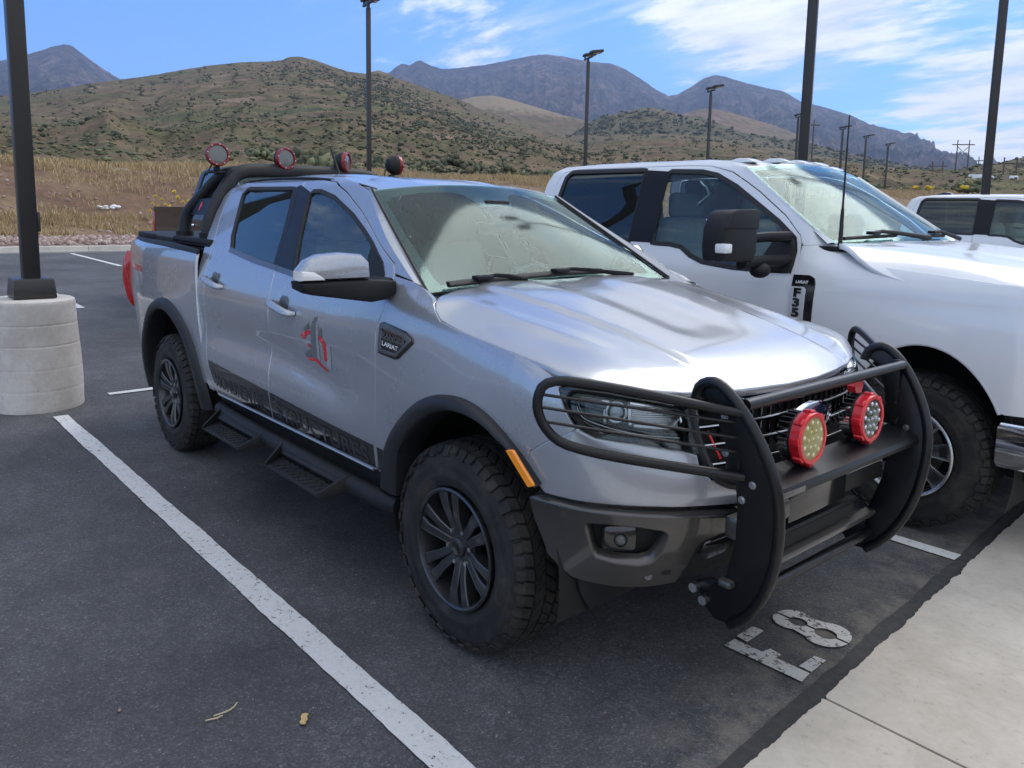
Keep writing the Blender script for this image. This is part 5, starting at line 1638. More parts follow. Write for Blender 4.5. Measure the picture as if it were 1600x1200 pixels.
    for sg in (1, -1):
        g = .006
        o_ = [(.648, g)] + arc(.722, 0, .074, .086, 172, 55) + arc(.876, 0, .086, .104, 128, 6) + [(.963, g)]
        i_ = [(.912, g)] + arc(.868, 0, .044, .040, 8, 172) + [(.822, g), (.788, g)] + arc(.748, 0, .038, .034, 8, 172) + [(.708, g)]
        poly = [(x, cyc + sg * y) for x, y in o_ + i_]
        v, t = tri2d([resample(poly, .012) if area2(np.array(poly)) > 0 else resample(poly, .012)[::-1]], .03)
        me = np_mesh('stencil_digit', np.c_[v, np.full(len(v), .0078)], t, 'stencil_paint', smooth=False)
        if me.polygons[0].normal.z < 0: me.flip_normals()
        o = link('stencil_digit', me, SE); o.matrix_parent_inverse = Matrix.Translation((-.8, -.17, 0))
    # kerb and gutter beyond the lot
    k = MB()
    prof = [(-22.55, float(zg(-22.55)) + .004), (-23.15, float(zg(-23.15)) - .01), (-23.20, float(zg(-23.2)) + .13), (-23.23, float(zg(-23.2)) + .15), (-23.40, float(zg(-23.4)) + .15), (-23.42, float(zg(-23.4)) - .1)]
    ky = list(np.arange(-70, 121, 3.05))
    kerb = empty('kerb', (-23, 0, 0)); tag(kerb, kind='structure')
    for y0, y1 in zip(ky[:-1], ky[1:]):
        if y1 < -14 or y0 > 60: 
            continue
        m_ = MB(); m_.prism(prof, lambda a, b, t: (a, t, b), y0 + .006, y1 - .006, 0)
        o = m_.build('kerb_stone', 'concrete_curb', kerb); o.matrix_parent_inverse = Matrix.Translation((23, 0, 0))
    # bank
    bx = herm([-55, -42, -37.5, -35.6, -33.5, -31.0, -29.3, -27.8, -24.5, -23.3], [3.9, 3.5, 3.42, 3.2, 2.5, 1.3, .72, .56, .50, .46])
    def bz(X, Y):
        t = sst(-27, -31, X)
        low = 1 - .55 * sst(4, 18, Y) * sst(90, 60, Y) * 0
        return bx(X) * low + t * (.28 * fbm(X * .16, Y * .10, 5, 2) + .10 * fbm(X * .9, Y * .9, 3, 6)) + t * .016 * np.maximum(Y - 6, 0)
    sheet('bank', np.concatenate([np.linspace(-23.3, -28, 8), np.linspace(-28.3, -38, 44), np.linspace(-39, -75, 12)]), np.linspace(-70, 170, 320), bz, 'bank_soil')
    sheet('gravel_verge', np.linspace(-23.38, -27.9, 6), np.linspace(-40, 60, 40), lambda X, Y: bz(X, Y) + .03, 'gravel_bed')
    return bz


bank_z = build_ground()

# icosahedron for stones and scrub
_t = (1 + 5 ** .5) / 2
ICO_V = np.array([(-1, _t, 0), (1, _t, 0), (-1, -_t, 0), (1, -_t, 0), (0, -1, _t), (0, 1, _t), (0, -1, -_t), (0, 1, -_t), (_t, 0, -1), (_t, 0, 1), (-_t, 0, -1), (-_t, 0, 1)], float) / math.hypot(1, _t)
ICO_F = np.array([(0, 11, 5), (0, 5, 1), (0, 1, 7), (0, 7, 10), (0, 10, 11), (1, 5, 9), (5, 11, 4), (11, 10, 2), (10, 7, 6), (7, 1, 8), (3, 9, 4), (3, 4, 2), (3, 2, 6), (3, 6, 8), (3, 8, 9), (4, 9, 5), (2, 4, 11), (6, 2, 10), (8, 6, 7), (9, 8, 1)])


def blobs(C, S, r, jit=.35, smooth=False):
    n = len(C)
    V = ICO_V[None] * (1 + r.uniform(-jit, jit, (n, 12, 1))) * S[:, None, :] + C[:, None, :]
    F = ICO_F[None] + (np.arange(n) * 12)[:, None, None]
    return V.reshape(-1, 3), F.reshape(-1, 3)


def build_bank_cover():
    r = np.random.default_rng(11)
    # landscape stones behind the kerb
    n = 5200
    x = r.uniform(-27.6, -23.45, n); y = r.uniform(-14, 14, n)
    C = np.stack([x, y, bank_z(x, y) + .05], 1); s = r.uniform(.035, .095, (n, 1)) * r.uniform(.7, 1.2, (n, 3))
    V, F = blobs(C, s, r, .25)
    o = link('gravel', np_mesh('gravel', V, F, 'gravel_stone', smooth=False)); tag(o, kind='stuff')
    # stones lying on the cut slope
    n = 1500
    x = r.uniform(-36, -28.5, n); y = r.uniform(-14, 60, n)
    C = np.stack([x, y, bank_z(x, y) + .02], 1); s = r.uniform(.02, .09, (n, 1)) ** 1.0 * r.uniform(.7, 1.2, (n, 3))
    V, F = blobs(C, s, r, .25)
    o = link('slope_gravel', np_mesh('slope_gravel', V, F, 'gravel_stone', smooth=False)); tag(o, kind='stuff')
    # dry grass: narrow bent blades
    def grass(x, y, h, lean):
        n = len(x)
        z = bank_z(x, y)
        a = r.uniform(0, 2 * PI, n); w = .006 + .009 * r.random(n)
        b = r.uniform(0, 2 * PI, n)
        dx, dy = np.cos(a) * w, np.sin(a) * w
        lx, ly = np.cos(b) * lean * h, np.sin(b) * lean * h
        p0 = np.stack([x - dx, y - dy, z - .03], 1); p1 = np.stack([x + dx, y + dy, z - .03], 1)
        q0 = np.stack([x - dx * .8 + lx * .35, y - dy * .8 + ly * .35, z + h * .6], 1); q1 = np.stack([x + dx * .8 + lx * .35, y + dy * .8 + ly * .35, z + h * .6], 1)
        t = np.stack([x + lx, y + ly, z + h], 1)
        V = np.stack([p0, p1, q0, q1, t], 1)
        F = np.array([(0, 1, 3), (0, 3, 2), (2, 3, 4)])[None] + (np.arange(n) * 5)[:, None, None]
        return V.reshape(-1, 3), F.reshape(-1, 3)
    xs, ys, hs = [], [], []
    # dense belt along the crest and at the toe, thin patches between
    for x0, x1, y0, y1, n, h0, h1, thr in ((-38.5, -34.6, -15, 50, 60000, .14, .46, -.22), (-34.6, -30.5, -15, 50, 44000, .08, .28, .06), (-31.0, -28.0, -15, 14, 42000, .10, .34, -.22),
                                           (-38.5, -33.5, 50, 165, 34000, .25, .6, -.35)):
        x = r.uniform(x0, x1, n); y = r.uniform(y0, y1, n)
        k = fbm(x * .35, y * .22, 4, 21) + .4 * fbm(x * 1.6, y * 1.2, 2, 31)
        ok = k > thr
        xs.append(x[ok]); ys.append(y[ok]); hs.append((h0 + (h1 - h0) * r.random(ok.sum())) * (.7 + .5 * np.clip(k[ok] + .3, 0, 1)))
    x, y, h = map(np.concatenate, (xs, ys, hs))
    V, F = grass(x, y, h, .45)
    o = link('dry_grass', np_mesh('dry_grass', V, F, 'dry_grass', smooth=False)); tag(o, kind='stuff')


build_bank_cover()
# ------------------------------------------------------------------ far terrain
CX, CY = CAM.x, CAM.y
_R3 = np.array([list(_right), list(_up), list(_fwd)])


def px_dir(u, v):
    d = _R3.T @ np.array([(u - 800) / 1235.686, -(v - 499.263) / 1235.686, 1.0])
    return math.atan2(d[1], d[0]), d[2] / math.hypot(d[0], d[1])


def sil(pts):
    """ridge outline -> function azimuth -> elevation tangent (azimuth grows to the left of the view)"""
    A = [px_dir(*p) for p in pts]
    A = [((a if a > 0 else a + 2 * PI), e) for a, e in A]
    A.sort()
    a = np.array([q[0] for q in A]); e = np.array([q[1] for q in A])
    return lambda az: np.interp(az, a, e)


SIL_HILL = sil([(-900, 215), (-500, 190), (-200, 165), (0, 150), (30, 147), (60, 143), (100, 138), (150, 129), (190, 124), (230, 119), (280, 110), (330, 102), (380, 97), (420, 96), (442, 94), (448, 90), (465, 88), (490, 93), (520, 104),
                (545, 112), (570, 115), (590, 110), (600, 112), (620, 122), (650, 132), (680, 143), (710, 152), (740, 165), (760, 175), (800, 190), (850, 206), (900, 212), (960, 210), (1040, 209), (1100, 212), (1160, 220), (1250, 237),
                (1350, 256), (1450, 268), (1600, 274), (1900, 285), (2600, 300)])
SIL_SUB = sil([(560, 240), (640, 200), (700, 162), (740, 151), (770, 149), (800, 156), (840, 168), (880, 180), (915, 188), (960, 205), (1010, 240)])
SIL_DOME = sil([(860, 250), (900, 204), (930, 187), (960, 178), (990, 171), (1015, 168), (1040, 172), (1070, 181), (1100, 186), (1130, 195), (1160, 207), (1200, 214), (1260, 224), (1320, 238), (1380, 253), (1440, 262), (1500, 272), (1560, 279), (1700, 300)])
SIL_BROWN = sil([(1000, 240), (1040, 190), (1070, 177), (1090, 171), (1110, 169), (1140, 175), (1180, 187), (1220, 200), (1260, 215), (1300, 250)])
SIL_MTN = sil([(500, 230), (540, 150), (560, 132), (590, 120), (610, 112), (620, 103), (628, 99), (640, 102), (650, 96), (656, 94), (670, 101), (690, 108), (720, 106), (760, 101), (800, 93), (830, 87), (850, 85), (880, 88), (905, 93), (930, 97), (955, 99),
               (975, 107), (1000, 122), (1025, 140), (1045, 150), (1060, 147), (1080, 135), (1100, 122), (1115, 117), (1130, 119), (1160, 128), (1200, 138), (1225, 143), (1250, 158), (1290, 168), (1330, 180), (1360, 195), (1400, 203), (1440, 222), (1480, 248), (1520, 265), (1560, 274), (1620, 300)])
SIL_PEAK = sil([(-500, 180), (-300, 140), (-100, 112), (0, 95), (25, 90), (60, 80), (85, 72), (100, 69), (112, 71), (130, 85), (150, 100), (170, 113), (188, 124), (230, 146), (300, 190)])
SIL_RIGHT = sil([(1440, 290), (1480, 279), (1500, 273), (1540, 262), (1570, 252), (1600, 246), (1700, 230), (1900, 225), (2300, 250)])


def terrain(name, silf, u0, u1, r0, r1, rback, mat, e0=None, nA=260, nR=70, rough=1.0, curve=1.0, seed=0, ridge=False, wig=.0015, fs=None, gully=0.0):
    a1 = px_dir(u0, 300)[0]; a0 = px_dir(u1, 300)[0]
    if a1 < a0: a1 += 2 * PI
    az = np.linspace(a0, a1, nA)
    t = np.concatenate([np.linspace(0, 1, nR), [1.03, 1.12, 1.4]])
    AZ, TT = np.meshgrid(az, t, indexing='ij')
    if callable(r0): r0 = r0(AZ)
    rr = np.where(TT <= 1, r0 + (r1 - r0) * TT ** 1.25, r1 + (rback - r1) * (TT - 1) / .4)
    X = CX + rr * np.cos(AZ); Y = CY + rr * np.sin(AZ)
    ea = silf(AZ); eb = (e0(AZ) if callable(e0) else (0.0 if e0 is None else e0)) + 0 * ea
    g = np.clip(TT, 0, 1) ** curve
    el = eb + (ea - eb) * g
    Z = CAM.z + rr * el
    dr = float(np.mean(r1 - r0)); f = fs or 6.0 / dr
    nz = fbm(X * f, Y * f, 7, seed, .52, ridged=ridge)
    win = np.clip(TT, 0, 1) * (1 - np.clip(TT, 0, 1)) * 4
    amp = rough * .045 * dr * .35
    Z = Z + nz * amp * np.clip(win, 0, 1) * (TT <= 1)
    if gully:
        # ribs and gullies that run down the slope
        s = (AZ - a0) * r1
        q = fbm(s * gully, TT * 1.3, 5, seed + 5, .55, ridged=True)
        Z = Z + q * amp * .9 * np.clip(win * 1.4, 0, 1) * (TT <= 1)
    Z = Z + wig * r1 * fbm(AZ * 420 / 6.28 * 3, TT * 0 + seed, 4, seed + 9) * np.clip(g, 0, 1) * (TT <= 1)
    Z = np.where(TT > 1, Z - (TT - 1) * .55 * (r1 * np.maximum(ea, .02)), Z)
    n, m = AZ.shape
    i = np.arange(n - 1)[:, None] * m + np.arange(m - 1)[None]
    F = np.stack([i, i + m, i + m + 1, i + 1], -1).reshape(-1, 4)
    me = np_mesh(name, np.stack([X, Y, Z], -1).reshape(-1, 3), F, mat)
    if me.polygons[len(me.polygons) // 3].normal.z < 0: me.flip_normals()
    o = link(name, me); tag(o, kind='structure')

    def zat(a, tt):
        ia = (a - az[0]) / (az[1] - az[0]); it = np.clip(tt, 0, 1) * (nR - 1)
        i0 = np.clip(ia.astype(int), 0, n - 2); j0 = np.clip(it.astype(int), 0, nR - 2)
        fa, ft = ia - i0, it - j0
        L_ = lambda G: (G[i0, j0] * (1 - fa) + G[i0 + 1, j0] * fa) * (1 - ft) + (G[i0, j0 + 1] * (1 - fa) + G[i0 + 1, j0 + 1] * fa) * ft
        return L_(X), L_(Y), L_(Z)
    return o, zat, (a0, a1)


def hill_r0(a): return np.minimum(170, 44 / np.maximum(np.abs(np.cos(a)), .2))
def hill_e0(a):
    r = hill_r0(a); return (3.3 + .016 * np.maximum(CY + r * np.sin(a) - 6, 0) - CAM.z) / r


terrain('mountain', SIL_MTN, 500, 1620, 3200, 6500, 8500, 'mountain_rock', e0=.03, nA=560, nR=120, rough=2.6, curve=1.15, seed=3, ridge=True, wig=.0007, gully=.0065)
terrain('mountain', SIL_PEAK, -500, 300, 3000, 6000, 8000, 'mountain_rock', e0=.03, nA=320, nR=110, rough=2.2, curve=1.1, seed=8, ridge=True, wig=.0008, gully=.0042)
terrain('brown_hill', SIL_BROWN, 1000, 1300, 1900, 2700, 3100, 'brown_earth', e0=.03, nA=90, nR=40, rough=.35, seed=12, wig=.0004)
terrain('far_hill', SIL_SUB, 560, 1010, 1200, 1900, 2300, 'hill_earth', e0=.04, nA=160, nR=40, rough=.5, seed=15, wig=.0006)
_, dome_at, dome_rng = terrain('dome_hill', SIL_DOME, 860, 1700, 900, 1500, 1900, 'dome_earth', e0=.045, nA=260, nR=50, rough=.4, seed=18, wig=.0006)
_, right_at, right_rng = terrain('right_hill', SIL_RIGHT, 1440, 2300, 420, 800, 1100, 'dome_earth', e0=.025, nA=160, nR=40, rough=.4, seed=21, wig=.0006)
_, hill_at, hill_rng = terrain('hill', SIL_HILL, -900, 2600, hill_r0, 1150, 1600, 'hill_earth', e0=hill_e0, nA=620, nR=130, rough=.55, curve=.82, seed=1, wig=.0006, gully=.006)


def scrub(name, at, rng_, n, seed, dens, smin, smax, mat, tmin=.02, flat=.8):
    r = np.random.default_rng(seed)
    a = r.uniform(rng_[0], rng_[1], n); t = r.uniform(tmin, 1.0, n) if name != 'hill_scrub' else tmin + (1 - tmin) * r.random(n) ** .8
    k = dens(a, t, r)
    ok = r.random(n) < k
    a, t = a[ok], t[ok]
    x, y, z = at(a, t)
    m = len(a)
    s = (smin + (smax - smin) * r.random((m, 1)) ** 3) * np.clip(.22 + 1.3 * t, 0, 1)[:, None]
    # two or three overlapping clumps to a bush
    Cs, Ss = [], []
    for q in range(3):
        o = r.normal(0, .55, (m, 3)) * s * (0 if q == 0 else 1); o[:, 2] = np.abs(o[:, 2]) * .4
        Cs.append(np.stack([x, y, z], 1) + o + np.array([0, 0, .45]) * s)
        Ss.append(s * r.uniform(.5, 1.0, (m, 3)) * np.array([1, 1, flat]) * (1 if q == 0 else .75))
    V, F = blobs(np.concatenate(Cs), np.concatenate(Ss), r, .38)
    o = link(name, np_mesh(name, V, F, mat, smooth=False)); tag(o, kind='stuff')


_azpx = lambda u: px_dir(u, 300)[0]


def dens_hill(a, t, r):
    x = a * 60; y = t * 9
    base = .03 + 1.0 * np.clip(fbm(x, y, 5, 41) * 2.2 - .18, 0, 1)
    # dense oak below the crest on the shaded flank
    u = 800 - np.tan(a - math.radians(138.95)) * 1235
    c1 = np.exp(-((u - (470 + (1 - t) * 520)) / 105) ** 2) * sst(.10, .35, t) * sst(1.0, .80, t)
    c2 = np.exp(-((u - 620) / 80) ** 2) * np.exp(-((t - .30) / .16) ** 2)
    c3 = np.exp(-((u - (330 - (.4 - t) * 260)) / 60) ** 2) * np.exp(-((t - .36) / .10) ** 2) * .8
    return np.clip(base * (.55 + .45 * (t < .35)) + 1.1 * c1 + .9 * c2 + c3, 0, 1) * np.clip(.25 + t * 1.0, 0, 1)


scrub('hill_scrub', hill_at, (_azpx(1650), _azpx(-60)), 42000, 5, dens_hill, .6, 2.0, 'scrub_leaf', .05)
scrub('sage_ground_cover', hill_at, (_azpx(1650), _azpx(-60)), 26000, 6, lambda a, t, r: np.clip(.5 + 1.5 * fbm(a * 90, t * 14, 4, 51), 0, 1) * sst(.75, .15, t), .5, 1.7, 'sage_leaf', .0, .55)
scrub('dome_scrub', dome_at, (_azpx(1560), _azpx(880)), 5200, 7, lambda a, t, r: np.clip(.35 + 1.4 * fbm(a * 80, t * 6, 4, 61), 0, 1) * sst(.2, .6, t), 2.0, 5.0, 'scrub_leaf', .2)
scrub('right_hill_scrub', right_at, (_azpx(1760), _azpx(1450)), 1400, 8, lambda a, t, r: .5 + 0 * a, .9, 2.4, 'scrub_leaf', .1)
scrub('far_hill_scrub', dome_at, (_azpx(1560), _azpx(880)), 900, 9, lambda a, t, r: .5 + 0 * a, 2.0, 4.0, 'sage_leaf', .1)
# leafy bushes you can tell apart just behind the bank


def bush(x, y, z, s, name, label, mat, seed, group):
    r = np.random.default_rng(seed)
    m = 46
    d = r.normal(0, 1, (m, 3)); d /= np.linalg.norm(d, axis=1, keepdims=True)
    q = d * r.uniform(.35, 1.0, (m, 1)) * np.array([1.0, 1.0, .72]) * s; q[:, 2] = np.abs(q[:, 2])
    V, F = blobs(q + [0, 0, .12 * s], np.full((m, 3), .26 * s) * r.uniform(.5, 1.2, (m, 3)), r, .5)
    E_ = empty(name, (x, y, z)); tag(E_, label, 'bush', group)
    o = link('foliage', np_mesh('foliage', V, F, mat, smooth=False), E_); o['kind'] = 'stuff'
    mb = MB()
    for k in range(4):
        a = r.uniform(0, 2 * PI); mb.tube([(0, 0, -.3), (.15 * s * math.cos(a), .15 * s * math.sin(a), .3 * s), (.4 * s * math.cos(a), .4 * s * math.sin(a), .8 * s)], [.03 * s, .025 * s, .01 * s], n=5)
    mb.build('stem', 'wood_pole', E_)
    return E_


def build_bushes():
    r = random.Random(5)
    ordn = 'first second third fourth fifth sixth seventh eighth ninth tenth eleventh'.split()
    sets = (((405, 426), 'left of the second roof lamp, behind the bank'), ((468, 490, 512), 'between the second and third roof lamps'), ((588, 606), 'between the tall post and the fourth roof lamp'),
            ((655, 672, 690, 706, 727, 744, 765, 790, 812, 838, 856), 'right of the fourth roof lamp'), ((1370, 1412, 1440, 1470), 'right of the whip aerial, behind the bank'))
    k = 0
    for us, where in sets:
        for i, u in enumerate(us):
            a = _azpx(u); D = r.uniform(60, 92)
            x, y, z = hill_at(np.array([a]), (np.maximum(D + float(hill_r0(np.array(a))) - 60 - hill_r0(np.array([a])), 0) / (1150 - hill_r0(np.array([a])))) ** .8)
            kind = r.choice(['scrub_leaf', 'sage_leaf', 'sage_leaf'])
            lab = '%s scrub bush, %s of those %s' % ('dark green' if kind == 'scrub_leaf' else 'grey green', ordn[i], where)
            bush(float(x[0]), float(y[0]), float(z[0]) - .2, r.uniform(.9, 1.5), 'shrub', lab, kind, 100 + k, 'scrub bushes behind the bank')
            k += 1


build_bushes()


def build_haze():
    m = bpy.data.materials.new('haze_air'); m.use_nodes = True; MATS['haze_air'] = m
    nt = m.node_tree; nt.nodes.clear()
    out = nt.nodes.new("ShaderNodeOutputMaterial")
    pv = nt.nodes.new("ShaderNodeVolumePrincipled")
    pv.inputs['Color'].default_value = (0.50, 0.66, 1.0, 1)
    pv.inputs['Density'].default_value = 9.0e-5
    pv.inputs['Anisotropy'].default_value = 0.2
    nt.links.new(pv.outputs[0], out.inputs['Volume'])
    mb = MB(); mb.box((-3000, 3000, 800), (14000, 14000, 1800))
    o = mb.build('haze', 'haze_air'); tag(o, kind='stuff')
    return o
build_haze()
# ------------------------------------------------------------------ white heavy pickup
FH = herm([.3, .45, .6, .75, .9, 1.05, 1.18, 1.28, 1.36, 1.45, 1.6, 1.8, 1.95, 2.0, 2.04, 2.08], [.955, .975, .992, 1.003, 1.010, 1.014, 1.012, 1.004, .985, .955, .912, .842, .790, .765, .72, .62])


def FS(x, z):
    """right side of the heavy pickup in its own frame (centre line y = 0)"""
    x = np.asarray(x, float); z = np.asarray(z, float)
    y = FH(z) + .022 * np.exp(-((x - .62) / .60) ** 2) * np.exp(-((z - .95) / .26) ** 2) - .010 * np.exp(-((z - 1.02) / .05) ** 2) * sst(.3, -.3, x)
    # fender shoulder is fuller than the cab
    f = sst(-.15, .15, x)
    y = y * (1 - f) + f * np.where(z > 1.22, 1.006 - .20 * np.clip((z - 1.22) / .30, 0, 1.2) ** 2.6, y)
    y = y - .20 * np.clip((x - 1.0) / .35, 0, 2) ** 2
    return np.stack([x + 0 * z, -y, z + 0 * x], -1)


def F_HZ(x, y):
    ay = np.abs(y)
    c = herm([-.1, .1, .5, .9, 1.2, 1.4], [1.525, 1.522, 1.500, 1.462, 1.42, 1.36])(x)
    e = herm([-.1, .15, .22, .30, 1.03, 1.3, 1.45], [1.515, 1.50, 1.455, 1.412, 1.36, 1.33, 1.28])(x)
    return c - (c - e) * np.clip(ay / .97, 0, 1.05) ** 6 + .012 * sst(.55, .45, ay)


def FHOOD(x, y): return np.stack([x + 0 * y, y + 0 * x, F_HZ(np.asarray(x, float), np.asarray(y, float))], -1)
FRC = herm([-2.52, -2.4, -2.0, -1.4, -1.0, -.8, -.66], [2.02, 2.05, 2.075, 2.078, 2.068, 2.048, 2.015])
def FROOF(x, y): return np.stack([x + 0 * y, y + 0 * x, FRC(x) - .032 * (np.abs(y) / .72) ** 2.6], -1)


def FWS(s, t):
    s = np.asarray(s, float); t = np.asarray(t, float); a = np.abs(s)
    bx = .10 - .10 * a ** 2; by = .93 * s; bz = 1.520 - .0 * a
    hx = -.655 - .02 * a ** 2; hy = .760 * s; hz = 2.020 - .035 * a ** 2.2
    n = .02 * np.sin(PI * np.clip(t, 0, 1)) * (1 - a ** 2) + .02 * (1 - a ** 2)
    return np.stack([bx + (hx - bx) * t + n * .57, by + (hy - by) * t, bz + (hz - bz) * t + n * .82], -1)


def build_heavy(full=True):
    T = empty('pickup_truck')
    DF = [(-.165, .56), (-.168, 1.10), (-.150, 1.332), (-.158, 1.45), (-.165, 1.52), (-.178, 1.56), (-.303, 1.676), (-.525, 1.825), (-.640, 1.892), (-.76, 1.955), (-.93, 1.998), (-1.12, 2.008), (-1.44, 2.010), (-1.475, 1.60), (-1.488, 1.46), (-1.475, 1.37), (-1.47, .56)]
    DR = [(-1.476, .56), (-1.481, 1.37), (-1.494, 1.46), (-1.481, 1.60), (-1.446, 2.010), (-2.2, 2.012), (-2.34, 1.99), (-2.375, 1.93), (-2.41, 1.78), (-2.40, 1.50), (-2.40, .80), (-2.33, .56)]
    GF = [(-1.275, 1.478), (-1.285, 1.60), (-1.285, 1.955), (-1.26, 1.968), (-1.0, 1.958), (-.873, 1.932), (-.707, 1.856), (-.344, 1.636), (-.215, 1.54), (-.195, 1.47), (-.197, 1.355), (-.40, 1.350), (-.588, 1.352), (-.826, 1.374), (-.93, 1.41), (-1.02, 1.462), (-1.12, 1.476)]
    GR = [(-1.485, 1.482), (-2.30, 1.502), (-2.345, 1.53), (-2.335, 1.70), (-2.295, 1.95), (-2.25, 1.988), (-1.50, 1.984)]
    for mir in (False, True):
        sg = 1 if mir else -1
        for nm, ol, gl, gm in (('front_door', DF, GF, 'side_glass'), ('rear_door', DR, GR, 'privacy_glass')):
            g = resample(gl, .03)
            if area2(g) < 0: g = g[::-1]
            d = panel(nm, ol, FS, 'white_paint', T, holes=[inset(g, -.010)], step=.045, gap=.003, mirror=mir)
            panel('window_seal', inset(g, -.020), FS, 'rubber_seal', d, holes=[inset(g, .008)], step=.03, off=.003, mirror=mir, lip=.012)
            panel('window_glass', inset(g, -.003), FS, gm, d, step=.06, off=-.010, mirror=mir, lip=0)
            hx = -1.30 if nm == 'front_door' else -2.22
            p = FS(np.array([hx]), np.array([1.20]))[0]
            m = MB(); m.tube([(hx - .12, sg * (-p[1] + .004), 1.20), (hx - .10, sg * (-p[1] + .04), 1.20), (hx + .10, sg * (-p[1] + .04), 1.195), (hx + .12, sg * (-p[1] + .004), 1.195)], .018, n=10, smooth=2); m.build('door_handle', 'white_paint', d)
        panel('pillar_trim', [(-1.272, 1.476), (-1.272, 1.970), (-1.50, 1.986), (-1.488, 1.60), (-1.497, 1.478)], FS, 'trim_black', T, off=.004, step=.04, mirror=mir, lip=.006)
        fr = [(.02, 1.522), (-.20, 1.655), (-.42, 1.80), (-.655, 1.955), (-.70, 1.985), (-.82, 2.030), (-1.0, 2.048), (-2.0, 2.050), (-2.36, 2.035), (-2.46, 1.99), (-2.50, 1.90), (-2.52, 1.75), (-2.53, 1.50), (-2.53, .58), (-2.40, .58), (-2.405, .80), (-2.406, 1.50), (-2.416, 1.78),
              (-2.380, 1.934), (-2.344, 1.996), (-2.2, 2.018), (-1.44, 2.016), (-1.12, 2.014), (-.93, 2.004), (-.757, 1.961), (-.637, 1.898), (-.520, 1.830), (-.298, 1.681), (-.172, 1.563), (-.158, 1.522), (-.145, 1.505)]
        panel('cab_frame', fr, FS, 'white_paint', T, step=.035, mirror=mir)
        rg = []
        for t in np.linspace(0, 1, 12):
            x = .02 + (-.68 - .02) * t; z = np.interp(x, [-.70, -.655, -.42, -.20, .02], [1.985, 1.955, 1.80, 1.655, 1.515])
            a = FS(np.array([x]), np.array([z]))[0]; b = FWS(np.array([-1.0]), np.array([t]))[0]
            rg.append([a, (a + b) / 2 + [.012, -.006, .010], b])
        loft('a_pillar', np.array(rg), 'white_paint', T, mirror=mir)
        # fender
        fen = [(-.160, .58), (-.163, 1.10), (-.145, 1.332), (-.152, 1.45), (-.150, 1.50), (.02, 1.512), (.140, 1.500), (.215, 1.450), (.290, 1.408), (.60, 1.386), (1.03, 1.350), (1.20, 1.325), (1.32, 1.29), (1.33, .80), (1.30, .735), (1.01, .725)]
        for t in np.linspace(.52, PI + .02, 26): fen.append((.615 + .425 * math.cos(t) * (1.0 if t > .9 else 1.02), .44 + .585 * math.sin(t)))
        fen.append((.10, .58))
        panel('fender', fen, FS, 'white_paint', T, step=.04, mirror=mir, lip=.03, soft=.005)
        m = MB(); m.tube([FS(np.array([.615 + .425 * math.cos(t)]), np.array([.44 + .585 * math.sin(t)]))[0] * [1, -sg, 1] + [0, sg * -.012, 0] for t in np.linspace(.50, PI + .05, 30)], .012, n=8); m.build('arch_lip', 'white_paint', T)
        rgs = [[[.615 + .46 * math.cos(t), -.985, .44 + .62 * math.sin(t)], [.615 + .46 * math.cos(t), -.52, .44 + .62 * math.sin(t)]] for t in np.linspace(-.35, PI + .3, 26)]
        loft('wheel_liner', rgs, 'underbody_black', T, mirror=mir)
        MB().box((.615, sg * .55, .72), (1.05, .02, .80)).build('liner_wall', 'underbody_black', T)
        # bed
        bed = [(-2.56, .58), (-2.56, 1.46), (-4.55, 1.46), (-4.66, 1.42), (-4.66, .80), (-4.60, .62), (-3.98, .62)]
        for t in np.linspace(.35, PI - .35, 22): bed.append((-3.44 - .52 * math.cos(t), .44 + .60 * math.sin(t)))
        bed.append((-2.95, .60))
        panel('bed_side', bed, lambda x, z: FS(np.minimum(x, -1.0), np.minimum(z, 1.24)) * [1, 1, 0] + np.stack([0 * x, 0 * x, z], -1), 'white_paint', T, step=.06, mirror=mir)
        rgs = [[[-3.44 + .53 * math.cos(t), -.96, .44 + .61 * math.sin(t)], [-3.44 + .53 * math.cos(t), -.5, .44 + .61 * math.sin(t)]] for t in np.linspace(-.2, PI + .2, 22)]
        loft('wheel_liner', rgs, 'underbody_black', T, mirror=mir)
        m = MB(); m.box((-1.35, sg * .98, .47), (2.3, .14, .06), .02); m.build('running_board', 'black_plastic', T)
        # tall tow mirror
        m = MB(); m.prism([(-1.650, 1.422), (-1.662, 1.50), (-1.655, 1.60), (-1.618, 1.675), (-1.57, 1.700), (-1.375, 1.706), (-1.335, 1.690), (-1.330, 1.46), (-1.370, 1.408)], lambda a, b, t: (t, -sg * a * (1), b) if False else (t, sg * (-a - .0), b), -.36, -.20, .03)
        mr = m.build('mirror_housing', 'black_plastic', T)
        m = MB(); m.prism([(-1.653, 1.600), (-1.615, 1.676), (-1.57, 1.702), (-1.375, 1.708), (-1.345, 1.69), (-1.345, 1.600)], lambda a, b, t: (t, sg * -a, b), -.215, -.192, .006); m.build('mirror_cap', 'black_plastic', mr)
        m = MB(); m.box((-.225, sg * 1.632, 1.492), (.07, .074, .055), .012); m.build('clearance_lamp', 'lamp_white', mr)
        for z, r_ in ((1.552, .034), (1.412, .040)):
            m = MB(); m.tube([(-.26, sg * 1.40, z - .01), (-.25, sg * 1.16, z), (-.22, sg * .98, z)], [r_, r_, r_ * 1.1], n=12, ry=.8); m.build('mirror_arm', 'black_plastic', mr)
        m = MB(); m.prism([(-.40, 1.345), (-.18, 1.338), (-.172, 1.46), (-.20, 1.535), (-.27, 1.60), (-.31, 1.57), (-.40, 1.40)], lambda a, b, t: (a, sg * (.965 - (b - 1.36) * .22 + t), b), .0, .045, .015); m.build('mirror_sail', 'black_plastic', mr)
        m = MB(); m.sph((-.25, sg * 1.22, 1.36), .06, 14, (1, 1.1, .8)); m.build('mirror_lamp', 'black_plastic', mr)
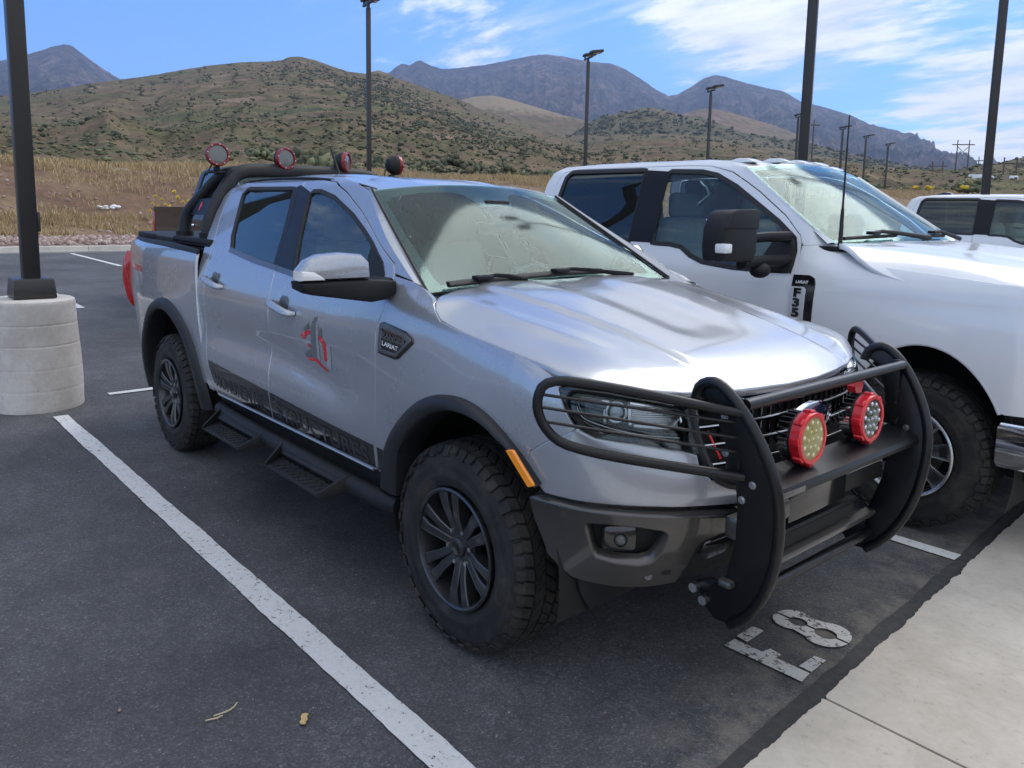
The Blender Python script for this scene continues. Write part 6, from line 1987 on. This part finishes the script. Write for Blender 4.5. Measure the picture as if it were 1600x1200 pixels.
        m = MB(); m.box((-.362, sg * 1.49, 1.55), (.006, .24, .20), .003); m.build('mirror_glass', 'chrome', mr)
        if mir: mr.location = (-.62, -.40, 0)          # far mirror folded in
        # tall fender badge
        b = panel('vent_badge', [(-.158, 1.330), (-.06, 1.332), (-.028, 1.318), (-.018, 1.290), (-.024, 1.00), (-.165, 1.00)], FS, 'gloss_black', T, step=.02, off=.008, lip=.012, mirror=mir)
        panel('badge_plate', [(-.160, 1.262), (-.082, 1.262), (-.070, 1.250), (-.072, 1.015), (-.163, 1.015)], FS, 'badge_silver', b, step=.02, off=.012, lip=.006, mirror=mir)
        def lay(V, F, cu, cz, mt, dz=.016):
            if mir: V = V * [-1, 1]; F = F[:, ::-1]
            def pe(a, bb):
                p = FS(cu + a, cz + bb); n = surf_normal(FS, np.stack([cu + a, cz + bb], 1)); n = n * np.sign(-n[:, 1:2]); p = p + n * dz
                return p * ([1, -1, 1] if mir else [1, 1, 1])
            flat2d('badge_lettering', V, F, pe, mt, b)
        V, F = text2d('LARIAT', .024, .0006); V[:, 0] *= 1.0; lay(V, F, -.097, 1.290, 'letter_white', .0105)
        for i, chh in enumerate('F350'):
            V, F = text2d(chh, .066, .004); V[:, 0] *= 1.45; lay(V, F, -.118, 1.226 - .058 * i, 'black_decal', .0145)
    o = panel('hood', [(.06, -.90), (.14, -.945), (.215, -.972), (.295, -.985), (.60, -.985), (1.03, -.978), (1.25, -.945), (1.36, -.88), (1.42, -.6), (1.43, 0), (1.42, .6), (1.36, .88), (1.25, .945), (1.03, .978), (.60, .985), (.295, .985), (.215, .972), (.14, .945), (.06, .90), (.13, .45), (.15, 0), (.13, -.45)],
              FHOOD, 'white_paint', T, step=.04, lip=.03, soft=.006)
    panel('roof', [(-2.50, -.45), (-2.46, -.64), (-2.40, -.69), (-1.0, -.715), (-.82, -.72), (-.70, -.735), (-.665, -.45), (-.65, 0), (-.665, .45), (-.70, .735), (-.82, .72), (-1.0, .715), (-2.40, .69), (-2.46, .64), (-2.50, .45)], FROOF, 'white_paint', T, step=.06, lip=.03)
    wo = np.concatenate([np.stack([np.linspace(-1, 1, 30), np.zeros(30)], 1), np.stack([np.ones(14), np.linspace(.03, .97, 14)], 1), np.stack([np.linspace(1, -1, 30), np.ones(30)], 1), np.stack([-np.ones(14), np.linspace(.97, .03, 14)], 1)])
    panel('windshield', wo, FWS, 'windshield_glass', T, step=.06, lip=0)
    panel('windshield_frit', wo, FWS, 'gloss_black', T, holes=[[(-.93, .04), (.93, .04), (.955, .5), (.95, .94), (.3, .955), (.15, .90), (-.15, .90), (-.3, .955), (-.95, .94), (-.955, .5)]], step=.06, lip=0, off=-.004)
    m = MB(); m.prism([(-.08, -.92), (.12, -.90), (.16, 0), (.12, .90), (-.08, .92)], lambda a, b, t: (a, b, t), 1.475, 1.505, .004); m.build('cowl', 'black_plastic', T)
    def wp(s, t, d): 
        p = FWS(np.array([s]), np.array([t])); n = surf_normal(FWS, np.array([[s, t]])); n = n * np.sign(n[:, 2:3]); return Vector((p + n * d)[0])
    for s0, s1, sp in ((-.86, -.28, .10), (.02, .62, .92)):
        m = MB(); m.tube([wp(s0 + (s1 - s0) * k / 10, .015 + .012 * k / 10, .022) for k in range(11)], .011, n=8); bl = m.build('wiper_blade', 'rubber_seal', T)
        m = MB(); c = wp((s0 + s1) / 2, .03, .045); m.tube([c, wp((s0 + s1) / 2 + .12, .035, .055), wp(sp, -.035, .04)], [.012, .012, .016], n=8, smooth=1); m.box(c, (.05, .10, .02), .006); m.build('wiper_arm', 'black_plastic', bl)
    # bumper, grille
    m = MB(); m.prism([(.985, -1.0), (1.30, -.985), (1.50, -.80), (1.56, 0), (1.50, .80), (1.30, .985), (.985, 1.0), (.985, .93), (1.28, .90), (1.40, 0), (1.28, -.90), (.985, -.93)], lambda a, b, t: (a, b, t), .445, .690, .040)
    fb = m.build('front_bumper', 'chrome', T)
    m = MB(); m.prism([(1.0, -.96), (1.24, -.93), (1.34, -.86), (1.36, 0), (1.34, .86), (1.24, .93), (1.0, .96)], lambda a, b, t: (a, b, t), .66, 1.30, .01); m.build('front_fascia', 'underbody_black', T)
    m = MB(); m.prism([(-.66, .74), (.66, .74), (.68, 1.28), (-.68, 1.28)], lambda a, b, t: (t - abs(a) * .03, a, b), 1.352, 1.385, .008); gr = m.build('grille', 'gloss_black', T)
    for z in (.86, 1.00, 1.14):
        m = MB(); m.box((1.392, 0, z), (.05, 1.30, .055), .018); m.build('grille_bar', 'chrome', gr)
    for q in ([(-.70, .72), (-.64, .72), (-.65, 1.30), (-.72, 1.30)], [(.70, .72), (.64, .72), (.65, 1.30), (.72, 1.30)], [(-.70, 1.26), (.70, 1.26), (.72, 1.31), (-.72, 1.31)], [(-.69, .71), (.69, .71), (.69, .755), (-.69, .755)]):
        m = MB(); m.prism(q, lambda a, b, t: (t - abs(a) * .03, a, b), 1.36, 1.402, .010); m.build('grille_frame', 'chrome', gr)
    for s in (-1, 1):
        m = MB(); m.prism([(.72, .80), (.95, .82), (.955, 1.24), (.74, 1.29)], lambda a, b, t: (t - max(0, a - .72) * .55, s * a, b), 1.30, 1.365, .02); hl_ = m.build('headlight', 'lamp_silver', T)
        for z in (.92, 1.12):
            m = MB(); m.cyl((1.30, s * .82, z), (1.335, s * .82, z), .062, n=20); m.build('projector', 'badge_grey', hl_)
    m = MB(); m.box((1.18, 0, .41), (.40, 1.7, .09), .03); m.build('air_dam', 'black_plastic', T)
    if full:
        for y in (-.565, -.24, 0, .24, .565):
            m = MB(); m.prism([(-.11, 0), (-.10, .014), (-.05, .030), (.03, .028), (.085, .010), (.09, 0)], lambda a, b, t: (-.80 + a + (.05 if abs(y) < .3 else 0), y + t, float(FROOF(np.array([-.80]), np.array([y]))[0][2]) + b - .004), -.055, .055, .012); m.build('cab_marker_lamp', 'lamp_white', T)
        m = MB(); m.tube([(.045, -.868, 1.50), (.045, -.868, 1.72)], [.014, .010], n=8); m.tube([(.045, -.868, 1.70), (.045, -.868, 2.25)], [.007, .004], n=6); m.build('whip_aerial', 'rubber_seal', T)
    m = MB(); m.prism([(-.16, 0), (-.14, .02), (-.02, .055), (.06, .05), (.13, 0)], lambda a, b, t: (-2.25 + a, t, float(FRC(-2.25)) + b - .004), -.04, .04, .012); m.build('roof_aerial', 'gloss_black', T)
    # inner parts
    for mir in (False, True):
        panel('inner_shell', [(-2.50, .60), (-2.50, 1.40), (-.10, 1.33), (-.10, .60)], FS, 'interior_dark', T, off=-.06, step=.15, lip=0, mirror=mir)
    MB().box((-1.6, 0, .58), (5.6, 1.70, .08)).build('floor_pan', 'underbody_black', T)
    MB().box((.5, 0, .90), (1.2, 1.0, .6), .05).build('engine_block', 'underbody_black', T)
    MB().box((-.06, 0, 1.05), (.06, 1.8, .84)).build('firewall', 'underbody_black', T)
    for s in (-1, 1): MB().box((-1.4, s * .44, .52), (5.8, .10, .16), .02).build('chassis_rail', 'underbody_black', T)
    mb = MB(); mb.prism([(-.02, 1.47), (-.30, 1.47), (-.50, 1.40), (-.52, 1.25), (-.40, 1.05), (-.02, 1.05)], lambda a, b, t: (a, t, b), -.86, .86, .02); mb.build('dashboard', 'dash_plastic', T)
    mb = MB(); mb.tube([(-.60 + .06 * math.sin(a), .44 + .19 * math.cos(a), 1.36 + .18 * math.sin(a)) for a in np.linspace(0, 2 * PI, 24)[:-1]], .016, n=8, closed=True); mb.box((-.58, .44, 1.36), (.04, .34, .05), .01); mb.build('steering_wheel', 'dash_plastic', T)
    for y in (-.46, .46):
        MB().box((-1.05, y, 1.06), (.52, .56, .18), .06, seg=3).build('seat_cushion', 'seat_grey', T)
        MB().box((-1.33, y, 1.36), (.16, .54, .60), .07, rot=Matrix.Rotation(-.2, 3, 'Y'), seg=3).build('seat_back', 'seat_grey', T)
        MB().box((-1.39, y, 1.74), (.10, .28, .19), .05, seg=3).build('headrest', 'seat_grey', T)
    MB().box((-2.28, 0, 1.30), (.16, 1.6, .62), .07, rot=Matrix.Rotation(-.15, 3, 'Y'), seg=3).build('rear_seat_back', 'seat_grey', T)
    MB().box((-2.51, 0, 1.05), (.03, 1.9, .94)).build('cab_back', 'white_paint', T)
    panel('rear_window', [(-.76, 1.53), (.76, 1.53), (.68, 1.95), (-.68, 1.95)], lambda a, b: np.stack([-2.515 + 0 * a, a, b], -1), 'privacy_glass', T, lip=0, step=.3)
    panel('headliner', [(-2.44, -.66), (-.78, -.69), (-.78, .69), (-2.44, .66)], lambda x, y: np.stack([x, y, FRC(x) - .075 + 0 * y], -1), 'headliner', T, lip=0, step=.2)
    MB().box((-3.6, 0, .95), (2.0, 1.5, .06)).build('bed_floor', 'underbody_black', T)
    MB().box((-4.67, 0, 1.10), (.04, 1.62, .64), .01).build('tailgate', 'white_paint', T)
    for s in (-1, 1):
        MB().box((-4.63, s * .962, 1.16), (.11, .12, .44), .02).build('tail_light', 'red_lens', T)
    MB().box((-4.72, 0, .66), (.18, 1.9, .20), .03).build('rear_bumper', 'chrome', T)
    for cx in (.545, -3.44):
        for s in (-1, 1):
            build_wheel(T, cx, s * .985, .425, .29, s, 'alloy')
    return T


def build_other_trucks():
    A = build_heavy(True)
    A.location = (0, 2.715, 0)
    tag(A, 'tall white heavy duty pickup with black tow mirrors beside the silver pickup', 'pickup truck', 'pickups parked in the lot')
    # the same make again two stalls on, without cab lamps or whip aerial
    B = A.copy(); COL.objects.link(B)
    for ch in list(A.children):
        if ch.name.split('.')[0] in ('cab_marker_lamp', 'whip_aerial'): continue
        copy_tree(ch, B)
    B.location = (-.60, 11.015, 0)
    tag(B, 'white crew cab pickup at the right edge, behind the tall white one', 'pickup truck', 'pickups parked in the lot')

    # a black one faces the silver pickup's tail across the centre line
    D_ = A.copy(); COL.objects.link(D_)
    for ch in list(A.children):
        if ch.name.split('.')[0] in ('cab_marker_lamp', 'whip_aerial'): continue
        copy_tree(ch, D_)

    def blacken(o):
        for c in o.children:
            for sl in c.material_slots:
                if sl.material and sl.material.name == 'white_paint':
                    sl.link = 'OBJECT'; sl.material = MATS['chrome' if c.name.startswith('door_handle') else 'black_paint']
            blacken(c)
    blacken(D_)
    for c in D_.children:
        if c.name.startswith('mirror_housing') and c.location.x == 0: c.location = (-.62, .40, 0)
    D_.scale = (.75, 1, 1)
    D_.location = (-8.22, 2.60, .20)
    tag(D_, 'black pickup parked behind the silver one, seen past its bed and roll bar', 'pickup truck', 'pickups parked in the lot')


build_other_trucks()


# ------------------------------------------------------------------ lot lamps
def at_px(u, v, D):
    a, e = px_dir(u, v)
    return CX + D * math.cos(a), CY + D * math.sin(a), CAM.z + D * e


def lamp_post(x, y, z0, H, w, label, group, heads=2, rot=0.0, base=True, name='lamp_post'):
    L = empty(name, (x, y, z0), rot)
    tag(L, label, 'lamp post', group)
    m = MB(); m.box((0, 0, H / 2), (w, w, H), w * .08); m.build('pole', 'pole_bronze', L)
    if base:
        m = MB()
        n = 40
        m.lathe([(.001, .90), (.285, .90), (.300, .885), (.303, .70), (.306, .69), (.306, .52), (.309, .51), (.310, .30), (.313, .29), (.316, .05), (.318, -.1)], lambda a, b, t: (a, b, t - .90), n)
        m.build('concrete_base', 'concrete_base', L)
    if heads:
        m = MB(); m.cyl((0, 0, H), (0, 0, H + .12), w * .42, n=12); m.box((0, 0, H + .16), (1.0, .10, .09), .02); m.build('cross_arm', 'pole_bronze', L)
        for s in (-1, 1):
            m = MB(); m.cyl((s * .42, 0, H + .16), (s * .42, 0, H + .36), .045, n=10)
            m.prism([(-.30, .30), (.30, .30), (.34, .36), (.30, .44), (-.30, .44), (-.34, .36)], lambda a, b, t: (s * .42 + t, a - .25, H + b + .05 - a * .15), -.20, .20, .02)
            h = m.build('lamp_head', 'pole_bronze', L)
            m = MB(); m.box((s * .42, -.25, H + .345), (.30, .46, .012)); m.build('lamp_panel', 'lamp_white', h)
    return L


def build_posts():
    g = 'lamp posts standing round the parking lot'
    # near post on its round concrete base
    px, py = -5.17, -1.35
    L = empty('lamp_post', (px, py, .90)); tag(L, 'black lamp post on the round concrete base at the left edge', 'lamp post', g)
    m = MB(); m.box((0, 0, 4.0), (.125, .125, 8.0), .012); m.build('pole', 'pole_bronze', L)
    m = MB(); m.prism([(-.155, -.155), (.155, -.155), (.155, .155), (-.155, .155)], lambda a, b, t: (a * (1 if t < .1 else .90), b * (1 if t < .1 else .90), t), .0, .165, .018); m.build('base_cover', 'pole_bronze', L)
    m = MB(); m.box((.02, .072, .62), (.085, .02, .16), .006); m.build('hand_hole_cover', 'pole_bronze', L)
    m = MB(); m.box((0, 0, 8.1), (1.0, .1, .1), .02); m.build('cross_arm', 'pole_bronze', L)
    for s in (-1, 1):
        m = MB(); m.box((s * .42, -.2, 8.3), (.4, .6, .12), .03); m.build('lamp_head', 'pole_bronze', L)
    C = empty('concrete_base', (px, py, 0)); tag(C, 'pale round concrete lamp base at the end of the stall line', 'concrete base')
    m = MB()
    prof = [(.001, .900), (.295, .900), (.312, .888), (.318, .870)]
    for z in np.arange(.862, .03, -.0085):
        prof.append((.318 + .016 * (.87 - z) / .87 - .0028 * sum(math.exp(-((z - q) / .005) ** 2) for q in (.70, .53, .34, .17)), z))
    prof += [(.336, .02), (.330, -.05)]
    m.lathe(prof, lambda a, b, t: (a + .010 * math.sin(7 * t + 3 * a), b + .008 * math.sin(5 * t), t), 56)
    m.build('concrete_drum', 'concrete_base', C, 30)
    posts = [(572, 12, 577, 30.0, .145, .35, 'tall lamp post rising behind the roof lights of the silver pickup'),
             (916, 96, 913, 41.5, .145, .40, 'lamp post in front of the highest grey mountain'),
             (1108, 146, 1103, 54, .15, .5, 'lamp post in front of the low dark dome hill'),
             (1244, 186, 1240, 72, .16, .5, 'small distant lamp post just left of the thick post'),
             (1316, 205, 1310, 84, .16, .5, 'small distant lamp post between thick post and whip aerial'),
             (1352, 218, 1347, 95, .16, .5, 'small distant lamp post just right of the whip aerial'),
             (1388, 230, 1382, 106, .16, .5, 'smallest distant lamp post, above the third pickup')]
    for u, v, u2, D, w, rot, lab in posts:
        x, y, z = at_px((u + u2) / 2 if False else u, v, D)
        x2, y2, _ = at_px(u2, 300, D)
        z0 = float(zg(x)) if x > -23 else 1.0
        lamp_post(x2, y2, z0 + .9, z - z0 - .9, w, lab, g, 2, rot + px_dir(u, 200)[0])
    for u0, u1, v1, D, w, lab in ((1265, 1255, 245, 13.0, .145, 'thick lamp post rising behind the tall white pickup'), (1567.5, 1540, 295, 17.2, .145, 'thick lamp post rising behind the white pickup at the right edge')):
        x, y, z = at_px(u1, v1, D)
        z0 = float(zg(x))
        lamp_post(x, y, z0 + .9, 9.3 - z0, w, lab, g, 2, .4)
    # power line frames and poles far off
    def hframe(u, vt, vb, D, gap, label, two=True):
        x, y, z = at_px(u, vb, D); a = px_dir(u, 300)[0]
        H = D * (px_dir(u, vt)[1] - px_dir(u, vb)[1])
        E_ = empty('power_pole', (x, y, z - 1), a + PI / 2 + .35); tag(E_, label, 'power pole', 'power poles on the far slope')
        m = MB()
        for s in ((-1, 1) if two else (0,)):
            mm = MB(); mm.cyl((s * gap / 2, 0, 0), (s * gap / 2, 0, H + 1), .26, .18, 8); mm.build('post', 'wood_pole', E_)
        m.box((0, 0, H - .6), (gap * 1.9 if two else 3.6, .3, .35)); m.build('cross_arm', 'wood_pole', E_)
        if two:
            m = MB(); m.tube([(-gap / 2, 0, H - 1.2), (gap / 2, 0, H - 1.2 - gap)], .10, n=5); m.tube([(gap / 2, 0, H - 1.2), (-gap / 2, 0, H - 1.2 - gap)], .10, n=5); m.build('cross_brace', 'wood_pole', E_)
    hframe(1501, 219, 275, 330, 3.9, 'twin post power line frame standing against the white clouds')
    hframe(1527, 245, 276, 380, 3, 'single power pole with long crossarm beside the thick right post', False)
    hframe(1268, 187, 250, 260, 3, 'power pole with crossarm seen just right of the thick middle post', False)
    hframe(1463, 252, 284, 300, 3.2, 'low twin post power frame on the green slope')
    hframe(1576, 246, 284, 260, 3.2, 'twin post power frame on the hill at the right edge')


build_posts()


# ------------------------------------------------------------------ small things
def build_small():
    # dry twig in two pieces
    m = MB(); m.tube([(-.265, -1.69, .010), (-.20, -1.685, .013), (-.15, -1.655, .012), (-.125, -1.640, .02)], [.0028, .0035, .003, .002], n=6, smooth=1)
    t = m.build('twig', 'twig_dry', None); t.location = (0, 0, 0)
    x, y = ground_pt(346, 1113); 
    bpy.data.objects.remove(t, do_unlink=True)
    a = ground_pt(321, 1129); b = ground_pt(340, 1125); c = ground_pt(357, 1116); d = ground_pt(371, 1105)
    T = empty('twig', (c[0], c[1], .004)); tag(T, 'thin dry straw twig lying on the asphalt near the bottom edge', 'twig')
    rel = lambda p, z: (p[0] - c[0], p[1] - c[1], z)
    m = MB(); m.tube([rel(ground_pt(334, 1122), .004), rel(c, .008), rel(ground_pt(366, 1109), .007), rel(d, .014)], [.0022, .0026, .0026, .0018], n=6, smooth=1); m.build('stalk', 'twig_dry', T)
    m = MB(); m.tube([rel(a, .003), rel(b, .004), rel(ground_pt(348, 1122), .006)], [.0020, .0026, .0020], n=6); m.build('stalk', 'twig_dry', T)
    p = ground_pt(475, 1127)
    m = MB()
    ol = [(-.030, -.006), (-.022, .006), (-.012, .010), (-.004, .007), (.006, .013), (.018, .012), (.027, .006), (.030, -.003), (.018, -.009), (.010, -.006), (.0, -.013), (-.012, -.009), (-.016, -.013), (-.026, -.012)]
    ca, sa = math.cos(2.35), math.sin(2.35)
    m.prism(ol, lambda a, b, t: ((a * ca - b * sa), (a * sa + b * ca), t + .004 * math.sin(a * 120)), .004, .007, 0)
    o = m.build('dry_leaf', 'leaf_dry'); o.location = (p[0], p[1], .004); tag(o, 'curled yellow dry leaf scrap on the asphalt right of the twig', 'leaf')
    # a few stray pebbles and crumbs
    r = np.random.default_rng(9)
    n = 420
    x = r.uniform(-4, 1.0, n); y = r.uniform(-2.9, 2.4, n)
    k = r.random(n)
    s = np.where(k > .97, .009, .0030) * r.uniform(.6, 1.3, n)
    V, F = blobs(np.stack([x, y, s * .6 + .001], 1), s[:, None] * r.uniform(.6, 1.2, (n, 3)), r, .2)
    tag(link('grit', np_mesh('grit', V, F, 'gravel_stone', smooth=False)), kind='stuff')
    # pale litter bag on the bank
    x, y = -30.6, None
    a_, e_ = px_dir(168, 326)
    D = 34.5
    X, Y = CX + D * math.cos(a_), CY + D * math.sin(a_)
    for it in range(40):
        Z = CAM.z + D * e_
        D += .1 if float(bank_z(np.array(X), np.array(Y))) < Z else -.1
        X, Y = CX + D * math.cos(a_), CY + D * math.sin(a_)
    m = MB(); r2 = random.Random(2)
    for i in range(9):
        m.sph((r2.uniform(-.15, .15), (i - 4) * .09, r2.uniform(.0, .09)), r2.uniform(.05, .12), 6, (1, r2.uniform(.7, 1.6), r2.uniform(.4, .9)))
    o = m.build('litter_bag', 'lamp_white'); o.location = (X, Y, float(bank_z(np.array(X), np.array(Y)))); tag(o, 'crumpled white plastic litter lying on the dry bank at left', 'litter')
    # yellow flowers on the bank behind the bed
    r2 = random.Random(4)
    ORD = 'first second third fourth fifth sixth seventh eighth ninth tenth eleventh twelfth'.split()
    for i, (u, v) in enumerate(((234, 330), (238, 318), (242, 305), (246, 323), (252, 312), (258, 318), (264, 323), (271, 300), (277, 309), (285, 317), (294, 314))):
        a_, e_ = px_dir(u, v); D = 33.5
        for it in range(60):
            X, Y = CX + D * math.cos(a_), CY + D * math.sin(a_); Z = CAM.z + D * e_
            D += .08 if float(bank_z(np.array(X), np.array(Y))) + .3 < Z else -.08
        g = float(bank_z(np.array(X), np.array(Y)))
        E_ = empty('wildflower', (X, Y, g)); tag(E_, 'yellow wildflower stalk on the bank behind the pickup bed, %s from the left' % ORD[i], 'flower', 'yellow flowers on the bank')
        m = MB(); m.tube([(0, 0, -.05), (.02, .01, .2), (.03, .02, .36)], .006, n=4); m.build('stem', 'sage_leaf', E_)
        V, F = blobs(np.array([[.03, .02, .34], [.0, .06, .28], [.05, -.04, .30]]), np.full((3, 3), .05) * r2.uniform(.6, 1.2), np.random.default_rng(i), .3)
        link('blossom', np_mesh('blossom', V, F, 'flower_yellow', smooth=False), E_)
    # yellow rabbitbrush near the third pickup
    for u, v, D, s, mt in ((1508, 290, 75, 1.0, 'sage_leaf'), (1522, 286, 78, 1.3, 'sage_leaf'), (1506, 292, 70, .35, 'flower_yellow'), (1452, 292, 95, .45, 'flower_yellow'), (1430, 292, 98, .40, 'flower_yellow')):
        x, y, z = at_px(u, v, D)
        bush(x, y, z - s * .5, s, 'shrub', {1508: 'smaller olive bush, left one of the pair by the thick right post', 1522: 'larger olive bush touching the thick right post', 1506: 'small yellow flowering bush at the foot of the olive bushes', 1452: 'low yellow flowering bush beyond the lot, above the third pickup roof', 1430: 'low yellow flowering bush left of its twin beyond the third pickup'}[u], mt, 300 + u, 'bushes beyond the lot on the right')
    # two white work trucks far off at the right
    for u, v, D, lab, ln in ((1552, 291, 230, 'distant white box lorry right of the thick right post', 3.5), (1590, 291, 230, 'distant white cab lorry with dark flatbed at the right edge', 4.0)):
        x, y, z = at_px(u, v, D); a = px_dir(u, 300)[0]
        E_ = empty('work_truck', (x, y, z - .3), a - PI / 2); tag(E_, lab, 'lorry', 'distant white lorries')
        m = MB(); m.prism([(.0, .55), (0, 2.6), (-.2, 2.75), (1.2 * -1.6, 2.75), (-1.95, .55)], lambda q, b, t: (q, t, b), -1.05, 1.05, .1); m.build('cab', 'white_paint', E_)
        m = MB(); m.box((.75, 0, 1.15), (1.5, 1.9, 1.0), .2); m.build('hood', 'white_paint', E_)
        m = MB(); m.box((-.55, 0, 2.1), (.7, 2.13, .62), .03); m.build('side_window', 'privacy_glass', E_)
        m = MB(); m.box((-2.0 - ln / 2, 0, .95), (ln, 2.3, .25), .03); m.build('flatbed', 'underbody_black', E_)
        if u == 1552:
            m = MB(); m.box((-2.0 - ln / 2, 0, 2.1), (ln, 2.3, 2.1), .05); m.build('box_body', 'white_paint', E_)
        for q in (.8, -2.6, -4.6):
            m = MB(); m.cyl((q, -1.1, .5), (q, 1.1, .5), .5, n=18); m.build('wheel', 'tyre_rubber', E_)


def ground_pt(u, v):
    a, e = px_dir(u, v); D = -CAM.z / e
    return CX + D * math.cos(a), CY + D * math.sin(a)


build_small()
